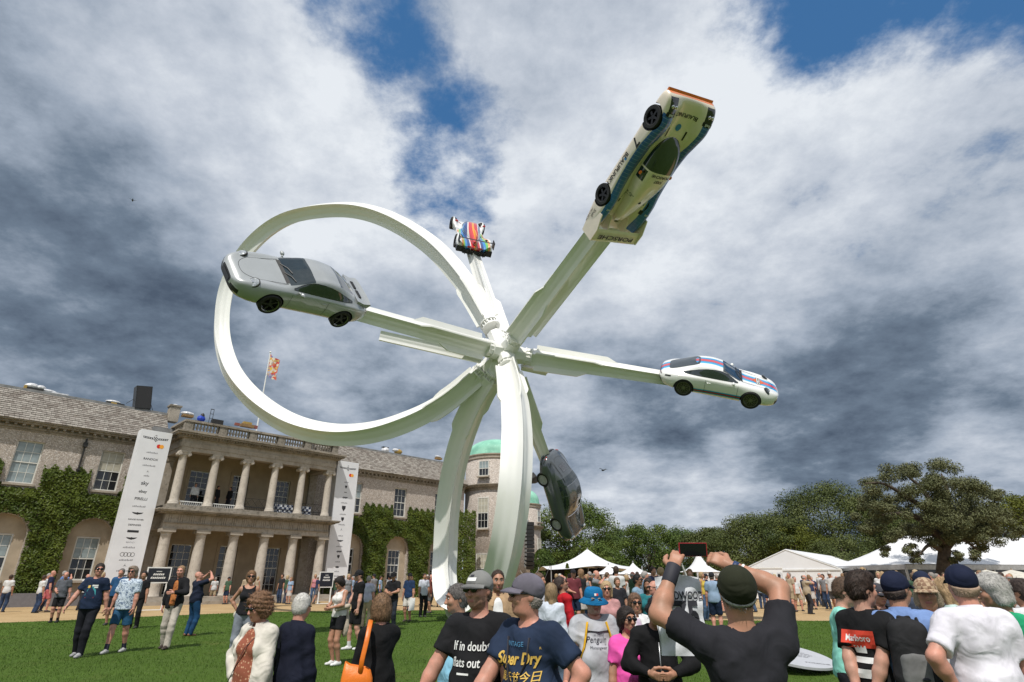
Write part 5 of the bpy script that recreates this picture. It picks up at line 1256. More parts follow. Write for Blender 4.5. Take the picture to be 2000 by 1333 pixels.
# ================================================================== banners and signs
BANW = mat('banner_cloth', (.70, .71, .74), .75, var=.05, vscale=.7, bump=.05, bscale=3); INK = mat('banner_ink', (.02, .02, .025), .6, var=0); GREYINK = mat('banner_grey_ink', (.28, .28, .30), .6, var=0)
def local(w): return HM @ Vector(w)
def banner(s0, s1, w, z0, z1, label, lines):
    e = empty('banner_tower', local(((s0 + s1) / 2, w, .27)), 0, label, 'banner'); e.rotation_euler = (0, 0, R(90) - YA); Wd = s1 - s0
    b = MB(); b.box(-Wd / 2, Wd / 2, 0, .8, z0 - .27, z1 - .27); b.build('cloth_cover', BANW, e)
    b = MB()
    for sx in (-1, 1): b.box(sx * (Wd / 2 - .1) - .05, sx * (Wd / 2 - .1) + .05, .2, .3, 0, z0 - .28)
    b.build('frame_leg', IRON, e)
    X = Vector((1, 0, 0)); Z = Vector((0, 0, 1)); Ht = z1 - z0
    for k, (kind, txt, size, fr) in enumerate(lines):
        g = MB(); o = Vector((0, -.004, (z1 - .27) - fr * Ht)); mt = INK
        if kind == 't': put_text(g, txt, o, X, Z, size, .0, bold=.015)
        elif kind == 'g': put_text(g, txt, o, X, Z, size, .0); mt = GREYINK
        elif kind == 'ring':
            for q in range(4):
                n = 18; c = o + X * (q - 1.5) * size * .62
                for r0, r1 in ((size * .34, size * .42),):
                    V = [c + (X * math.cos(6.2832 * i / n) + Z * math.sin(6.2832 * i / n)) * r for r in (r0, r1) for i in range(n)]; g.add(V, [(i, (i + 1) % n, (i + 1) % n + n, i + n) for i in range(n)])
        elif kind == 'wing':
            for sg in (-1, 1): g.add([o + X * sg * a + Z * b_ for a, b_ in ((.04, .05), (size, .07), (size * .7, -.01), (.08, -.06))], [(0, 1, 2, 3)])
            n = 10; g.add([o + (X * math.cos(6.2832 * i / n) + Z * math.sin(6.2832 * i / n)) * .08 for i in range(n)], [tuple(range(n))])
        elif kind == 'bar':      # lettering too small to read
            n = max(4, int(size / .085)); mt = GREYINK
            for q in range(n): h_ = .03 + .018 * ((q * 7) % 3); x0 = (q - n / 2) * .085; g.add([o + X * a + Z * b_ for a, b_ in ((x0, -.04), (x0 + .06, -.04), (x0 + .06, h_), (x0, h_))], [(0, 1, 2, 3)])
        elif kind == 'star':
            for q in range(3):
                a = math.pi / 2 + q * 2.0944; d = X * math.cos(a) + Z * math.sin(a); n_ = X * -math.sin(a) + Z * math.cos(a); g.add([o + d * size, o + n_ * .015, o - n_ * .015], [(0, 1, 2)])
        elif kind == 'box': g.add([o + X * a + Z * b_ for a, b_ in ((-size, -size * .22), (size, -size * .22), (size, size * .22), (-size, size * .22))], [(0, 1, 2, 3)])
        elif kind == 'oval': n = 18; g.add([o + X * size * math.cos(6.2832 * i / n) + Z * size * .42 * math.sin(6.2832 * i / n) for i in range(n)], [tuple(range(n))])
        elif kind == 'shield': g.add([o + X * a * size + Z * b_ * size for a, b_ in ((-.5, .6), (.5, .6), (.5, 0), (0, -.7), (-.5, 0))], [(0, 4, 3, 2, 1)])
        elif kind == 'slant':
            for q in range(5): g.add([o + X * (q * .09 - .22 + a) + Z * b_ for a, b_ in ((0, -.06 - .05 * (q % 2)), (.10, .0), (.12, .09), (.02, .03))], [(0, 1, 2, 3)])
        elif kind == 'crest':
            for sg in (-1, 1):      # winged flag bars either side of a chequered shield
                g.add([o + X * sg * a + Z * b_ for a, b_ in ((.16, .05), (.78, .10), (.72, -.03), (.16, -.07))], [(0, 1, 2, 3)])
                w_ = MB()
                for q in range(4): w_.add([o + Vector((0, -.003, 0)) + X * sg * (.22 + q * .135 + a) + Z * (b_ + q * .01) for a, b_ in ((0, -.04), (.07, -.03), (.09, .03), (.02, .02))], [(0, 1, 2, 3)])
                w_.build('crest_check', BANW, e)
            for i in range(4):
                for j in range(5):
                    if (i + j) % 2 == 0 and not (j == 0 and i in (0, 3)): g.add([o + X * (-.13 + i * .065 + a) + Z * (-.20 + j * .065 + b_) for a, b_ in ((0, 0), (.065, 0), (.065, .065), (0, .065))], [(0, 1, 2, 3)])
            c_ = MB(); n = 14; c_.add([o + Z * .19 + X * .07 * math.cos(3.1416 * i / n) + Z * .07 * math.sin(3.1416 * i / n) for i in range(n + 1)], [tuple(range(n + 1))]); c_.build('crest_top', GREYINK, e)
        elif kind == 'circles':
            for q, cc in ((-1, (.62, .02, .01)), (1, (.85, .36, .03))):
                h_ = MB(); n = 22; h_.add([o + Vector((0, -.002 * (q + 2), 0)) + X * (.38 + q * .085) + (X * math.cos(6.2832 * i / n) + Z * math.sin(6.2832 * i / n)) * .135 for i in range(n)], [tuple(range(n))]); h_.build('print_circle', mat('print_%d' % q, cc, .6, var=0), e)
            continue
        g.build('print', mt, e)
    return e
banner(9.33, 11.22, -3.0, 1.55, 11.1, 'white sponsor banner tower left of the portico', [('crest', '', 0, .055), ('circles', '', 0, .105), ('bar', '', .7, .155), ('t', 'RANDOX', .20, .20), ('bar', '', .8, .245), ('star', '', .1, .285), ('bar', '', .4, .315), ('t', 'sky', .34, .365), ('t', 'ebay', .26, .42), ('t', 'PIRELLI', .24, .47), ('bar', '', .8, .52), ('wing', '', .34, .565), ('t', 'RANGE ROVER', .13, .605), ('t', 'DEFENDER', .15, .64), ('box', '', .32, .68), ('wing', '', .32, .725), ('g', 'BENTLEY', .12, .75), ('bar', '', .7, .782), ('ring', '', .3, .825), ('bar', '', .8, .86), ('star', '', .13, .892), ('bar', '', .8, .925), ('slant', '', .3, .955), ('t', 'pulse', .2, .985)])
banner(24.15, 26.15, -2.65, 1.45, 11.1, 'white sponsor banner tower right of the portico', [('crest', '', 0, .06), ('circles', '', 0, .115), ('bar', '', .5, .18), ('shield', '', .2, .22), ('box', '', .12, .265), ('slant', '', .2, .31), ('bar', '', .6, .355), ('shield', '', .34, .40), ('bar', '', .6, .45), ('shield', '', .26, .49), ('bar', '', .6, .535), ('star', '', .16, .575), ('bar', '', .5, .625), ('wing', '', .3, .665), ('bar', '', .6, .71), ('slant', '', .3, .75), ('shield', '', .22, .79), ('bar', '', .5, .83), ('oval', '', .17, .87), ('bar', '', .5, .905), ('bar', '', .6, .94), ('oval', '', .26, .98)])
def sign(px, py_top, Y, w, h, label, rz, txt):
    p = at(px, py_top, Y); e = empty('notice_board', (p.x, p.y, gz(Y)), rz, label, 'sign'); zt = p.z - gz(Y)
    MB().box(-w / 2, w / 2, -.03, .03, zt - h, zt).build('frame', WHITE, e); pn = MB().box(-w / 2 + .06, w / 2 - .06, -.036, -.031, zt - h + .06, zt - .06).build('panel', mat('sign_navy', (.012, .014, .022), .4, var=0), e)
    g = MB(); g.box(-w / 2 + .06, -w / 2 + .13, -.02, .05, 0, zt - h - .001); g.box(w / 2 - .13, w / 2 - .06, -.02, .05, 0, zt - h - .001); g.build('post', WHITE, e); MB().box(-w / 2, w / 2, -.25, .25, 0, .03).build('foot', WHITE, e)
    X = Vector((1, 0, 0)); Z = Vector((0, 0, 1))
    for k, (n, sz) in enumerate(txt):
        g = MB(); pt = sz * .62; z_ = zt - .24 - k * .17
        for q in range(n): x0 = (q - n / 2) * pt; g.add([(x0, -.038, z_), (x0 + pt * .75, -.038, z_), (x0 + pt * .75 + sz * .2, -.038, z_ + sz * (.6 + .15 * (q % 3 == 0))), (x0 + sz * .2, -.038, z_ + sz * .6)], [(0, 1, 2, 3)])
        g.build('lettering', WHITE, e)
sign(313, 1108, 33, 1.15, .80, 'white framed navy notice board left of the portico columns', R(38), [(7, .06), (6, .14), (8, .14)])
sign(639, 1117, 42, 1.0, 1.0, 'white framed navy notice board under the right banner', R(38), [(6, .06), (5, .14), (6, .14)])
b = MB(); b.box(-2, 8.9, -.9, -.82, .27, 1.02); o = b.build('low_barrier', mat('grey_board', (.16, .155, .165), .8, var=.1)); o.matrix_world = HM; tag(o, 'low grey board barrier along the left house front', 'barrier')

# ================================================================== rooftop things, flag
def roof_thing(px, py, w, name): return at(px, py, w)
def fac_pt(px, py, D):
    r = pray(px, py); n = Vector((math.cos(YA), -math.sin(YA), 0)); return r * (-D / n.dot(r)) + Vector((0, 0, CZ))
def speaker_box():
    p = fac_pt(276, 801, 48.9); e = empty('loudspeaker', p, R(90) - YA, 'large black loudspeaker box tilted on the left roof ridge', 'loudspeaker'); M = Matrix.Rotation(R(-8), 4, 'Y')
    b = MB(); b.box(-.52, .52, -.4, .4, 0, 1.75, M); b.build('cabinet', BLACKP, e); g = MB(); g.box(-.46, .46, -.415, -.401, .06, 1.68, M); g.build('grille', mat('speaker_grille', (.02, .02, .022), .8, var=.2, vscale=60), e)
    s_ = MB(); s_.tube([(.3, .3, 1.2), (.95, .3, -.1)], .02, 5); s_.tube([(-.4, .3, 1.0), (-1.0, .3, .35)], .02, 5); s_.build('strut', IRON, e)
speaker_box()
def blobs_thing(px, py, D, label, cat, name, parts_):
    p = fac_pt(px, py, D); e = empty(name, p, R(90) - YA, label, cat)
    for k, (nm, mt, boxes) in enumerate(parts_):
        g = MB()
        for bx in boxes:
            if bx[0] == 'b': g.box(*bx[1:])
            else: g.ball(bx[1:4], bx[4:7], 10, 6)
        g.build(nm, mt, e)
PLW = mat('plastic_wrap', (.6, .6, .62), .3, var=.25, vscale=5, bump=.6, bscale=9); WOODB = mat('timber_box', (.25, .15, .06), .7); YEL = mat('yellow_plastic', (.38, .25, .06), .5)
blobs_thing(66, 768, 49, 'plastic wrapped bundle in a dark crate on the far left roof', 'bundle', 'wrapped_bundle', [('crate', IRON, [('b', -.45, .45, -.3, .3, 0, .3)]), ('wrap', PLW, [('s', -.2, 0, .42, .42, .3, .22), ('s', .28, 0, .40, .3, .3, .2)]), ('side_panel', YEL, [('b', -.62, -.46, -.2, .2, .1, .4)])])
blobs_thing(100, 772, 49, 'flat white sheeting lying along the left roof ridge', 'sheet', 'white_sheet', [('sheet', PLW, [('b', -.9, .9, -.25, .3, 0, .18), ('s', -.3, 0, .2, .6, .3, .14)])])
blobs_thing(222, 794, 49, 'yellow and black tray near the loudspeaker on the roof', 'tray', 'roof_tray', [('tray', IRON, [('b', -.55, .6, -.25, .25, .05, .22)]), ('cover', PLW, [('s', -.1, 0, .3, .5, .25, .13)]), ('panel', YEL, [('b', -.25, .1, -.3, -.26, -.1, .22)])])
blobs_thing(338, 810, 48.5, 'square stone chimney left of the balustrade', 'chimney', 'chimney', [('stack', STONE, [('b', -.35, .35, -.35, .35, -.6, .55)]), ('cap', STONE_OLD, [('b', -.42, .42, -.42, .42, .551, .68)]), ('flaunching', PLW, [('s', 0, 0, .7, .25, .25, .12)])])
blobs_thing(365, 815, 47.5, 'white wrapped tray between chimney and balustrade', 'bundle', 'wrapped_tray', [('tray', WOODB, [('b', -.35, .4, -.25, .25, 0, .15)]), ('wrap', PLW, [('s', 0, 0, .25, .5, .3, .16)])])
blobs_thing(392, 823, 46.2, 'bright blue bag with black top on the balustrade', 'bag', 'blue_bag', [('bag', mat('blue_cloth', (.01, .05, .42), .6), [('s', 0, 0, .18, .30, .2, .26)]), ('top', IRON, [('s', .05, 0, .36, .16, .15, .28)])])
blobs_thing(415, 828, 46.0, 'dark flight case and small steps behind the balustrade', 'case', 'flight_case', [('case', IRON, [('b', -.1, .7, -.2, .2, 0, .34)]), ('steps', IRON, [('b', -.32, -.29, -.05, -.02, 0, 1.1), ('b', -.1, -.07, -.05, -.02, 0, 1.1), ('b', -.29, -.1, -.05, -.02, 1.05, 1.1), ('b', -.29, -.1, -.05, -.02, .7, .73), ('b', -.29, -.1, -.05, -.02, .35, .38)])])
blobs_thing(482, 835, 46.0, 'yellow wooden tray with coloured boxes behind the balustrade', 'tray', 'roof_tray', [('tray', WOODB, [('b', -.5, .5, -.2, .2, 0, .22)]), ('box', YEL, [('b', -.35, .3, -.15, .15, .22, .4)]), ('side_box', mat('red_plastic', (.26, .08, .06), .5), [('b', .55, .8, -.1, .1, 0, .25), ('b', -.95, -.6, -.1, .1, .0, .2)])])
blobs_thing(752, 884, 49, 'white bucket on the right wing roof ridge', 'bucket', 'white_bucket', [('bucket', PLW, [('s', 0, 0, .2, .42, .4, .32)]), ('lid', IRON, [('b', -.4, .3, -.2, .2, .48, .52)])])
blobs_thing(774, 886, 49, 'yellow brown sacking on the right wing roof', 'sack', 'roof_sack', [('sack', YEL, [('s', .2, 0, .2, .5, .3, .26)]), ('wrap', PLW, [('s', -.1, 0, .3, .4, .3, .18)])])
blobs_thing(855, 898, 49, 'small wrapped tray at the right end of the roof', 'bundle', 'wrapped_tray', [('tray', WOODB, [('b', -.3, .45, -.2, .2, 0, .2)]), ('wrap', PLW, [('s', 0, 0, .3, .4, .25, .12)])])
def flag():
    pb = fac_pt(502, 836, 50); pt = fac_pt(530, 690, 50); e = empty('flagpole', (pb.x, pb.y, 11.5), 0, 'white flagpole flying a quartered heraldic banner behind the balustrade', 'flag'); H_ = pt.z - 11.5
    g = MB(); g.tube([(0, 0, 0), (0, 0, H_)], [.075, .045], 10); g.ball((0, 0, H_ + .06), .09, 10, 6); g.build('pole', WHITE, e)
    m = bpy.data.materials.new('heraldic_cloth'); m.use_nodes = True; nt = NT(m.node_tree); tc = nt.node('ShaderNodeTexCoord'); v = tc.outputs['Object']
    vo = nt.node('ShaderNodeTexVoronoi'); vo.inputs['Scale'].default_value = 4.5; nt.l.new(v, vo.inputs[0]); sp = nt.node('ShaderNodeSeparateColor'); nt.l.new(vo.outputs['Color'], sp.inputs[0])
    nt.l.new(nt.ramp(sp.outputs[0], [(0, (.5, .06, .05)), (.35, (.55, .10, .06)), (.5, (.65, .42, .05)), (.7, (.10, .10, .35)), (.85, (.6, .55, .45))]), nt.n['Principled BSDF'].inputs['Base Color'])
    V = []; nx, nz = 14, 10
    for j in range(nz + 1):
        for i in range(nx + 1):
            a, b_ = i / nx, j / nz; V.append((.06 + a * .95, .14 * math.sin(a * 9 + b_ * 3) * a, H_ - .1 - b_ * 2.0 - a * .75 - .12 * math.sin(a * 5)))
    mesh_obj('cloth', np_mesh('cloth', V, [(j * (nx + 1) + i, j * (nx + 1) + i + 1, (j + 1) * (nx + 1) + i + 1, (j + 1) * (nx + 1) + i) for j in range(nz) for i in range(nx)], [m], smooth=True), e)
flag()

# ================================================================== tents, cabins, loudspeaker column
TENT = mat('tent_pvc', (.74, .74, .75), .45, var=.05, vscale=.4, bump=.04, bscale=2); ALU = mat('aluminium', (.45, .46, .47), .4, .6); DGLASS = mat('smoked_window', (.03, .035, .04), .08, var=.2)
def marquee(x0, y0, L, Wd, eave, ridge, rz, label, glazed=False, bays=6, hip=0):
    """clear-span tent: gable towards local -Y, ridge along local Y"""
    e = empty('marquee', (x0, y0, .27), rz, label, 'tent'); h = Wd / 2
    r = MB(); t = .03
    for k in range(bays):
        a, b_ = L * k / bays, L * (k + 1) / bays
        for sg in (-1, 1):
            q = MB(); n = 6; V = []
            for i in range(n + 1):
                f = i / n; y = a + (b_ - a) * f; sag = -.06 * math.sin(math.pi * f)
                for g_ in (0, .5, 1): V.append((sg * (h + .12) * (1 - g_), y, eave + (ridge - eave) * g_ * (min(1, y / hip) if hip else 1) + sag * (1 - abs(2 * g_ - 1)) + .03))
            q.add(V, [(i * 3 + j, i * 3 + j + 1, (i + 1) * 3 + j + 1, (i + 1) * 3 + j) for i in range(n) for j in range(2)]); q.build('roof_panel', TENT, e)
    for y in ((0, L) if not hip else (L,)):
        g = MB(); g.add([(-h, y, eave), (h, y, eave), (0, y, ridge)], [(0, 1, 2)]); g.build('gable', TENT, e)
    f = MB()
    for k in range(bays + 1):
        y = L * k / bays
        for sg in (-1, 1): f.box(sg * h - .06, sg * h + .06, y - .06, y + .06, 0, eave)
        f.tube([(-h, y, eave - .02), (0, y, eave + (ridge - eave) * (min(1, y / hip) if hip else 1) - .02), (h, y, eave - .02)], .05, 6)
    for sg in (-1, 1): f.box(sg * h - .05, sg * h + .05, 0, L, eave - .25, eave - .02) if not glazed else f.box(sg * h - .12, sg * h + .12, -.05, L, eave - .35, eave - .001)
    n = max(3, int(Wd / 2.5))
    for k in range(n + 1): x = -h + Wd * k / n; f.box(x - .05, x + .05, -.07, .05, 0, eave)
    f.box(-h, h, -.09, .06, eave - .35 if glazed else eave - .12, eave); f.build('frame', WHITE if not glazed else ALU, e)
    for k in range(n):
        x0_, x1_ = -h + Wd * k / n + .06, -h + Wd * (k + 1) / n - .06; MB().box(x0_, x1_, -.02, .0, .1, eave - (.36 if glazed else .13)).build('wall_panel', DGLASS if glazed else TENT, e)
    for k in range(bays):
        for sg in (-1, 1): MB().box(sg * (h - .03) - .012, sg * (h - .03) + .012, L * k / bays + .07, L * (k + 1) / bays - .07, .1, eave - .36).build('wall_panel', DGLASS if glazed else TENT, e)
    return e
marquee(24.4, 54, 22, 8.2, 2.35, 4.0, R(-38), 'large white marquee with ribbed roof beyond the gravel crowd', bays=7)
marquee(38, 64, 8, 6, 2.4, 3.6, R(-30), 'small white link tent between the two marquees', bays=2)
marquee(28.2, 51, 24, 11, 2.55, 5.0, R(-78), 'white marquee with dark glazed sides behind the spreading oak', True, 6, hip=6)
def peak_tent(px, py, Y, half, eave, label, big=False):
    p = at(px, py, Y); e = empty('peaked_tent', (p.x, Y, .27), R(20) if not big else R(8), label, 'tent'); zt = p.z - .27; n = 24; m = 8; V = []
    for j in range(m + 1):
        f = j / m; zz = eave + (zt - eave) * (1 - f) ** 2.1
        for i in range(n):
            a = 6.2832 * i / n; c, s_ = math.cos(a), math.sin(a); q = 1 / max(abs(c), abs(s_)); r = half * (.02 + .98 * f) * (1 + (q - 1) * f * .9)
            V.append((c * r * (1.35 if big else 1), s_ * r, zz - (.35 * math.sin(a * 2) ** 2 * f if big else 0)))
    F = [(j * n + i, j * n + (i + 1) % n, (j + 1) * n + (i + 1) % n, (j + 1) * n + i) for j in range(m) for i in range(n)]
    o = mesh_obj('canopy', np_mesh('canopy', V, F, [TENT], smooth=True), e)
    g = MB(); g.tube([(0, 0, eave if not big else 0), (0, 0, zt + .18)], .05, 8); g.build('mast', ALU, e)
    for sx in (-1, 1):
        for sy in (-1, 1): k = half * (1.28 if big else .93); MB().tube([(sx * k, sy * half * .93, 0), (sx * k, sy * half * .93, eave)], .05, 7).build('pole', ALU, e)
    if big:
        w = MB(); w.box(-half * 1.1, half * 1.1, half * .7, half * .75, 0, eave - .1); w.build('back_wall', mat('dark_stage', (.012, .012, .014), .8, var=0), e)
        for sx in (-1, 1): MB().tube([(sx * half * 1.3, -half * .9, eave), (sx * half * 1.75, -half * 1.3, 0)], .02, 5).build('guy_rope', IRON, e)
    else:
        w = MB(); k = half * .93; w.box(-k, k, -k - .02, -k, .1, eave - .02); w.build('side_wall', TENT, e)
peak_tent(1147, 1074, 60, 3.4, 2.7, 'wide white stretched tent with one tall mast beside the house', True)
peak_tent(1188, 1104, 56, 1.6, 1.95, 'left small pointed white pavilion in the crowd')
peak_tent(1236, 1100, 55, 1.7, 1.95, 'second small pointed white pavilion right of the tall-mast tent')
peak_tent(1363, 1078, 60, 1.7, 2.2, 'pointed white pavilion behind the raised phone')
peak_tent(1283, 1129, 70, 1.4, 1.6, 'far low white pavilion left of the shopping bag')
def cabin(px, py, Y, w, h, d, rz, label):
    p = at(px, py, Y); e = empty('site_cabin', (p.x, Y, .27), rz, label, 'cabin'); b = MB(); b.box(0, w, 0, d, .1, h); b.build('body', TENT, e)
    b = MB(); b.box(-.05, w + .05, -.05, d + .05, h + .001, h + .09); b.build('roof_edge', WHITE, e); b = MB(); b.box(w * .58, w * .74, -.03, -.001, .2, h - .3); b.build('door', mat('cabin_door', (.55, .56, .58), .5), e); b = MB(); b.box(w * .38, w * .5, -.03, -.001, 1.2, h - .35); b.build('window', DGLASS, e)
    b = MB(); b.box(w * .84, w * .98, -.03, -.001, .2, h - .3); b.build('door', mat('cabin_door', (.55, .56, .58), .5), e)
cabin(1455, 1120, 51, 3.0, 2.35, 2.4, R(-8), 'white site cabin left of the large marquee')
def fence(px0, px1, Y0, Y1, label):
    a = at(px0, 1150, Y0); b = at(px1, 1150, Y1); e = empty('picket_fence', (a.x, a.y, .27), math.atan2(b.y - a.y, b.x - a.x), label, 'fence'); L = (Vector((b.x, b.y)) - Vector((a.x, a.y))).length
    pm = MB().prism([(-.04, 0), (.04, 0), (.04, 1.15), (0, 1.25), (-.04, 1.15)], -.012, .012).mesh('picket', WHITE); n = int(L / .16)
    for k in range(n): o = mesh_obj('picket', pm, e); o.location = (k * .16, 0, 0)
    g = MB(); g.box(0, L, .013, .04, .3, .37); g.box(0, L, .013, .04, .85, .92); g.build('rail', WHITE, e)
fence(1480, 1700, 46, 46, 'white picket fence in front of the large marquee')
def parasol(px, py, Y, w, label):
    p = at(px, py, Y); e = empty('parasol', (p.x, p.y, .27), .3, label, 'parasol'); z = p.z - .27; n = 8
    V = [(0, 0, z)] + [(w / 2 * math.cos(6.2832 * i / n), w / 2 * math.sin(6.2832 * i / n), z - .42) for i in range(n)] + [(w / 2 * math.cos(6.2832 * i / n), w / 2 * math.sin(6.2832 * i / n), z - .6) for i in range(n)]
    mesh_obj('canopy', np_mesh('canopy', V, [(0, i + 1, (i + 1) % n + 1) for i in range(n)] + [(i + 1, i + 1 + n, (i + 1) % n + 1 + n, (i + 1) % n + 1) for i in range(n)], [mat('parasol_cloth', (.55, .52, .45), .8)]), e)
    MB().tube([(0, 0, 0), (0, 0, z + .05)], .03, 7).build('pole', WOODB, e)
for k, (px, py, Y) in enumerate(((1925, 1113, 34), (1975, 1113, 31), (1880, 1115, 38))): parasol(px, py, Y, 3.0, ['cream parasol under the right marquee eaves', 'cream parasol at the right edge of the view', 'cream parasol nearest the oak trunk'][k])
def line_array():
    p = at(1033, 1020, 50); e = empty('loudspeaker_column', (p.x, 50, .27), R(14), 'curved black loudspeaker column hung on a truss beside the tower', 'loudspeaker'); zt = p.z - .27
    z = zt; y = 0; a = 0
    for k in range(12):
        a = .012 * max(0, k - 5) ** 1.9; M = Matrix.Translation((0, y, z)) @ Matrix.Rotation(a, 4, 'X'); b = MB(); b.box(-.30, .34, -.42, .35, -.30, -.03, M); o = b.build('cabinet', BLACKP, e)
        b = MB(); b.box(-.36, -.301, -.3, .2, -.24, -.08, M); b.build('handle', ALU, o); z -= .30 * math.cos(a); y += .30 * math.sin(a)
    t = MB(); zz = 0; X0, X1, Y0 = -1.6, -1.1, .4
    for sx in (X0, X1):
        for sy in (Y0, Y0 + .5): t.tube([(sx, sy, 0), (sx, sy, zt - 1.4)], .035, 6)
    while zz < zt - 2: t.tube([(X0, Y0, zz), (X1, Y0, zz + .5)], .02, 5); t.tube([(X1, Y0, zz + .5), (X0, Y0, zz + 1)], .02, 5); t.tube([(X1, Y0 + .5, zz), (X1, Y0, zz + .5)], .02, 5); zz += 1
    t.tube([(-1.3, .6, zt - 1.4), (0, .1, zt + .15)], .06, 6); t.tube([(-.7, .3, 0), (.8, .3, 2.2)], .03, 5); t.tube([(.8, .3, 0), (-.7, .3, 2.2)], .03, 5); t.build('truss', ALU, e)
line_array()
# small spotlight bracket hidden behind the front leg
p = at(1042, 935, 62); e = empty('floodlight', p, 0, 'dark floodlight above the far tower beside the front leg', 'light'); MB().lathe([(.3, 0), (.55, .5), (.6, .9), (.2, 1.0)], 12, M=Matrix.Rotation(R(60), 4, 'Y') @ Matrix.Translation((0, 0, -.6))).build('housing', BLACKP, e); MB().tube([(-.2, 0, -.2), (-1.6, 1.2, -1.6)], .06, 6).build('bracket', IRON, e)
# oval plaque lying tilted on the lawn
def plaque():
    c = Vector((5.0, 11.6, .45)); e = empty('oval_plaque', (c.x, c.y, gz(c.y)), 0, 'pale grey oval information plaque standing low on the lawn', 'plaque')
    M = Matrix.Translation((0, 0, .20)) @ Matrix.Rotation(R(6), 4, 'Y') @ Matrix.Rotation(R(9), 4, 'X') @ Matrix.Scale(.47, 4); n = 48; V = []
    for z in (0, .08):
        for i in range(n): a = 6.2832 * i / n; V.append(M @ Vector((1.5 * math.cos(a), 1.6 * math.sin(a), z)))
    g = MB(); g.add(V, [tuple(range(n))[::-1], tuple(range(n, 2 * n))] + [(i, (i + 1) % n, (i + 1) % n + n, i + n) for i in range(n)]); g.build('board', mat('plaque_grey', (.44, .45, .48), .5, var=.04), e)
    g = MB()
    for sx in (-1, 1): g.box(sx * .3 - .03, sx * .3 + .03, -.25, -.2, 0, .15 - sx * .05); g.box(sx * .3 - .03, sx * .3 + .03, .2, .25, 0, .22 - sx * .05)
    g.build('support', IRON, e); g = MB(); X = M.to_3x3() @ Vector((1, 0, 0)); Y_ = M.to_3x3() @ Vector((0, 1, 0))
    rr = random.Random(4)
    for y_, w_ in [(.98, .5), (.82, .8)] + [(.5 - .15 * k, 1.7 - .12 * abs(k - 2)) for k in range(6)]:
        x0 = -.1 - w_ / 2
        while x0 < -.1 + w_ / 2: q = rr.uniform(.06, .2); g.add([M @ Vector(p) for p in ((x0, y_, .083), (x0 + q, y_, .083), (x0 + q, y_ + .05, .083), (x0, y_ + .05, .083))], [(0, 1, 2, 3)]); x0 += q + .04
    put_text(g, 'PORSCHE', M @ Vector((.55, -.95, .083)), X, Y_, .16, 0, bold=.02, sx=1.3); g.build('lettering', mat('plaque_ink', (.10, .10, .11), .6, var=0), e)
plaque()
# two birds in the sky
for (px, py, Y, lab) in ((259, 392, 40, 'dark bird flying high over the left roof'), (1178, 919, 90, 'tiny bird low in the sky right of the silver car')):
    p = at(px, py, Y); e = empty('bird', p, .6, lab, 'bird'); g = MB(); k = Y / 40
    g.ball((0, 0, 0), (.06 * k, .17 * k, .05 * k), 8, 6)
    for sg in (-1, 1): g.add([(sg * .03 * k, .06 * k, .02 * k), (sg * .26 * k, .02 * k, .14 * k), (sg * .42 * k, -.06 * k, .06 * k), (sg * .2 * k, -.06 * k, .08 * k), (sg * .03 * k, -.06 * k, 0)], [(0, 1, 2, 3, 4)])
    g.add([(-.03 * k, -.14 * k, 0), (.03 * k, -.14 * k, 0), (.06 * k, -.28 * k, 0), (-.06 * k, -.28 * k, 0)], [(0, 1, 2, 3)]); g.build('body', IRON, e)
# ================================================================== people: bodies grown as one blended surface
def _ellip(X, Y, Z, c, r, Rt):
    dx, dy, dz = X - c[0], Y - c[1], Z - c[2]
    if Rt is not None: dx, dy, dz = (Rt[0][0]*dx+Rt[1][0]*dy+Rt[2][0]*dz), (Rt[0][1]*dx+Rt[1][1]*dy+Rt[2][1]*dz), (Rt[0][2]*dx+Rt[1][2]*dy+Rt[2][2]*dz)
    q = np.sqrt((dx / r[0])**2 + (dy / r[1])**2 + (dz / r[2])**2); g = np.sqrt((dx / r[0]**2)**2 + (dy / r[1]**2)**2 + (dz / r[2]**2)**2) + 1e-6
    return q * (q - 1) / g
def _rcone(X, Y, Z, a, b, r1, r2, ax, fac, clip=False):
    ba = [b[i] - a[i] for i in range(3)]; L = sum(t * t for t in ba) + 1e-9
    dx, dy, dz = X - a[0], Y - a[1], Z - a[2]; t = np.clip((dx * ba[0] + dy * ba[1] + dz * ba[2]) / L, 0, 1)
    dx, dy, dz = dx - ba[0] * t, dy - ba[1] * t, dz - ba[2] * t
    if ax is not None: s = (dx * ax[0] + dy * ax[1] + dz * ax[2]) * (fac - 1); dx, dy, dz = dx + ax[0] * s, dy + ax[1] * s, dz + ax[2] * s
    d = np.sqrt(dx * dx + dy * dy + dz * dz) - (r1 + (r2 - r1) * t)
    if clip: q = math.sqrt(L); d = np.maximum(d, ((X - b[0]) * ba[0] + (Y - b[1]) * ba[1] + (Z - b[2]) * ba[2]) / q)
    return d
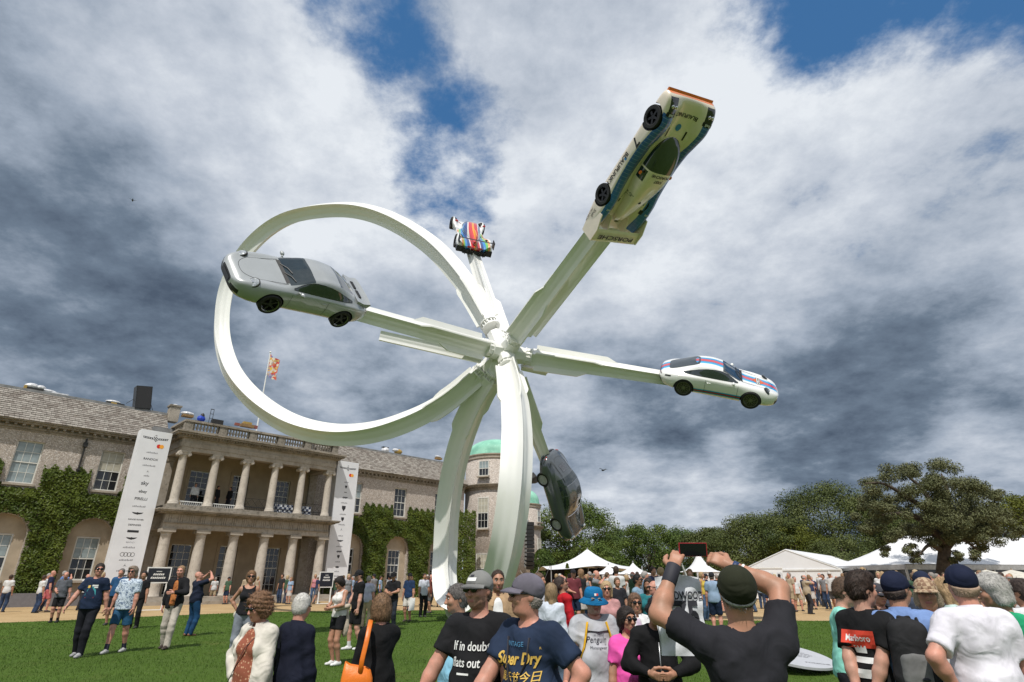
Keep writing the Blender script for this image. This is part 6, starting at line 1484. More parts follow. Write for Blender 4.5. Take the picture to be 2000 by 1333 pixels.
class SDF:
    def __init__(s): s.p = []; s.cut = []
    def el(s, c, r, k=.03, Rt=None): s.p.append(('e', tuple(c), tuple(r), k, Rt)); return s
    def rc(s, a, b, r1, r2=None, k=.03, ax=None, fac=1.0, clip=False): s.p.append(('c', tuple(a), tuple(b), r1, r1 if r2 is None else r2, k, ax, fac, clip)); return s
    def chain(s, pts, rs, k=.012):
        for i in range(len(pts) - 1): s.rc(pts[i], pts[i + 1], rs[i], rs[i + 1], k)
        return s
    def sub_el(s, c, r, k=.01, Rt=None): s.cut.append(('e', tuple(c), tuple(r), k, Rt)); return s
    def plane(s, p, n, k=.004, reg=None): s.cut.append(('p', tuple(p), tuple(n), k, reg)); return s
    def box(s): 
        lo = np.full(3, 1e9); hi = -lo
        for q in s.p:
            if q[0] == 'e': m = max(q[2]); a = b = np.array(q[1]); ex = m
            else: a, b = np.array(q[1]), np.array(q[2]); ex = max(q[3], q[4])
            lo = np.minimum(lo, np.minimum(a, b) - ex); hi = np.maximum(hi, np.maximum(a, b) + ex)
        return lo, hi
    def mesh(s, vox, noise=None, inflate=0.0):
        lo, hi = s.box(); lo = lo - 3 * vox - max(0, inflate) - .01; hi = hi + 3 * vox + max(0, inflate) + .01
        n = np.ceil((hi - lo) / vox).astype(int) + 1
        gx, gy, gz_ = [(lo[i] + vox * np.arange(n[i])).astype(np.float32) for i in range(3)]
        D = np.full(n, .5, np.float32)
        def sl(a, b, ex):
            o = []
            for i, g in enumerate((gx, gy, gz_)):
                i0 = max(0, int((min(a[i], b[i]) - ex - lo[i]) / vox)); i1 = min(n[i], int((max(a[i], b[i]) + ex - lo[i]) / vox) + 2); o.append(slice(i0, max(i1, i0 + 1)))
            return tuple(o)
        def ev(q, S):
            X, Y, Z = gx[S[0]][:, None, None], gy[S[1]][None, :, None], gz_[S[2]][None, None, :]
            return _ellip(X, Y, Z, q[1], q[2], q[4]) if q[0] == 'e' else _rcone(X, Y, Z, q[1], q[2], q[3], q[4], q[6], q[7], q[8])
        for q in s.p:
            k = q[3] if q[0] == 'e' else q[5]
            S = sl(q[1], q[1], max(q[2]) + k + 3 * vox) if q[0] == 'e' else sl(q[1], q[2], max(q[3], q[4]) + k + 3 * vox)
            d = ev(q, S); A = D[S]; h = np.maximum(k - np.abs(A - d), 0) / k; D[S] = np.minimum(A, d) - h * h * k * .25
        if inflate: D -= inflate
        if noise is not None: D += noise(gx[:, None, None], gy[None, :, None], gz_[None, None, :]).astype(np.float32)
        for q in s.cut:
            if q[0] == 'e': S = sl(q[1], q[1], max(q[2]) + q[3] + 3 * vox); d = -_ellip(gx[S[0]][:, None, None], gy[S[1]][None, :, None], gz_[S[2]][None, None, :], q[1], q[2], q[4])
            else:
                S = (slice(None),) * 3 if q[4] is None else sl(q[4][0], q[4][0], q[4][1])
                d = (gx[S[0]][:, None, None] - q[1][0]) * q[2][0] + (gy[S[1]][None, :, None] - q[1][1]) * q[2][1] + (gz_[S[2]][None, None, :] - q[1][2]) * q[2][2]
                if q[4] is not None:
                    rr = np.sqrt((gx[S[0]][:, None, None] - q[4][0][0])**2 + (gy[S[1]][None, :, None] - q[4][0][1])**2 + (gz_[S[2]][None, None, :] - q[4][0][2])**2); d = np.where(rr < q[4][1], d, -1)
            k = q[3]; A = D[S]; h = np.maximum(k - np.abs(A - d), 0) / k; D[S] = np.maximum(A, d) + h * h * k * .25
        return nets(D, lo, vox)
_E = [(0, 1), (2, 3), (4, 5), (6, 7), (0, 2), (1, 3), (4, 6), (5, 7), (0, 4), (1, 5), (2, 6), (3, 7)]
def nets(D, lo, vox):
    """surface nets: one vertex per crossed cell, quads across crossed edges"""
    ins = D < 0; n = np.array(D.shape)
    cs = ins[:-1, :-1, :-1].astype(np.int8)
    for dx in (0, 1):
        for dy in (0, 1):
            for dz in (0, 1):
                if dx or dy or dz: cs = cs + ins[dx:n[0] - 1 + dx, dy:n[1] - 1 + dy, dz:n[2] - 1 + dz]
    act = (cs > 0) & (cs < 8); I = np.argwhere(act); 
    if len(I) == 0: return np.zeros((0, 3)), np.zeros((0, 4), int)
    cv = np.empty((len(I), 8), np.float32); off = []
    for c in range(8): o = (c & 1, (c >> 1) & 1, (c >> 2) & 1); off.append(o); cv[:, c] = D[I[:, 0] + o[0], I[:, 1] + o[1], I[:, 2] + o[2]]
    off = np.array(off, np.float32); acc = np.zeros((len(I), 3), np.float32); cnt = np.zeros(len(I), np.float32)
    for a, b in _E:
        m = (cv[:, a] < 0) != (cv[:, b] < 0); t = np.where(m, cv[:, a] / (cv[:, a] - cv[:, b] + 1e-12), 0); p = off[a] + (off[b] - off[a]) * t[:, None]; acc += p * m[:, None]; cnt += m
    V = (I + acc / cnt[:, None]) * vox + lo; idx = np.full(act.shape, -1, np.int64); idx[tuple(I.T)] = np.arange(len(I)); F = []
    for ax in range(3):
        s0 = [slice(None)] * 3; s1 = [slice(None)] * 3; s0[ax] = slice(0, -1); s1[ax] = slice(1, None)
        a, b = ins[tuple(s0)], ins[tuple(s1)]; E = np.argwhere(a != b); u, w = (ax + 1) % 3, (ax + 2) % 3
        E = E[(E[:, u] > 0) & (E[:, w] > 0) & (E[:, u] < n[u] - 1) & (E[:, w] < n[w] - 1)]
        q = []
        for du, dw in ((-1, -1), (0, -1), (0, 0), (-1, 0)): t = E.copy(); t[:, u] += du; t[:, w] += dw; q.append(idx[tuple(t.T)])
        q = np.stack(q, 1); fl = a[tuple(E.T)]; q[~fl] = q[~fl][:, ::-1]; F.append(q)
    F = np.concatenate(F); return V, F[(F >= 0).all(1)]
def v3(*a): return np.array(a, float)
def ik(a, t, l1, l2, pole):
    """joint position of a two-bone limb from a towards t bending along pole; returns mid, end"""
    a, t, pole = map(lambda q: np.array(q, float), (a, t, pole)); d = t - a; L = np.linalg.norm(d); L2 = min(max(L, abs(l1 - l2) + .01), (l1 + l2) * .999); d = d / (L + 1e-9); e = a + d * L2
    c = (l1 * l1 + L2 * L2 - l2 * l2) / (2 * L2); h = math.sqrt(max(l1 * l1 - c * c, 0)); p = pole - d * pole.dot(d); p /= np.linalg.norm(p) + 1e-9
    return a + d * c + p * h, e
def rotm(yaw=0, pitch=0, roll=0):
    """yaw left/right about z, pitch nods forward (+), roll tips to the person's left (+)"""
    y, p, r = R(yaw), R(pitch), R(roll)
    Rz = np.array([[math.cos(y), -math.sin(y), 0], [math.sin(y), math.cos(y), 0], [0, 0, 1]]); Rx = np.array([[1, 0, 0], [0, math.cos(p), -math.sin(p)], [0, math.sin(p), math.cos(p)]]); Ry = np.array([[math.cos(r), 0, math.sin(r)], [0, 1, 0], [-math.sin(r), 0, math.cos(r)]])
    return Rz @ Rx @ Ry
SKIN = {k: None for k in ()}
def skin_mat(c):
    key = 'skin_%d_%d' % (int(c[0] * 100), int(c[2] * 100))
    if key in MATS: return MATS[key]
    m = mat(key, c, .5, var=.16, vscale=13, spec=.35, col2=(min(1, c[0] * 1.16), c[1] * 1.02, c[2] * 1.0), fine=.12); b = m.node_tree.nodes['Principled BSDF']; b.inputs['Subsurface Weight'].default_value = .0; return m
FAIR = (.50, .29, .215); PINK = (.52, .27, .20); TAN = (.40, .22, .145); BROWN = (.24, .125, .075); DARKS = (.07, .038, .025)
_cm = {}
def cloth_mat(c, kind='plain', c2=None):
    key = 'cloth_%s_%s' % (kind, '_'.join('%02d' % int(x * 99) for x in c))
    if key in MATS: return MATS[key]
    if kind == 'plain': return mat(key, c, .85, var=.2, vscale=5, bump=.8, bscale=6, spec=.2, bdet=1.5, bdist=1.5)
    if kind == 'denim': return mat(key, c, .85, var=.35, vscale=4, bump=.3, bscale=26, spec=.2)
    m = bpy.data.materials.new(key); m.use_nodes = True; nt = NT(m.node_tree); b = nt.n['Principled BSDF']; tc = nt.node('ShaderNodeTexCoord'); v = tc.outputs['Object']; b.inputs['Roughness'].default_value = .85
    c2 = c2 or (.1, .1, .1)
    if kind == 'floral': f = nt.mr(nt.noise(v, 24, 4, .6, 1.2), .50, .58)
    elif kind == 'dots': vo = nt.node('ShaderNodeTexVoronoi'); vo.inputs['Scale'].default_value = 42; nt.l.new(v, vo.inputs[0]); f = nt.mr(vo.outputs['Distance'], .25, .35, 1, 0)
    elif kind == 'check': ck = nt.node('ShaderNodeTexChecker'); ck.inputs['Scale'].default_value = 34; nt.l.new(v, ck.inputs[0]); f = ck.outputs['Fac']
    elif kind == 'stripe': wv = nt.node('ShaderNodeTexWave'); wv.inputs['Scale'].default_value = 12; nt.l.new(v, wv.inputs[0]); f = wv.outputs['Fac']
    nt.l.new(nt.mix(f, c4(c), c4(c2)), b.inputs['Base Color']); bn = nt.node('ShaderNodeBump'); bn.inputs['Strength'].default_value = .7; bn.inputs['Distance'].default_value = .02; nt.l.new(nt.noise(v, 6, 1.5, .6, 1.5), bn.inputs['Height']); nt.l.new(bn.outputs[0], b.inputs['Normal'])
    MATS[key] = m; return m
def hair_mat(c): return mat('hair_' + '_'.join('%02d' % int(x * 99) for x in c), c, .6, var=.45 if sum(c) < .6 else .18, vscale=60, bump=.25, bscale=110, spec=.3)
SHADES = mat('sunglass_lens', (.006, .006, .007), .06, var=0, spec=.6)
LIPM = mat('lips', (.36, .13, .11), .5, var=.1); EYEW = mat('eye_white', (.6, .58, .55), .2, var=0); EYED = mat('eye_iris', (.02, .014, .01), .1, var=0)
def folds(seed, amp):
    r = random.Random(seed); W_ = [(r.uniform(-9, 9), r.uniform(-9, 9), r.uniform(12, 26), r.uniform(0, 6)) for _ in range(3)] + [(r.uniform(-22, 22), r.uniform(-22, 22), r.uniform(-20, 20), r.uniform(0, 6)) for _ in range(3)]
    def f(X, Y, Z):
        o = 0
        for i, (a, b, c, d) in enumerate(W_): o = o + (1.2 * np.sqrt(np.abs(np.sin(.5 * (X * a + Y * b + Z * c) + d + 1.6 * np.sin(X * 6 + Z * 5 + i)))) - .9) * (amp * (.8 if i < 3 else .5))
        return o
    return f
def hand_prims(s, wrist, dirv, palm, side, curl=.35, spread=.0, k=1.0, grip=None):
    """palm and five fingers; dirv from wrist to knuckles, palm = palm normal, side = towards the thumb"""
    d = dirv / np.linalg.norm(dirv); pn = palm - d * palm.dot(d); pn /= np.linalg.norm(pn) + 1e-9; sd = np.cross(d, pn); sd *= np.sign(sd.dot(side) or 1)
    c = wrist + d * .05 * k; s.rc(wrist, wrist + d * .035 * k, .026 * k, .028 * k, .015)
    for q in (-.024, -.008, .008, .024): s.rc(wrist + d * .03 * k + sd * q * .7 * k, wrist + d * .092 * k + sd * q * k, .016 * k, .0125 * k, .012)
    for i, (q, L) in enumerate(((.027, .074), (.009, .082), (-.009, .076), (-.026, .060))):
        a = wrist + d * .090 * k + sd * q * k; ang = 0; pts = [a]; dd = d
        for j, f in enumerate((.45, .32, .23)):
            ang += curl * (1.0, 1.3, .9)[j]; dv = d * math.cos(ang) + pn * math.sin(ang) + sd * (q * spread * 8); pts.append(pts[-1] + dv * L * f * k)
        s.chain(pts, [.0098 * k, .0092 * k, .0085 * k, .0072 * k], .006)
    a = wrist + d * .025 * k + sd * .022 * k; b = a + (d * .55 + sd * .75 + pn * .3) * .040 * k; c2 = b + (d * .85 + sd * .25 + pn * (.3 + curl * .5)) * .034 * k; e = c2 + (d * .9 + pn * (.3 + curl * .6)) * .028 * k
    s.chain([a, b, c2, e], [.017 * k, .0135 * k, .0115 * k, .009 * k], .01)
class Person:
    def __init__(s, x, y, rot, H=1.75, label='', skin=FAIR, fat=.15, fem=False, lh=None, rh=None, lpole=None, rpole=None, lf=(.10, 0), rf=(-.10, 0), lean=0, twist=0, head=(0, 0, 0), top=('tee', (.02, .02, .025)), bottom=('jeans', (.03, .04, .07)), shoes=(.03, .03, .03), hair=('short', (.04, .025, .015)), hat=None, shades=False, beard=None, detail=1, group=None, side_lean=0, curl=(.35, .35), lpalm=None, rpalm=None, lknee=None, rknee=None, z=None, socks=None, name='person', sleeve=None, hands=True, hem=None, inner=None, neck_open=0):
        S_ = H / 1.75; s.S = S_; s.H = H; s.seed = int(abs(x * 97 + y * 31) * 10) % 9973; s.label = label; s.detail = detail
        s.root = empty(name, (x, y, gz(y) if z is None else z), R(rot), label, 'person', group)
        s.fem = fem; s.fat = fat; sk = skin_mat(skin)
        U = rotm(0, lean, side_lean); T = rotm(twist); hipc = v3(0, 0, .93)
        up = lambda p: hipc + U @ (T @ (np.array(p, float) - hipc))
        s.up = up; UT = U @ T; s.UT = UT
        sw = .146 if fem else .168; hw = .095 if fem else .088
        sh = {1: up((sw, .01, 1.425)), -1: up((-sw, .01, 1.425))}; hp = {1: v3(hw, 0, .92), -1: v3(-hw, 0, .92)}
        # limbs
        arm = {}; leg = {}
        for sg, hd, pole in ((1, lh, lpole), (-1, rh, rpole)):
            t = np.array(hd, float) if hd is not None else up((sg * (.235 + .06 * fat), -.06, .82)); pl = np.array(pole, float) if pole is not None else v3(sg * .6, 1.0, -.2)
            el, wr = ik(sh[sg], t, .285, .255, pl); arm[sg] = (sh[sg], el, wr)
        for sg, ft, kn in ((1, lf, lknee), (-1, rf, rknee)):
            fz = ft[2] if len(ft) > 2 else 0; t = v3(ft[0], ft[1] + .03, .085 + fz); k_, a_ = ik(hp[sg], t, .435, .42, v3(*(kn or (sg * .15, -1, 0)))); leg[sg] = (hp[sg], k_, a_)
        s.arm, s.leg = arm, leg
        HR = UT @ rotm(*head); nb = up((0, .012, 1.46)); hc = nb + UT @ v3(0, -.012, .06) + HR @ v3(0, -.012, .125); s.HR, s.hc = HR, hc
        hl = lambda p: hc + HR @ np.array(p, float); s.hl = hl
        # ---------- body
        yx = UT @ v3(0, 1, 0)
        def torso(b, inf=0.0, low=True):
            f = fat
            b.el(up((0, .0, 1.31)), (.150 + .03 * f + inf - (.012 if fem else 0), .110 + .03 * f + inf, .165 + inf), .06, UT)
            b.el(up((0, .005, 1.40)), (.150 + inf - (.02 if fem else 0), .088 + inf, .075 + inf), .06, UT)
            b.el(up((0, -.008 - .055 * f, 1.11)), (.140 + .065 * f + inf - (.012 if fem else 0), .100 + .085 * f + inf, .17 + inf), .07, UT)
            b.el(up((0, .005, .97)), (.158 + .045 * f + inf + (.012 if fem else 0), .110 + .05 * f + inf, .135 + inf), .07, UT)
            if fem:
                for q in (-1, 1): b.el(up((q * .075, -.088, 1.285)), (.068 + inf, .062 + inf, .068 + inf), .05, UT)
            for q in (1, -1): b.rc(up((q * .05, .012, 1.455)), sh[q] + UT @ v3(0, 0, -.008), .048 + inf * .6, .050 + inf * .6, .05)
        def upperarm(b, q, inf=0, t=1.0, clip=False):
            a, e, w = arm[q]; e2 = a + (e - a) * t; r = (.044 if fem else .050) + .012 * fat; b.rc(a, e2, r + inf, r * (1 - .16 * t) + inf * (1.3 if clip else 1.1), .04, clip=clip)
        def forearm(b, q, inf=0, t=1.0, clip=False):
            a, e, w = arm[q]; r = (.036 if fem else .043) + .006 * fat; m_ = e + (w - e) * .3; b.rc(e, m_, r + inf, r * 1.03 + inf, .03); b.rc(m_, e + (w - e) * t, r * 1.03 + inf, r * .62 + inf, .03, clip=clip)
        def thigh(b, q, inf=0, t=1.0, k=.045):
            a, kn, an = leg[q]; r = .088 + .018 * fat; b.rc(a + v3(0, 0, -.01), a + (kn - a) * t, r + inf, r + (.060 - r) * t + inf, k)
        def shin(b, q, inf=0, t=1.0):
            a, kn, an = leg[q]; m_ = kn + (an - kn) * .3; b.rc(kn, m_, .058 + inf, .060 + inf, .03); b.rc(m_, kn + (an - kn) * t, .060 + inf, .037 + inf * .8, .03)
        b = SDF(); torso(b, -.016 if not (top and top[0] == 'tank') else -.007)
        for q in (1, -1):
            upperarm(b, q); forearm(b, q); thigh(b, q); shin(b, q); an = leg[q][2]; b.rc(an + v3(0, .02, -.035), an + v3(0, -.13, -.055), .036, .03, .03)
        b.rc(nb, hl((0, .02, -.07)), .060 - (.008 if fem else 0), .056 - (.008 if fem else 0), .03)
        if detail < 1: s._head(b)
        V, F = b.mesh(.019 if detail < 1 else .0145); MI = np.zeros(len(F), int)
        parts_ = [(V, F, MI)]
        if detail >= 1:
            hb = SDF(); s._head(hb); hb.rc(nb, hl((0, .02, -.07)), .059 - (.008 if fem else 0), .056 - (.008 if fem else 0), .03); v_, f_ = hb.mesh(.0062); c = (v_[f_].mean(1) - hc) @ HR
            mi = np.zeros(len(f_), int); lip = (np.abs(c[:, 2] + .066) < .0085) & (np.abs(c[:, 0]) < .024) & (c[:, 1] < -.078); mi[lip] = 1
            if beard: mi[(c[:, 2] < -.035) & (c[:, 2] > -.125) & (c[:, 1] < .0) & ~lip & ~((np.abs(c[:, 0]) < .03) & (c[:, 2] > -.05)) & ((c[:, 2] < -.05 - .15 * (c[:, 1] + .02)) | (np.abs(c[:, 0]) > .035))] = 2
            parts_.append((v_, f_, mi))
        if hands and detail >= 1:
            for q, pn, cu in ((1, lpalm, curl[0]), (-1, rpalm, curl[1])):
                a, e, w = arm[q]; hb = SDF(); dv = (w - e) / np.linalg.norm(w - e); hand_prims(hb, w - dv * .01, dv, np.array(pn, float) if pn is not None else v3(-q, .1, 0), v3(0, -1, .2) if pn is None else np.cross(dv, np.array(pn, float)) * (1 if q > 0 else -1), cu); v_, f_ = hb.mesh(.0048); parts_.append((v_, f_, np.zeros(len(f_), int)))
        elif hands:
            hb = SDF()
            for q in (1, -1): a, e, w = arm[q]; dv = (w - e) / np.linalg.norm(w - e); hb.rc(w, w + dv * .09, .028, .026, .02); hb.rc(w + dv * .08, w + dv * .15, .022, .012, .02)
            v_, f_ = hb.mesh(.012); parts_.append((v_, f_, np.zeros(len(f_), int)))
        o = 0; VV = []; FF = []; MM = []
        for v_, f_, m_ in parts_: VV.append(v_); FF.append(f_ + o); MM.append(m_); o += len(v_)
        mats_ = [sk, LIPM, mat('beard_%02d' % int((beard or (0,))[0] * 99), tuple(.55 * x + .45 * y for x, y in zip(beard, skin)) if beard else (.1, .08, .06), .8, var=.3, vscale=40)]
        s.body = s._add('body', np.concatenate(VV), np.concatenate(FF), mats_, np.concatenate(MM))
        if detail >= 1 and not shades:
            for q in (-1, 1):
                g = MB(); M = Matrix([list(HR[i]) + [hc[i]] for i in range(3)] + [[0, 0, 0, 1]]); g.ball((q * .032, -.083, .012), (.0115, .0105, .0062), 10, 6, M); e_ = s._mb(g, 'eye', EYEW); g = MB(); g.ball((q * .032, -.0915, .012), (.0055, .0050, .0052), 8, 6, M); s._mb(g, 'iris', EYED)
        if detail >= 1 and hair:
            M = Matrix([list(HR[i]) + [hc[i]] for i in range(3)] + [[0, 0, 0, 1]])
            for q in (-1, 1): g = MB(); g.tube([M @ Vector((q * .014, -.097, .034)), M @ Vector((q * .034, -.095, .040)), M @ Vector((q * .052, -.082, .032))], [.004, .0055, .003], 5); s._mb(g, 'eyebrow', hair_mat(hair[1] if hair[0] != 'none' else (.15, .10, .07)))
        vox = .0165 if detail >= 1 else .021; nz = folds(s.seed, .0095 if detail >= 1 else .004)
        # ---------- lower garment
        bk, bc = bottom[0], bottom[1]; bm_ = bottom[2] if len(bottom) > 2 else cloth_mat(bc, 'denim' if bk == 'jeans' else 'plain')
        b = SDF(); b.el(up((0, .005, .965)), (.162 + .045 * fat + (.012 if fem else 0), .114 + .05 * fat, .125), .06, UT)
        if bk in ('jeans', 'trousers'):
            for q in (1, -1): thigh(b, q, .016, 1, .03); a, kn, an = leg[q]; lo_ = an + v3(0, .005, -.05); m_ = kn + (an - kn) * .3; b.rc(kn, m_, .078, .077, .03); b.rc(m_, lo_, .077, .062 if bk == 'jeans' else .066, .03, clip=True)
        elif bk == 'shorts':
            t = bottom[3] if len(bottom) > 3 else .86
            for q in (1, -1): a, kn, an = leg[q]; e2 = a + (kn - a) * t; b.rc(a, e2, .104 + .018 * fat, .092, .03, clip=True)
        elif bk in ('skirt', 'dress'):
            zb = bottom[3] if len(bottom) > 3 else .5; b.rc((0, 0, .95), (0, -.01, zb), .150 + .05 * fat, .21 + .05 * fat, .06, (0, 1, 0), 1.25); b.plane((0, 0, zb + .03), (0, 0, -1))
        b.plane(up((0, 0, 1.05)), UT @ v3(0, 0, 1))
        V, F = b.mesh(vox, folds(s.seed + 5, .005)); s.low = s._add({'jeans': 'jeans', 'trousers': 'trousers', 'shorts': 'shorts', 'skirt': 'skirt', 'dress': 'skirt'}[bk], V, F, [bm_])
        # ---------- upper garment
        if top:
            tk, tcx = top[0], top[1]; tm = top[2] if len(top) > 2 else cloth_mat(tcx)
            if inner: s._top('none', cloth_mat(inner[1]) if len(inner) < 3 else inner[2], torso, upperarm, forearm, nb, .009, vox, folds(s.seed + 9, .003), hem, 'shirt', 0)
            s.top = s._top(tk, tm, torso, upperarm, forearm, nb, .0125 if not inner else .026, vox, nz, hem, {'tee': 'tee_shirt', 'shirt': 'shirt', 'polo': 'polo_shirt', 'long': 'sweater', 'tank': 'vest_top', 'jacket': 'jacket', 'blouse': 'blouse'}[tk], neck_open or (.055 if inner else 0), sleeve)
        # ---------- shoes
        for q in (1, -1):
            an = leg[q][2]; b = SDF(); b.rc(an + v3(0, .025, -.045), an + v3(0, -.15, -.055), .046, .040, .03, (0, 0, 1), 1.25); b.rc(an + v3(0, .02, -.03), an + v3(0, -.05, -.03), .044, .04, .03); b.plane((0, 0, an[2] - .085), (0, 0, -1)); V, F = b.mesh(.011 if detail >= 1 else .018); sh_ = s._add('shoe', V, F, [mat('shoe_' + '_'.join('%02d' % int(x * 99) for x in shoes), shoes, .6, var=.15)])
            if detail >= 1 and sum(shoes) > .3: pass
            if socks is not None and bk in ('shorts', 'skirt', 'dress'): b = SDF(); b.rc(an + v3(0, 0, -.03), an + (leg[q][1] - an) * .22, .046, .047, .02); V, F = b.mesh(.012); s._add('sock', V, F, [cloth_mat(socks)])
        s._hair(hair, hat); s._hat(hat)
        if shades: s._shades()
    def _add(s, nm, V, F, mats_, mi=None):
        o = mesh_obj(nm, np_mesh(nm, np.asarray(V) * s.S, F, mats_, mi, True), s.root); return o
    def _mb(s, g, nm, m, smooth=True): g.v = [tuple(c * s.S for c in v) for v in g.v]; return g.build(nm, m, s.root, smooth)
    def _head(s, b):
        hl, HR = s.hl, s.HR; f = s.fat; w = .0 if not s.fem else -.003
        b.el(hl((0, .012, .028)), (.074 + w, .094, .088), .02, HR); b.el(hl((0, -.012, -.02)), (.066 + w + .006 * f, .080, .085), .03, HR)
        b.el(hl((0, -.034, -.068)), (.050 + w + .012 * f, .052, .046), .03, HR); b.el(hl((0, -.066, -.094)), (.022, .018, .018), .025, HR)
        b.rc(hl((0, -.090, .012)), hl((0, -.108, -.026)), .0085, .0125, .012); b.el(hl((0, -.104, -.030)), (.0165, .012, .010), .01, HR)
        b.rc(hl((-.040, -.080, .034)), hl((.040, -.080, .034)), .0105, None, .018)
        for q in (-1, 1):
            b.el(hl((q * .040, -.066, -.022)), (.024, .022, .022), .025, HR); b.el(hl((q * .074, .018, -.004)), (.009, .021, .031), .008, HR)
            b.sub_el(hl((q * .032, -.098, .012)), (.019, .013, .011), .012, HR)
        b.rc(hl((-.018, -.085, -.066)), hl((.018, -.085, -.066)), .0075, None, .008)
        if f > .5: b.el(hl((0, -.02, -.10)), (.055, .05, .03), .03, HR)
    def _top(s, tk, tm, torso, upperarm, forearm, nb, inf, vox, nz, hem, nm, opening, sleeve=None):
        up, UT = s.up, s.UT; b = SDF(); torso(b, inf)
        z0 = hem if hem is not None else {'tee': .885, 'polo': .885, 'shirt': .86, 'long': .90, 'tank': .93, 'none': .90, 'jacket': .84, 'blouse': .88}[tk]
        b.rc(up((0, .0, 1.05)), up((0, -.012 - .04 * s.fat, z0 - .04)), .145 + .06 * s.fat + inf, .158 + .055 * s.fat + inf, .06, UT @ v3(0, 1, 0), 1.36 - .28 * s.fat)
        for q in (1, -1):
            a, e, w = s.arm[q]; dn = (e - a) / np.linalg.norm(e - a)
            if tk in ('tee', 'shirt', 'polo', 'blouse') and not sleeve:
                t = .70 if tk != 'shirt' else .76; upperarm(b, q, inf + .007, t, True)
            elif tk == 'none': pass
            elif tk == 'tank': b.sub_el(a + UT @ v3(q * .055, -.0, -.02), (.075, .2, .11), .01, UT)
            else:
                t = sleeve or .97; upperarm(b, q, inf * .8 + .003); forearm(b, q, inf * .6 + .006, t, True)
        b.plane(up((0, 0, z0)), UT @ v3(0, 0, -1))
        b.sub_el(nb + UT @ v3(0, -.026, .045), (.074, .078, .056) if tk != 'tank' else (.10, .12, .11), .008, UT @ rotm(0, 18))
        if opening: b.sub_el(up((0, -.20, 1.12)), (opening, .16, .46), .01, UT)
        V, F = b.mesh(vox, nz)
        o = s._add(nm, V, F, [tm])
        if tk in ('polo', 'shirt', 'jacket'):
            g = MB(); n = 20; P0 = []; 
            for i in range(n + 1):
                a = -math.pi / 2 + .28 + (2 * math.pi - .56) * i / n; x, y = math.cos(a), math.sin(a)
                for rr, zz in ((.074, .022), (.066, .050), (.072, .054), (.094, -.014)): P0.append(tuple(nb + UT @ v3(x * rr, -.012 + y * (rr + .002), zz + .012 * y)))
            g.add(P0, [(i * 4 + j, i * 4 + j + 1, (i + 1) * 4 + j + 1, (i + 1) * 4 + j) for i in range(n) for j in range(3)]); s._mb(g, 'collar', tm)
        return o
    def _hair(s, hair, hat=None):
        if not hair or hair[0] in ('none', 'bald'): return
        st, c = hair[0], hair[1]; hl, HR = s.hl, s.HR; b = SDF(); m = hair_mat(c); vx = .0085 if s.detail >= 1 else .017
        if st in ('short', 'crop', 'thin', 'quiff', 'messy'):
            t = {'short': .013, 'crop': .006, 'thin': .007, 'quiff': .016, 'messy': .02}[st]
            b.el(hl((0, .018, .032)), (.076 + t, .096 + t, .090 + t), .02, HR); b.el(hl((0, .035, -.02)), (.074 + t, .072 + t * .7, .072), .03, HR)
            if st == 'quiff': b.el(hl((0, -.045, .108)), (.06, .055, .035), .03, HR); b.el(hl((.01, .0, .115)), (.07, .07, .03), .03, HR)
            if st == 'messy': b.el(hl((0, -.02, .10)), (.075, .075, .04), .03, HR)
            b.sub_el(hl((0, -.115, -.03)), (.105, .10 if st != 'thin' else .12, .105 if st != 'thin' else .13), .012, HR)
            for q in (-1, 1): b.sub_el(hl((q * .10, -.02, -.05)), (.035, .075, .07), .01, HR)
        elif st == 'ring':   # bald on top, hair round the sides
            b.el(hl((0, .03, .0)), (.082, .088, .058), .02, HR); b.sub_el(hl((0, -.085, .0)), (.12, .10, .12), .01, HR); b.sub_el(hl((0, 0, .085)), (.10, .12, .06), .01, HR)
        elif st in ('long', 'bob', 'bun', 'pony', 'curly', 'wave'):
            t = .018 if st != 'curly' else .034; b.el(hl((0, .016, .030)), (.078 + t, .097 + t, .092 + t), .02, HR); b.el(hl((0, .035, -.03)), (.080 + t, .075 + t * .6, .085), .03, HR)
            if st == 'long': b.rc(hl((0, .05, -.04)), hl((0, .075, -.26)), .075, .06, .04, HR @ v3(0, 1, 0), 1.6); [b.rc(hl((q * .07, .0, -.02)), hl((q * .085, .0, -.2)), .03, .028, .03) for q in (-1, 1)]
            if st == 'bob': [b.rc(hl((q * .066, .01, 0)), hl((q * .072, .015, -.10)), .032, .028, .03) for q in (-1, 1)]; b.el(hl((0, .05, -.07)), (.08, .06, .06), .03, HR)
            if st == 'wave': [b.rc(hl((q * .062, -.01, .03)), hl((q * .078, .01, -.075)), .030, .028, .03) for q in (-1, 1)]; b.el(hl((0, .055, -.065)), (.078, .055, .07), .03, HR); b.el(hl((-.03, -.06, .085)), (.055, .045, .03), .03, HR)
            if st == 'bun': b.el(hl((0, .085, .075)), (.045, .045, .042), .01, HR)
            if st == 'pony': b.rc(hl((0, .10, .03)), hl((0, .14, -.14)), .032, .018, .02)
            b.sub_el(hl((0, -.118, -.045)), (.082, .10, .125), .012, HR)
        fr = {'curly': 150, 'messy': 60, 'wave': 45}.get(st, 60); am = {'curly': .0055, 'messy': .005, 'quiff': .003, 'wave': .003}.get(st, .0012)
        f = (lambda X, Y, Z: am * (np.sin(X * fr + 2 * np.sin(Z * 40)) * np.sin(Y * fr + 1) + np.sin(Z * fr * 1.1 + X * 30)))
        if hat: b.plane(hl((0, 0, .012 if hat[0] != 'bucket' else .03)), HR @ v3(0, .38 if hat[0] != 'bucket' else 0, 1))
        V, F = b.mesh(vx, f); o = s._add('hair', V, F, [m])
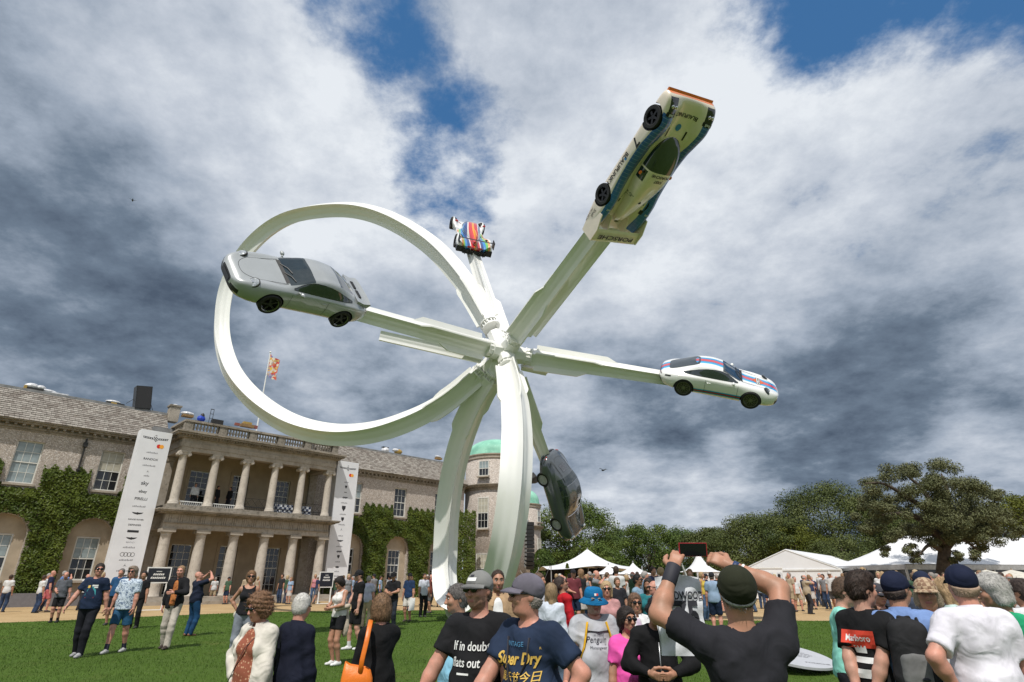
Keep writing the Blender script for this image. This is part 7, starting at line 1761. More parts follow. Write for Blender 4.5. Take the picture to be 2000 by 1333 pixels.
        if s.detail >= 1: s._strands(V, F, m, {'curly': (.035, 1.0), 'crop': (.010, .3), 'thin': (.014, .3), 'messy': (.035, .5), 'long': (.06, .15), 'quiff': (.03, .4)}.get(st, (.028, .3)), hat=hat)
    def _strands(s, V, F, m, spec, n=1300, hat=None):
        """loose locks over the hair so that its outline breaks up"""
        L, wild = spec; r = np.random.default_rng(s.seed); k = r.integers(0, len(F), n); q = V[F[k]]; c = q.mean(1); nr = np.cross(q[:, 2] - q[:, 0], q[:, 3] - q[:, 1]); nr /= np.linalg.norm(nr, axis=1, keepdims=True) + 1e-9
        dn = s.HR @ v3(0, .5, -1); t = dn - nr * (nr @ dn)[:, None] + r.normal(size=(n, 3)) * wild; t -= nr * (t * nr).sum(1, keepdims=True) * .6; t /= np.linalg.norm(t, axis=1, keepdims=True) + 1e-9; w = np.cross(nr, t) * .0016
        l = (L * (.5 + r.random(n)))[:, None]; a = c - nr * .002; b = c + t * l * .5 + nr * .004; e = c + t * l + nr * .0015 * (1 + wild * 3)
        ok = np.ones(n, bool) if not hat else ((c - s.hc) @ s.HR) @ v3(0, .38, 1) < -.004
        a, b, e, w = a[ok], b[ok], e[ok], w[ok]; n = len(a); P = np.stack([a - w, a + w, b - w, b + w, e], 1).reshape(-1, 3); i = np.arange(n)[:, None] * 5
        s._add('hair_strands', P, [tuple(x) for x in np.concatenate([i + [0, 1, 3, 2]])] + [tuple(x) for x in (i + [2, 3, 4])], [m])['kind'] = 'stuff'
    def _hat(s, hat):
        if not hat: return
        k, c = hat[0], hat[1]; hl, HR = s.hl, s.HR; m = hat[2] if len(hat) > 2 else cloth_mat(c); b = SDF(); vx = .0085 if s.detail >= 1 else .017
        if k in ('cap', 'capback', 'flat'):
            b.el(hl((0, .014, .034)), (.091, .112, .099), .02, HR); b.plane(hl((0, 0, .008)), HR @ v3(0, -.38, -1))
            V, F = b.mesh(vx); s._add('cap', V, F, [m]); g = MB(); P = []; q = -1 if k != 'capback' else 1; n = 14
            for i in range(n + 1):
                a = math.pi * (.12 + .76 * i / n); x = math.cos(a)
                for r_, z in ((.088, .046), (.13, .040), (.165 if k != 'flat' else .14, .026)): P.append(tuple(hl((x * .088 * (1 + (r_ - .088) * 1.2), q * (math.sin(a) * (r_ + .012)) + .005, z - .010 * x * x - (.0 if k != 'flat' else .006)))))
            N_ = len(P); P += [tuple(np.array(p) - HR @ v3(0, 0, .005)) for p in P]
            F = []
            for i in range(n):
                for j in range(2): a = i * 3 + j; F += [(a, a + 1, a + 4, a + 3), (a + N_, a + 3 + N_, a + 4 + N_, a + 1 + N_)]
                a = i * 3 + 2; F.append((a, a + 3, a + 3 + N_, a + N_))
            g.add(P, F); s._mb(g, 'peak', m)
        elif k == 'bucket':
            b.el(hl((0, .010, .055)), (.090, .104, .085), .02, HR); b.rc(hl((0, .01, .06)), hl((0, .01, .02)), .095, .098, .02); b.plane(hl((0, 0, .125)), HR @ v3(0, 0, 1)); b.plane(hl((0, 0, .025)), HR @ v3(0, 0, -1)); V, F = b.mesh(vx); s._add('hat_crown', V, F, [m])
            g = MB(); M = Matrix([list(HR[i]) + [hl((0, .008, .03))[i]] for i in range(3)] + [[0, 0, 0, 1]]); g.lathe([(.088, .01), (.155, -.042), (.153, -.048), (.086, .002)], 28, M=M, sy=1.1, cap=False); s._mb(g, 'brim', m)
    def _shades(s):
        M = Matrix([list(s.HR[i]) + [s.hc[i]] for i in range(3)] + [[0, 0, 0, 1]])
        g = MB()
        for q in (-1, 1): g.ball((q * .034, -.101, .010), (.030, .012, .021), 14, 8, M)
        g.tube([M @ Vector((-.012, -.106, .018)), M @ Vector((.012, -.106, .018))], .004, 6)
        for q in (-1, 1): g.tube([M @ Vector((q * .060, -.094, .018)), M @ Vector((q * .078, -.05, .016)), M @ Vector((q * .082, .01, .012))], .004, 6)
        s._mb(g, 'sunglasses', SHADES)
    def print_on(s, obj, items, back=False, nm='print'):
        """flat print on the chest or back: items (text or outline, x, z, size, material, kwargs); x to the viewer's right"""
        bv = BVHTree.FromPolygons([v.co.copy() for v in obj.data.vertices], [tuple(p.vertices) for p in obj.data.polygons]); UT = s.UT
        fw = Vector(UT @ v3(0, 1, 0)); ex = Vector(UT @ v3(1, 0, 0)); ez = Vector(UT @ v3(0, 0, 1)); org = Vector(s.up((0, 0, 1.2))) * s.S
        if back: fw, ex = -fw, -ex
        for t, x, z, size, m, kw in items:
            g = MB(); V2, F2 = text_arrays(t, size * s.S, **kw) if isinstance(t, str) else ([(a * size * s.S, b_ * size * s.S) for a, b_ in t[0]], t[1])
            decal(bv, g, V2, F2, org + ex * x * s.S + ez * z * s.S, ex, ez, fw, .008 if isinstance(t, str) else .004); g.build(nm, m, s.root)
# ================================================================== the people in view
def spot(px, ytop, Y):
    p = at(px, ytop, Y); return p.x, Y, p.z - gz(Y)
def foot(px, py):
    """ground point under a photograph pixel on the upper lawn"""
    r = pray(px, py); t = (.27 - CZ) / r.z; return r.x * t, r.y * t
WH = (.72, .72, .71); BK = (.012, .012, .014); NV = (.012, .018, .045); GR = (.30, .30, .31)
WPR = mat('print_white', (.75, .75, .74), .7, var=0); YPR = mat('print_yellow', (.62, .40, .08), .7, var=0); RPR = mat('print_red', (.70, .06, .03), .7, var=0); TPR = mat('print_teal', (.03, .25, .28), .7, var=0); BPR = mat('print_dark', (.02, .02, .03), .7, var=0); LBP = mat('print_blue_light', (.08, .25, .45), .7, var=0)
def fg(px, ytop, Y, rot, label, dh=0, **kw):
    x, y, H = spot(px, ytop, Y); return Person(x, y, rot, H + dh, label, **kw)
def bag_strap(P, pts, r, m, nm='strap', flat=.35):
    g = MB(); g.tube([tuple(p) for p in pts], r, 8, flat=flat); return P._mb(g, nm, m)
def surf(P, pts, back=True, off=.012, obj=None):
    """push points given in upper-body coordinates onto the garment surface"""
    o = obj or P.top; bv = BVHTree.FromPolygons([v.co.copy() for v in o.data.vertices], [tuple(p.vertices) for p in o.data.polygons]); out = []
    for (x, z, side) in pts:
        d = Vector(P.UT @ v3(0, -1 if side > 0 else 1, 0)); q = Vector(P.up((x, 0, z))) * P.S; h = bv.ray_cast(q - d * 1.2, d); out.append(tuple(((h[0] if h[0] else q) - d * off) / P.S))
    return out
def blob_part(P, nm, m, prims, vox=.01, noise=None, planes=()):
    b = SDF()
    for q in prims:
        if q[0] == 'e': b.el(P.up(q[1]), q[2], q[3] if len(q) > 3 else .02, P.UT)
        else: b.rc(P.up(q[1]), P.up(q[2]), q[3], q[4], .02)
    V, F = b.mesh(vox, noise); return P._add(nm, V, F, [m])

def cap_mark(P, x, z, w, h, m, part='cap'):
    o = [c for c in P.root.children if c.name.startswith(part)][0]; bv = BVHTree.FromPolygons([v.co.copy() for v in o.data.vertices], [tuple(p.vertices) for p in o.data.polygons]); g = MB(); V2, F2 = grid_rect(w * P.S, h * P.S, 6, 2)
    decal(bv, g, V2, F2, Vector(P.hl((x, 0, z))) * P.S, Vector(P.HR @ v3(1, 0, 0)), Vector(P.HR @ v3(0, 0, 1)), Vector(P.HR @ v3(0, 1, 0)), .003); g.build('cap_logo', m, P.root)
# --- nearest people along the bottom edge
P = fg(517, 1163, 5.6, -25, 'woman in rust dress, white cardigan and sunglasses, hand on hip', fem=True, fat=.35, top=('jacket', (.60, .56, .50)), inner=('blouse', (.30, .085, .045), cloth_mat((.26, .075, .04), 'dots', (.50, .28, .17))), bottom=('dress', (.3, .085, .045), cloth_mat((.26, .075, .04), 'dots', (.50, .28, .17)), .42), hair=('curly', (.16, .085, .045)), shades=True, head=(-12, 14, 0), rh=(-.19, -.06, 1.02), rpole=(-1, .35, 0), lh=(.22, -.1, .85), skin=PINK, hem=.78, shoes=(.3, .25, .2), neck_open=.125)
bag_strap(P, [P.up((.11, -.06, 1.45)), P.up((.03, -.17, 1.30)), P.up((-.16, -.14, 1.0))], .008, BPR)
P = fg(590, 1163, 5.7, 148, 'white-haired man in dark navy blazer, back to camera beside rust dress', fat=.4, top=('jacket', (.008, .010, .022)), bottom=('trousers', (.05, .05, .06)), hair=('thin', (.55, .53, .50)), head=(20, 8, 0), skin=PINK, hem=.80)
g = MB(); M = Matrix([list(P.HR[i]) + [P.hc[i]] for i in range(3)] + [[0, 0, 0, 1]])
for q in (-1, 1): g.tube([M @ Vector((q * .02, -.105, .012)), M @ Vector((q * .05, -.098, .012)), M @ Vector((q * .080, -.04, .012)), M @ Vector((q * .083, .01, .008))], .004, 6)
P._mb(g, 'spectacles', BPR)
P = fg(747, 1165, 5.6, -148, 'brown-haired woman in black cardigan with orange bag, back to camera', fem=True, fat=.3, top=('long', (.008, .008, .009)), bottom=('skirt', (.5, .45, .45), cloth_mat((.10, .08, .09), 'floral', (.55, .50, .50)), .5), hair=('bob', (.17, .10, .055)), head=(-18, 4, 0), skin=PINK, rh=(.10, -.24, 1.05))
# orange leather tote, slung over her shoulder
ORG = mat('orange_leather', (.72, .17, .012), .42, var=.12, vscale=5, bump=.15, bscale=30)
bx = at(700, 1293, 5.3); B = empty('tote_bag', (bx.x, bx.y, 0), R(12), 'bright orange leather tote hanging from the black cardigan woman', 'bag'); g = MB(); z0 = bx.z - .20
n = 20; V = []
for j, (z, w, d) in enumerate(((-.03, .115, .055), (-.01, .13, .07), (.08, .125, .066), (.17, .105, .05), (.172, .098, .044), (.12, .10, .05))):
    for i in range(n):
        a = 6.2832 * i / n; c, s_ = math.cos(a), math.sin(a); V.append((w * math.copysign(abs(c) ** .4, c), d * math.copysign(abs(s_) ** .4, s_), z0 + z - (.035 * c * (z > .1))))
g.add(V, [tuple(range(n))[::-1]] + [(j * n + i, j * n + (i + 1) % n, (j + 1) * n + (i + 1) % n, (j + 1) * n + i) for j in range(5) for i in range(n)]); g.build('bag_body', ORG, B, True)
g = MB(); g.tube([(.02, -.055, z0 + .10), (.03, -.058, z0 + .22), (.05, -.05, z0 + .34), (.065, .0, z0 + .46), (.07, .09, z0 + .50), (.075, .16, z0 + .44)], [.02] * 6, 8, flat=.15, up=(0, -1, .2)); g.build('handle', ORG, B, True)
P = fg(938, 1122, 4.45, -14, 'man in black slogan tee, grey cap and sunglasses', fat=.45, top=('tee', BK), bottom=('jeans', (.03, .04, .06)), hat=('cap', (.19, .19, .185)), hair=('crop', (.10, .07, .05)), shades=True, head=(-20, 2, 0), skin=PINK, rh=(-.46, -.20, .80), rpole=(-.3, 1, -.2), lh=(.28, -.16, .82), beard=(.16, .10, .06), rf=(-.12, -.15), lf=(.12, .18))
P.print_on(P.top, [('If in doubt,', -.01, .10, .078, WPR, dict(bold=.012, shear=.08, sx=.82)), ('flats out', -.045, .005, .078, WPR, dict(bold=.012, shear=.08, sx=.82)), (grid_rect(.09, .012, 6, 1), -.06, -.06, 1, WPR, {})])
cap_mark(P, 0, .075, .075, .022, WPR); cap_mark(P, .0, .098, .03, .014, BPR)
P = fg(1046, 1126, 4.1, -42, 'man in navy yellow-lettered tee and grey-purple cap, turned left', fat=.62, top=('tee', (.018, .030, .062)), bottom=('jeans', (.03, .04, .06)), hat=('cap', (.135, .125, .155)), hair=('crop', (.25, .22, .2)), shades=True, head=(-38, -6, 0), lean=8, skin=PINK, rh=(-.26, -.36, .98), rpole=(-.6, .6, -.5), lh=(.26, -.06, .98), lpole=(1, .45, -.1), rpalm=(0, 0, -1))
P.print_on(P.top, [('VINTAGE', -.02, .185, .038, LBP, {}), ('Super Dry', .0, .105, .088, YPR, dict(bold=.03, shear=.25, sx=.78)), ('娱乐节今日', .02, .012, .055, YPR, dict(bold=.01)), ('GOODS', .02, -.055, .034, LBP, {}), ('R', .15, .16, .02, YPR, {})])
g = MB(); V2 = [(-.13, 0), (.12, .02), (.12, .03), (-.13, .012)]; P.print_on(P.top, [((V2, [(0, 1, 2, 3)]), 0, .055, 1, YPR, {})])
bag_strap(P, surf(P, [(.09, 1.42, -1), (.075, 1.30, -1), (.02, 1.16, -1), (-.02, 1.08, -1)]), .011, BPR, 'lanyard', .3); bag_strap(P, surf(P, [(-.08, 1.42, -1), (-.06, 1.30, -1), (-.02, 1.16, -1), (-.02, 1.06, -1)]), .011, BPR, 'lanyard', .3); bag_strap(P, surf(P, [(-.02, 1.08, -1), (-.025, .99, -1)], off=.03), .022, BPR, 'lanyard_clip', .6)
for k, c in enumerate(((.25, .25, .27), (.55, .03, .03), (.35, .30, .60))):
    a, e_, w = P.arm[-1]; d = (w - e_) / np.linalg.norm(w - e_); g = MB(); Mx = Matrix.Translation(w - d * (.02 + .025 * k)) @ Vector(d).to_track_quat('Z', 'Y').to_matrix().to_4x4(); g.lathe([(.036, -.009), (.039, 0), (.036, .009)], 16, M=Mx, cap=False); P._mb(g, 'wristband', mat('band_%d' % k, c, .6, var=0))
a, e_, w = P.arm[1]; d = (w - e_) / np.linalg.norm(w - e_); g = MB(); Mx = Matrix.Translation(w - d * .03) @ Vector(d).to_track_quat('Z', 'Y').to_matrix().to_4x4(); g.lathe([(.037, -.012), (.040, 0), (.037, .012)], 16, M=Mx, cap=False); P._mb(g, 'watch', BPR)
blob_part(P, 'folded_jacket', cloth_mat((.0, .15, .17)), [('e', (.20, -.14, .92), (.14, .10, .09)), ('e', (.12, -.16, .85), (.12, .09, .12)), ('e', (.26, -.12, .83), (.09, .09, .12))], .013, folds(3, .012))
fg(897, 1146, 5.5, -70, 'grey-haired man in light blue shirt behind black slogan tee', fat=.35, top=('shirt', (.22, .45, .60)), bottom=('shorts', (.35, .08, .09)), hair=('short', (.10, .09, .085)), head=(0, 5, 0), skin=TAN, sleeve=.9)
P = fg(972, 1117, 7.5, 6, 'bearded man in tan jacket and white polo between two capped men', fat=.25, top=('jacket', (.40, .27, .16)), inner=('polo', (.70, .70, .70)), bottom=('jeans', (.03, .05, .12)), hair=('thin', (.045, .028, .02)), beard=(.06, .04, .03), skin=TAN, head=(4, 4, 0), neck_open=.08)
P = fg(1157, 1151, 6.0, 8, 'stout man in blue bucket hat and pale grey tee', fat=.85, top=('tee', (.40, .41, .44)), bottom=('shorts', (.02, .025, .04)), hat=('bucket', (.006, .13, .30)), hair=('crop', (.3, .25, .2)), shades=True, skin=PINK, head=(0, 10, 0), lh=(.36, -.1, .86), rh=(-.36, -.1, .86), beard=(.3, .26, .22))
P.print_on(P.top, [('an original', -.0, .13, .026, BPR, dict(shear=.3)), ('Penguin', -.03, .085, .078, BPR, dict(shear=.35, sx=.85)), ('BY', .06, .045, .018, BPR, {}), ('Munsingwear', -.02, .018, .032, BPR, dict(shear=.25))])
YST = cloth_mat((.62, .35, .02))
for q in (-1, 1): bag_strap(P, surf(P, [(q * .10, 1.44, -1), (q * .125, 1.33, -1), (q * .15, 1.22, -1), (q * .20, 1.10, -1)]), .03, YST, 'backpack_strap', .3)
bag_strap(P, surf(P, [(-.12, 1.365, -1), (0, 1.355, -1), (.12, 1.365, -1)]), .012, BPR, 'chest_strap', .3)
cap_mark(P, -.010, .075, .020, .022, WPR, 'hat_crown'); cap_mark(P, .010, .075, .020, .022, RPR, 'hat_crown')
P = fg(1222, 1190, 5.7, 14, 'woman in bright pink tee and sunglasses', fem=True, fat=.3, top=('tee', (.70, .09, .36)), bottom=('jeans', (.06, .14, .26)), hair=('pony', (.02, .014, .012)), shades=True, skin=TAN, head=(10, 0, 0))
fg(1239, 1163, 7.4, 5, 'woman in white denim jacket and sunglasses behind pink tee', fem=True, fat=.4, top=('jacket', (.66, .66, .66)), inner=('blouse', (.45, .36, .45)), bottom=('jeans', (.3, .3, .32)), hair=('bun', (.14, .08, .05)), shades=True, skin=TAN)
P = fg(1277, 1186, 5.4, -8, 'dark-haired man in black hoodie looking down', dh=.10, fat=.35, top=('long', (.009, .009, .010)), bottom=('jeans', (.10, .09, .085)), hair=('messy', (.008, .008, .009)), head=(6, 42, 0), lean=8, lh=(.10, -.28, 1.12), rh=(-.10, -.28, 1.12), lpole=(1, .3, -.6), rpole=(-1, .3, -.6), skin=TAN, curl=(.8, .8))
g = MB(); g.tube(surf(P, [(0, 1.38, -1), (0, 1.2, -1), (0, 1.0, -1), (0, .92, -1)], off=.006), .005, 5); P._mb(g, 'zip', mat('zip_metal', (.5, .5, .5), .3, .8))
# man photographing with both arms raised
x, y, H = spot(1432, 1113, 3.1)
P = Person(x, y, 176, H, 'man in charcoal tee and dark green cap raising a phone, back to camera', fat=.55, top=('tee', (.020, .020, .026)), bottom=('trousers', (.02, .02, .025)), hat=('flat', (.020, .022, .012)), hair=('ring', (.34, .33, .32)), head=(-6, -14, 0), skin=TAN, lh=(.25, -.25, 1.755), lpole=(1, -.2, -.5), rh=(-.045, -.22, 1.775), rpole=(-1, .0, .15), lpalm=(-.3, -.6, .2), rpalm=(.5, -.6, .1), curl=(.55, .6), shoes=BK)
loc = lambda p: P.root.matrix_basis @ (Vector(p) * P.S)
hw = [P.arm[q][2] for q in (1, -1)]; mid = v3(.122, -.29, 1.858); ph = loc(mid)
PHN = empty('phone', ph, R(176 + 4), 'red-edged phone held up in both hands by the green cap man', 'phone')
g = MB(); M = Matrix.Rotation(R(8), 4, 'X'); g.box(-.078, .078, -.005, .005, -.036, .036, M); g.build('case', mat('red_phone_case', (.40, .02, .03), .4), PHN); g = MB(); g.box(-.074, .074, -.008, -.0055, -.033, .033, M); g.build('screen', mat('phone_screen', (.006, .007, .009), .08, var=0), PHN); PHN.rotation_euler = (0, 0, R(0))
for q, rad_, nm, m_ in ((1, .040, 'wrist_brace', BPR), (-1, .036, 'watch_strap', mat('blue_strap', (.01, .03, .10), .5))):
    a, e_, w = P.arm[q]; d = (w - e_) / np.linalg.norm(w - e_); g = MB(); Mx = Matrix.Translation(w - d * .03) @ Vector(d).to_track_quat('Z', 'Y').to_matrix().to_4x4(); L = .055 if q > 0 else .014; g.lathe([(rad_ * .92, -L), (rad_, -L * .9), (rad_ * .98, L * .9), (rad_ * .9, L)], 18, M=Mx, cap=False); P._mb(g, nm, m_)
a, e_, w = P.arm[-1]; d = (w - e_) / np.linalg.norm(w - e_); g = MB()
Mx = Matrix.Translation(w - d * .065) @ Vector(d).to_track_quat('Z', 'Y').to_matrix().to_4x4(); g.lathe([(.036, -.006), (.039, 0), (.036, .006)], 16, M=Mx, cap=False); P._mb(g, 'bracelet', WPR)
blob_part(P, 'hip_camera', BPR, [('e', (.27, .0, .98), (.045, .06, .05)), ('e', (.29, .05, .96), (.035, .05, .035))], .01)
# white carrier bag hanging from his wrist
wl = loc(P.arm[1][2] + v3(0, -.03, -.02)); BG = empty('carrier_bag', (wl.x + .055, wl.y + .12, wl.z), R(4), 'white plastic carrier bag with big black 75, under the raised phone', 'bag'); nx, nz_ = 16, 18; V = []
for sgn in (-1, 1):
    for j in range(nz_ + 1):
        for i in range(nx + 1):
            a, b_ = i / nx, j / nz_; x = (a - .5) * (.25 + .02 * b_); z = .06 * (1 - 2 * abs(a - .5)) * (1 - b_) * .3 - .02 - b_ * .39; yy = sgn * (.012 + .035 * b_ * math.sin(math.pi * a)) + .005 * math.sin(a * 14 + b_ * 5) * (1 - b_ * .4) + .006 * math.sin(b_ * 23 + a * 9); V.append((x + .006 * math.sin(b_ * 9), yy, z))
k = (nx + 1) * (nz_ + 1); F = []
for s_ in (0, 1):
    for j in range(nz_):
        for i in range(nx): q = s_ * k + j * (nx + 1) + i; f_ = (q, q + 1, q + nx + 2, q + nx + 1); F.append(f_ if s_ else f_[::-1])
bo = mesh_obj('bag_body', np_mesh('bag_body', V, F, [mat('carrier_plastic', (.62, .64, .68), .35, var=.06, bump=.3, bscale=14)], smooth=True), BG)
bv = BVHTree.FromPolygons([v.co.copy() for v in bo.data.vertices], [tuple(p.vertices) for p in bo.data.polygons])
for t, x, z, sz, kw in (('GOODWOOD', .0, -.115, .058, dict(bold=.02, sx=.72)), ('75', .025, -.215, .185, dict(bold=.03, sx=.85))):
    g = MB(); V2, F2 = text_arrays(t, sz, **kw); decal(bv, g, V2, F2, (x, 0, z), (1, 0, 0), (0, 0, 1), (0, 1, 0), .010); g.build('print', BPR, BG)
g = MB(); g.tube([(-.06, 0, -.02), (-.03, -.02, .05), (0, -.06, .075), (.03, -.02, .05), (.06, 0, -.02)], .006, 6); g.build('handle', WPR, BG)

# --- right-hand group
fg(1622, 1131, 5.9, 62, 'boy in mint tee with cropped hair beside the oval plaque', fat=0, top=('tee', (.25, .62, .52)), bottom=('shorts', (.02, .02, .025)), hair=('short', (.09, .055, .035)), head=(0, 12, 0), skin=FAIR, lh=(.05, -.25, .90), rh=(-.02, -.28, .92), lean=6)
P = fg(1672, 1124, 4.9, 118, 'dark-haired boy in black tee with red back print, hands behind back', fat=0, top=('tee', (.010, .010, .011)), bottom=('trousers', (.24, .24, .25)), hair=('quiff', (.03, .018, .013)), head=(-22, 6, 0), skin=FAIR, lh=(.07, .17, .92), lpole=(1, .5, 0), rh=(-.06, .19, .92), rpole=(-1, .5, 0))
P.print_on(P.top, [(grid_rect(.26, .12, 10, 4), -.02, .10, 1.0, RPR, {}), ('Marlboro', -.02, .105, .062, WPR, dict(bold=.02, sx=.8)), (grid_rect(.09, .05, 5, 3), -.02, .03, 1, WPR, {}), (grid_rect(.20, .04, 8, 2), -.02, -.04, 1, WPR, {}), (grid_rect(.15, .06, 8, 2), -.01, -.13, 1, WPR, {})], back=True)
P = fg(1741, 1122, 4.75, 152, 'man in blue polo and navy cap wearing a grey-black backpack', fat=.35, top=('polo', (.16, .25, .48)), bottom=('jeans', (.02, .04, .09)), hat=('cap', (.010, .014, .035)), hair=('crop', (.05, .035, .03)), head=(-34, 6, 0), skin=TAN, rh=(.10, -.20, 1.46), rpole=(-.6, -.2, -.8), lh=(.25, -.05, .83))
BPK = cloth_mat((.022, .022, .024)); BPG = cloth_mat((.16, .16, .16))
blob_part(P, 'backpack', BPK, [('c', (-.06, .18, 1.06), (-.05, .17, 1.37), .085, .075), ('c', (.06, .18, 1.06), (.05, .17, 1.37), .085, .075), ('c', (0, .19, 1.05), (0, .17, 1.38), .09, .08)], .012, folds(4, .004)); blob_part(P, 'backpack_pocket', BPG, [('c', (-.045, .235, 1.06), (-.045, .235, 1.19), .05, .045), ('c', (.045, .235, 1.06), (.045, .235, 1.19), .05, .045), ('c', (0, .24, 1.05), (0, .24, 1.20), .05, .045)], .01, folds(6, .003)); blob_part(P, 'backpack_handle', BPK, [('c', (-.03, .15, 1.455), (.03, .15, 1.455), .011, .011), ('c', (-.03, .15, 1.455), (-.035, .15, 1.42), .011, .011), ('c', (.03, .15, 1.455), (.035, .15, 1.42), .011, .011)], .007)
for q in (-1, 1): bag_strap(P, surf(P, [(q * .08, 1.45, 1), (q * .09, 1.40, 1), (q * .08, 1.34, 1)]), .03, BPK, 'backpack_strap', .35)
blob_part(P, 'backpack_label', BPR, [('e', (-.04, .296, 1.08), (.028, .006, .014), .005)], .006)
P = fg(1803, 1134, 5.3, -10, 'person in tan patterned cap and white tee with red letters', fat=.6, top=('tee', (.62, .60, .60)), bottom=('jeans', (.22, .30, .30)), hat=('cap', (.30, .21, .13), cloth_mat((.22, .13, .08), 'check', (.42, .31, .20))), hair=('wave', (.35, .28, .2)), head=(-24, 4, 0), skin=TAN, fem=True, lh=(.2, -.18, .95))
P.print_on(P.top, [('PASSION', .02, .10, .052, RPR, dict(bold=.03)), ('FOR', .02, .03, .052, RPR, dict(bold=.03)), ('HE', .0, -.04, .052, RPR, dict(bold=.03))])
P = fg(1872, 1110, 4.3, 172, 'man in white short-sleeved shirt and navy cap, hand on hip', fat=.5, top=('shirt', (.66, .64, .70)), bottom=('trousers', (.05, .05, .06)), hat=('cap', (.010, .014, .035)), hair=('crop', (.35, .25, .18)), head=(-10, 4, 0), skin=PINK, lh=(.22, .05, 1.0), lpole=(1, .5, 0), rh=(-.30, -.05, .84), hem=.80)
a, e_, w = P.arm[1]; d = (w - e_) / np.linalg.norm(w - e_); g = MB(); Mx = Matrix.Translation(w - d * .03) @ Vector(d).to_track_quat('Z', 'Y').to_matrix().to_4x4(); g.lathe([(.036, -.014), (.040, 0), (.036, .014)], 16, M=Mx, cap=False); g.box(-.02, .02, .034, .046, -.02, .02, Mx); P._mb(g, 'watch', mat('blue_watch', (.01, .06, .12), .4))
fg(1938, 1126, 4.8, -105, 'grey-haired man in bright green tee facing left', fat=.4, top=('tee', (.02, .32, .15)), bottom=('jeans', (.03, .04, .07)), hair=('wave', (.36, .35, .33)), head=(-4, 10, 0), skin=TAN, rh=(-.2, -.2, .9))
fg(1708, 1143, 7.2, -4, 'man in dark flat cap and sunglasses behind the black tee boy', fat=.3, top=('tee', (.02, .02, .025)), bottom=('jeans', (.03, .03, .04)), hat=('flat', (.05, .05, .055)), hair=('crop', (.3, .3, .3)), shades=True, skin=PINK, head=(8, 12, 0), lh=(.05, -.28, 1.15), rh=(-.02, -.28, 1.12))
fg(1988, 1135, 6.0, -150, 'man in white tee lifting a camera at the right edge', fat=.3, top=('tee', (.58, .58, .60)), bottom=('jeans', (.03, .04, .07)), hair=('short', (.05, .035, .03)), skin=TAN, rh=(-.10, -.25, 1.62), rpole=(-1, .2, -.6), lh=(.12, -.25, 1.60), lpole=(1, .2, -.6))
fg(1843, 1133, 6.6, -120, 'fair-haired woman in pale mint top with dark strap', fem=True, fat=.2, top=('tee', (.45, .58, .55)), bottom=('jeans', (.1, .12, .15)), hair=('long', (.40, .27, .15)), skin=FAIR, head=(0, 6, 0))
fg(1797, 1120, 7.0, 160, 'man in navy and white cap behind the backpack man', fat=.2, top=('tee', (.05, .06, .09)), bottom=('jeans', (.03, .04, .07)), hat=('cap', (.012, .018, .04)), hair=('crop', (.1, .07, .05)), skin=TAN)
fg(1905, 1150, 6.6, 20, 'blonde woman in dark red top behind the white shirt man', fem=True, fat=.3, top=('tee', (.14, .015, .03)), bottom=('jeans', (.1, .1, .12)), hair=('wave', (.48, .36, .22)), skin=FAIR)

# --- middle distance, left lawn
def mid_(pfx, pfy, ytop, rot, label, Hmin=1.5, Hmax=1.9, **kw):
    x, y = foot(pfx, pfy); r = pray(pfx, ytop); H = CZ + r.z / r.y * y - .27; return Person(x, y, rot, min(Hmax, max(Hmin, H)), label, **kw)
P = mid_(150, 1284, 1103, 12, 'man in navy graphic tee and black jeans walking on the left lawn', fat=.35, top=('tee', (.012, .022, .05)), bottom=('jeans', (.012, .013, .018)), hair=('short', (.03, .022, .018)), shades=True, skin=PINK, head=(25, 0, 0), rh=(-.36, -.15, .95), lh=(.30, .06, .84), rf=(-.10, .12), lf=(.08, -.14), shoes=(.30, .30, .31))
P.print_on(P.top, [(([(-.10, -.07), (.10, -.07), (.08, .03), (.02, .10), (-.06, .06)], [(0, 1, 2, 3, 4)]), 0, .02, 1, TPR, {}), (([(-.05, 0), (.0, .0), (.0, .05), (-.05, .05)], [(0, 1, 2, 3)]), -.03, .09, 1, YPR, {}), (grid_rect(.10, .03, 5, 1), .05, .135, 1, WPR, {}), (grid_rect(.06, .025, 4, 1), .07, .10, 1, WPR, {}), (([(-.08, 0), (.08, 0), (.08, .012), (-.08, .012)], [(0, 1, 2, 3)]), 0, -.10, 1, RPR, {})])
mid_(222, 1276, 1108, 8, 'grey-haired man in pale floral shirt and denim shorts', fat=.3, top=('shirt', (.5, .6, .7), cloth_mat((.52, .60, .68), 'floral', (.10, .15, .24))), bottom=('shorts', (.025, .09, .18), None or cloth_mat((.025, .09, .18), 'denim')), hair=('wave', (.22, .17, .13)), shades=True, skin=PINK, lh=(.22, -.06, .86), rh=(-.30, .02, .84), rf=(-.08, -.24), lf=(.10, .16), shoes=(.4, .4, .4), socks=(.03, .03, .05))
mid_(322, 1268, 1107, 4, 'thin man in black jacket and orange shirt with pale trousers', fat=0, top=('jacket', (.012, .012, .014)), inner=('shirt', (.42, .15, .04), cloth_mat((.45, .16, .04), 'floral', (.25, .07, .02))), bottom=('trousers', (.42, .38, .33)), hair=('thin', (.28, .18, .10)), skin=PINK, head=(6, 6, 0), lh=(.05, -.26, 1.18), lpole=(1, .2, -.5), rh=(-.26, .02, .84), rf=(-.1, .08), lf=(.09, -.18), shoes=(.04, .025, .02), neck_open=.075)
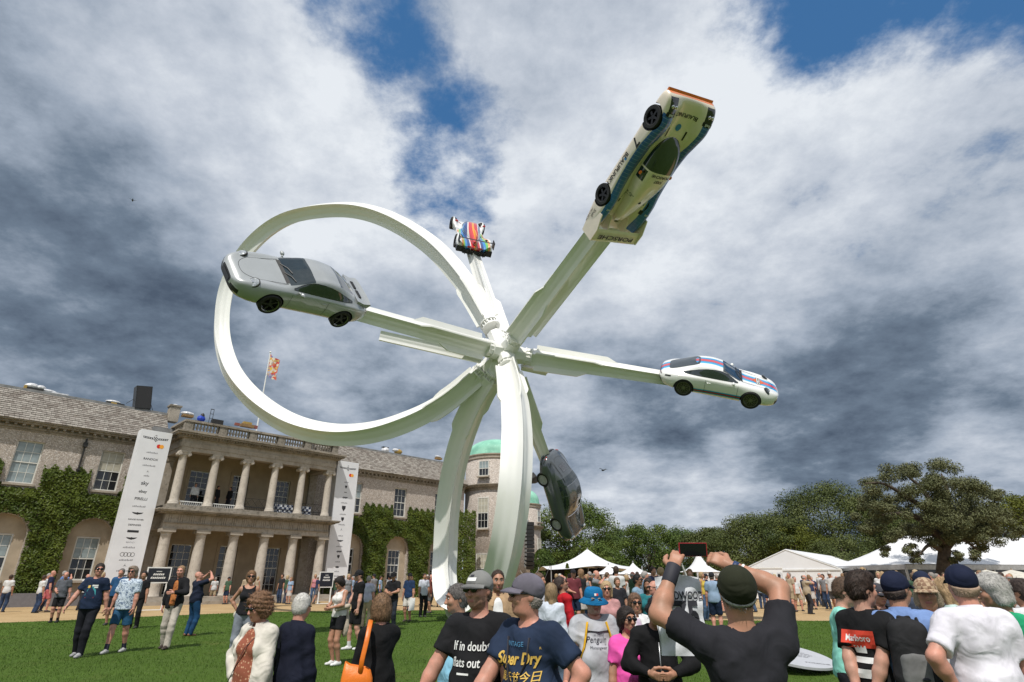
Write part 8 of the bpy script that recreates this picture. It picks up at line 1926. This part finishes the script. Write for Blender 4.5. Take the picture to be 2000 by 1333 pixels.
P = mid_(368, 1243, 1117, 150, 'bald man in navy tee and blue jeans lifting a phone', fat=.45, top=('tee', (.010, .014, .03)), bottom=('jeans', (.012, .05, .12)), hair=('none', (.1, .1, .1)), skin=PINK, head=(-40, -24, 0), rh=(-.14, -.26, 1.70), rpole=(-1, .1, -.6), lh=(.10, -.28, 1.66), lpole=(1, .1, -.6), shoes=(.16, .07, .04))
mid_(104, 1217, 1118, 18, 'bald man in dark grey shirt and black shorts by the gravel', fat=.4, top=('shirt', (.09, .095, .11)), bottom=('shorts', (.012, .012, .014)), hair=('none', (.1, .1, .1)), skin=PINK, head=(0, 10, 0), rh=(-.10, -.24, 1.06), lh=(.30, .0, .85), shoes=(.02, .02, .02), socks=(.01, .01, .012))
mid_(82, 1196, 1110, 130, 'man in navy tee and pink shorts at the far left', detail=0, fat=.2, top=('tee', (.02, .025, .06)), bottom=('shorts', (.45, .12, .13)), hair=('none', (.1, .1, .1)), skin=PINK, lh=(.2, -.3, 1.2), shoes=(.05, .04, .04), lf=(.1, .2), rf=(-.1, -.15))
mid_(106, 1193, 1109, 140, 'grey-haired man in blue shirt drinking beside pink shorts', detail=0, fat=.2, top=('shirt', (.10, .17, .36)), bottom=('shorts', (.012, .012, .016)), hair=('thin', (.3, .28, .27)), skin=PINK, rh=(-.06, -.28, 1.55), rpole=(-1, 0, -.6), shoes=(.02, .03, .08))
mid_(212, 1222, 1112, 10, 'man in blue tee and black shorts half hidden by graphic tee', detail=0, fat=.3, top=('tee', (.02, .07, .16)), bottom=('shorts', (.012, .012, .016)), hair=('short', (.15, .13, .12)), skin=PINK)
mid_(222, 1187, 1113, 5, 'smiling man in tan vest below the left banner', detail=0, fat=.1, top=('tank', (.35, .30, .22)), bottom=('shorts', (.05, .05, .06)), hair=('short', (.04, .03, .02)), skin=TAN)
mid_(258, 1228, 1117, 10, 'man in black tee and black trousers behind floral shirt', detail=0, fat=.2, top=('tee', (.015, .015, .017)), bottom=('trousers', (.012, .012, .014)), hair=('short', (.012, .01, .01)), skin=TAN)
mid_(462, 1303, 1117, 18, 'woman in black tank top, grey jeans and sunglasses, hand on hip', fem=True, fat=0, top=('tank', (.012, .012, .014)), bottom=('jeans', (.17, .19, .22)), hair=('bun', (.18, .10, .05)), shades=True, skin=TAN, head=(4, -4, 0), rh=(-.16, .04, 1.0), rpole=(-1, .5, 0), lh=(.20, -.12, .95), shoes=(.6, .6, .6))
b_ = foot(455, 1300); e = empty('shoulder_bag', (b_[0] + .04, b_[1] - .18, gz(b_[1]) + .86), .3, 'small cream shoulder bag at the tank top woman\'s hip', 'bag'); g = MB(); g.ball((0, 0, 0), (.11, .05, .09), 14, 8); g.build('pouch', mat('cream_leather', (.55, .52, .42), .5), e, True); g = MB(); g.tube([(-.08, 0, .06), (.0, .0, .3), (.16, .1, .62)], .007, 6); g.build('strap', mat('cream_leather', (.55, .52, .42), .5), e)
P = mid_(652, 1300, 1150, -40, 'woman with dark bun in slipped beige cardigan reading her phone', Hmin=1.52, fem=True, fat=.05, top=('tank', (.62, .6, .58)), bottom=('shorts', (.012, .012, .014), cloth_mat((.012, .012, .014)), .55), hair=('bun', (.015, .012, .012)), skin=TAN, head=(0, 32, 0), rh=(-.06, -.28, 1.12), lh=(.06, -.28, 1.12), lpole=(1, .4, -.5), rpole=(-1, .4, -.5), shoes=(.62, .62, .62))
blob_part(P, 'cardigan', cloth_mat((.42, .36, .29)), [('e', (0, .13, .90), (.17, .07, .30), .05), ('c', (.24, .05, 1.16), (.12, -.16, 1.10), .055, .05), ('c', (-.24, .05, 1.16), (-.12, -.16, 1.10), .055, .05), ('e', (.12, .10, .72), (.08, .08, .18), .05), ('e', (0, .13, 1.15), (.20, .05, .08), .05)], .016, folds(8, .008))
mid_(690, 1270, 1115, -60, 'man in black tee, black shorts and black cap with white shoes', fat=.1, top=('tee', (.010, .010, .012)), bottom=('shorts', (.010, .010, .012)), hat=('cap', (.012, .012, .014)), hair=('crop', (.05, .03, .02)), skin=FAIR, head=(10, 14, 0), rh=(-.1, -.22, .92), shoes=(.62, .62, .62), socks=(.6, .6, .6), lf=(.1, .1), rf=(-.08, -.12))
mid_(712, 1228, 1126, 170, 'man in pale lilac shirt and beige trousers, back to camera', fat=.3, detail=0, top=('shirt', (.42, .42, .52)), bottom=('trousers', (.42, .33, .22)), hair=('thin', (.28, .25, .22)), skin=PINK)
mid_(762, 1232, 1119, -12, 'man in black polo and black cap holding a drink', fat=.3, top=('polo', (.012, .012, .014)), bottom=('jeans', (.02, .025, .035)), hat=('cap', (.012, .012, .014)), hair=('crop', (.03, .02, .02)), skin=TAN, head=(0, 16, 0), lh=(.05, -.27, 1.12), lpole=(1, .3, -.5), rh=(-.02, -.27, 1.10), rpole=(-1, .3, -.5))
P = mid_(795, 1215, 1121, -20, 'man in navy shirt, white shorts and black cap carrying a white bag', fat=.2, top=('shirt', (.016, .035, .085)), bottom=('shorts', (.55, .52, .48)), hat=('cap', (.012, .012, .014)), hair=('crop', (.05, .04, .03)), skin=TAN, lh=(.24, -.05, .84), shoes=(.05, .04, .03))
hl_ = P.root.matrix_basis @ (Vector(P.arm[1][2]) * P.S); e = empty('paper_bag', hl_, .3, 'white paper bag in the hand of the navy shirt man', 'bag'); g = MB(); g.prism([(-.10, -.05), (.08, -.02), (.16, -.42), (-.04, -.50)], -.05, .05, Matrix.Rotation(R(14), 4, 'Y')); g.build('bag_body', WPR, e); g = MB(); g.tube([(-.04, 0, -.06), (0, 0, .03), (.05, 0, -.05)], .006, 5); g.build('handle', WPR, e)
mid_(825, 1206, 1121, 30, 'man in white shirt and black trousers left of the sculpture leg', fat=.1, detail=0, top=('shirt', (.5, .52, .6)), bottom=('trousers', (.012, .012, .014)), hair=('short', (.03, .02, .02)), skin=TAN)
mid_(838, 1198, 1125, -60, 'person in rust red top leaning beside the sculpture leg', fat=.1, detail=0, top=('long', (.16, .05, .035)), bottom=('shorts', (.1, .1, .1)), hair=('short', (.12, .07, .05)), skin=TAN, lean=14)
# --- middle distance, centre
def md(px, ytop, Y, rot, label, **kw): x, y, H = spot(px, ytop, Y); return Person(x, y, rot, min(1.92, max(1.5, H)), label, **kw)
md(1052, 1122, 9.5, 70, 'brown-haired man in white shirt right of the purple cap', detail=0, fat=.1, top=('shirt', (.62, .64, .70)), bottom=('jeans', (.05, .06, .1)), hair=('short', (.10, .06, .04)), skin=TAN)
md(1076, 1148, 8.6, 165, 'long-haired blonde woman in pale top, back to camera', fem=True, fat=.1, top=('long', (.55, .60, .68)), bottom=('jeans', (.1, .14, .2)), hair=('long', (.30, .21, .12)), skin=FAIR, head=(30, 0, 0))
P = md(1100, 1128, 9.5, 110, 'man in red top with black backpack looking up', fat=.3, top=('long', (.42, .012, .02)), bottom=('jeans', (.03, .03, .04)), hair=('short', (.05, .035, .03)), beard=(.1, .08, .06), shades=True, skin=TAN, head=(-20, -22, 0))
blob_part(P, 'backpack', BPK, [('e', (0, .20, 1.25), (.14, .10, .20), .04), ('e', (0, .21, 1.08), (.15, .11, .14), .04)], .014)
md(1184, 1145, 9.2, -4, 'blonde woman in pink blouse and sunglasses behind the bucket hat', fem=True, fat=.4, top=('blouse', (.42, .22, .22)), bottom=('jeans', (.1, .1, .12)), hair=('bob', (.45, .32, .18)), shades=True, skin=PINK)
md(1244, 1124, 12.5, 60, 'tall man in light blue tee and dark glasses left of the bag', fat=.05, top=('tee', (.20, .30, .40)), bottom=('jeans', (.05, .05, .06)), hair=('crop', (.01, .01, .01)), shades=True, skin=BROWN)
md(1278, 1148, 9.6, -80, 'bald man in blue check shirt left of the carrier bag', fat=.3, top=('shirt', (.2, .3, .5), cloth_mat((.25, .35, .55), 'check', (.10, .16, .30))), bottom=('jeans', (.05, .06, .1)), hair=('ring', (.3, .28, .27)), shades=True, skin=PINK)
md(1266, 1137, 10.5, -30, 'dark-haired woman in teal top between two blue shirts', fem=True, fat=.1, detail=0, top=('tee', (.02, .14, .16)), bottom=('jeans', (.05, .06, .1)), hair=('long', (.02, .014, .012)), skin=BROWN)
md(1205, 1133, 15, 10, 'man in black tee and olive shorts in front of the pavilions', detail=0, fat=.2, top=('tee', (.02, .02, .022)), bottom=('shorts', (.08, .08, .03)), hair=('short', (.12, .07, .04)), skin=TAN)
# --- three people on the balcony
for (px, py, D, nm, tc_, rot) in ((381, 957, 45.3, 'person in white top on the portico balcony', (.55, .55, .56), 35), (425, 963, 45.4, 'person in black leaning on the balcony rail left of two', (.012, .012, .013), 80), (449, 966, 45.4, 'second person in black on the balcony, right of two', (.012, .012, .013), -20)):
    p = fac_pt(px, py, D); Person(p.x, p.y, rot, 1.7, nm, detail=0, top=('long', tc_), bottom=('trousers', (.02, .02, .025)), hair=('short', (.02, .015, .012)), skin=TAN, z=6.43)

# --- background crowd: a dozen figures, copied with their own shirt colours
def proto_fig(**kw):
    P = Person(0, 0, 0, 1.75, 'x', detail=0, z=-50, **kw); V = []; F = []; MI = []; mats_ = []; o = 0
    for ch in list(P.root.children):
        me = ch.data; n = len(me.vertices); a = np.empty(n * 3, np.float32); me.vertices.foreach_get('co', a); k = len(me.polygons); f = np.empty(k * 4, np.int32); me.polygons.foreach_get('vertices', f) if False else None
        fs = np.array([tuple(p.vertices) for p in me.polygons if len(p.vertices) == 4], int).reshape(-1, 4); m = me.materials[0]
        nm = ch.name.split('.')[0]
        if nm in ('tee_shirt', 'shirt', 'sweater', 'jacket', 'polo_shirt', 'vest_top', 'blouse', 'collar'): m = CROWD_TOP
        if len(fs) == 0: continue
        V.append(a.reshape(-1, 3)); F.append(fs + o); o += n; mats_.append(m); MI.append(np.full(len(fs), len(mats_) - 1))
        bpy.data.objects.remove(ch)
    bpy.data.objects.remove(P.root); return np_mesh('person', np.concatenate(V), np.concatenate(F), mats_, np.concatenate(MI), True)
CROWD_TOP = mat('crowd_top', (.5, .5, .5), .85, var=.25, vscale=5, obj=True)
PROT = [(proto_fig(fat=.2, top=('tee', WH), bottom=('jeans', (.03, .05, .10)), hair=('short', (.05, .03, .02)), skin=TAN), 'blue jeans'),
        (proto_fig(fat=.4, top=('tee', WH), bottom=('shorts', (.33, .26, .17)), hair=('thin', (.25, .22, .2)), skin=PINK, lf=(.1, -.15), rf=(-.1, .15)), 'tan shorts'),
        (proto_fig(fat=.1, fem=True, top=('tee', WH), bottom=('skirt', (.45, .42, .40)), hair=('long', (.22, .13, .07)), skin=FAIR), 'pale skirt'),
        (proto_fig(fat=.3, top=('polo', WH), bottom=('shorts', (.02, .025, .05)), hat=('cap', (.02, .02, .03)), hair=('crop', (.1, .07, .05)), skin=PINK, rh=(-.1, -.27, 1.1)), 'navy shorts, dark cap'),
        (proto_fig(fat=.1, top=('long', WH), bottom=('trousers', (.38, .31, .22)), hair=('short', (.12, .08, .05)), skin=FAIR, lf=(.1, .2), rf=(-.1, -.22)), 'beige trousers'),
        (proto_fig(fat=.2, fem=True, top=('tank', WH), bottom=('jeans', (.06, .10, .18)), hair=('pony', (.35, .24, .13)), skin=TAN, lh=(.1, -.25, 1.2)), 'denim, ponytail'),
        (proto_fig(fat=.5, top=('shirt', WH), bottom=('trousers', (.03, .03, .035)), hair=('ring', (.35, .33, .32)), skin=PINK, rh=(-.06, -.25, 1.5), rpole=(-1, 0, -.5)), 'black trousers, raised arm'),
        (proto_fig(fat=.15, top=('tee', WH), bottom=('shorts', (.10, .10, .11)), hat=('cap', (.45, .43, .40)), hair=('crop', (.1, .07, .05)), skin=TAN, lf=(.1, -.22), rf=(-.1, .2)), 'grey shorts, pale cap'),
        (proto_fig(fat=.25, fem=True, top=('blouse', WH), bottom=('trousers', (.05, .06, .09)), hair=('bob', (.40, .30, .18)), skin=FAIR), 'dark trousers, fair bob'),
        (proto_fig(fat=.3, top=('jacket', WH), bottom=('jeans', (.04, .06, .11)), hair=('short', (.30, .28, .27)), skin=PINK, lh=(.05, -.27, 1.1), rh=(-.05, -.27, 1.1)), 'jeans, grey hair')]
COLS_ = [('white', (.62, .62, .62)), ('black', (.015, .015, .017)), ('navy', (.02, .03, .08)), ('grey', (.2, .2, .21)), ('pale blue', (.26, .36, .50)), ('red', (.36, .03, .03)), ('dark green', (.04, .09, .05)), ('beige', (.42, .34, .24)), ('pink', (.50, .20, .24)), ('teal', (.02, .18, .20)), ('maroon', (.14, .02, .03)), ('yellow', (.55, .40, .06))]
CW = [14, 12, 12, 7, 8, 3, 4, 5, 3, 3, 3, 2]
crowd = []
def crowd_zone(n, pxr, Yr, place, seed, depth_bias=1.0):
    r = random.Random(seed)
    for k in range(n):
        Y = Yr[0] + (Yr[1] - Yr[0]) * r.random() ** depth_bias; px = pxr[0] + (pxr[1] - pxr[0]) * (k + r.uniform(-.4, 1.4)) / n; x = at(px, 1150, Y).x
        if any((x - c[0]) ** 2 + (Y - c[1]) ** 2 < .36 for c in crowd): continue
        m, bt = PROT[r.randrange(len(PROT))]; ci = r.choices(range(len(COLS_)), CW)[0]; crowd.append((x, Y, r.uniform(0, 360), r.uniform(.92, 1.06), m, bt, ci, place, px))
crowd_zone(48, (1395, 1700), (29, 41), 'before the large marquee', 1); crowd_zone(36, (1640, 1990), (20, 36), 'beside the oak', 2); crowd_zone(52, (1085, 1300), (27, 52), 'before the pavilions', 3)
crowd_zone(26, (1100, 1400), (18, 30), 'beyond the carrier bag', 4); crowd_zone(14, (330, 640), (41, 44.5), 'at the portico steps', 5); crowd_zone(18, (640, 860), (30, 46), 'by the right banner', 6); crowd_zone(7, (20, 300), (30, 33), 'left of the portico', 7)
seen = {}
for c in crowd: seen.setdefault((c[5], c[6], c[7]), []).append(c)
ORD = ['leftmost', 'second from left', 'third from left', 'fourth from left', 'fifth from left', 'sixth from left']
for (bt, ci, place), lst in seen.items():
    lst.sort(key=lambda c: c[8])
    for k, (x, Y, rz, sc, m, _, _, _, px) in enumerate(lst):
        o = mesh_obj('person', m); o.location = (x, Y, .27); o.rotation_euler = (0, 0, R(rz)); o.scale = (sc,) * 3; o.color = (*COLS_[ci][1], 1)
        lab = 'person in %s top, %s, %s' % (COLS_[ci][0], bt, place)
        if len(lst) > 1: lab += ', ' + ORD[min(k, 5)]
        tag(o, lab, 'person', 'background crowd')
for me in [m for m in bpy.data.meshes if m.users == 0]: bpy.data.meshes.remove(me)
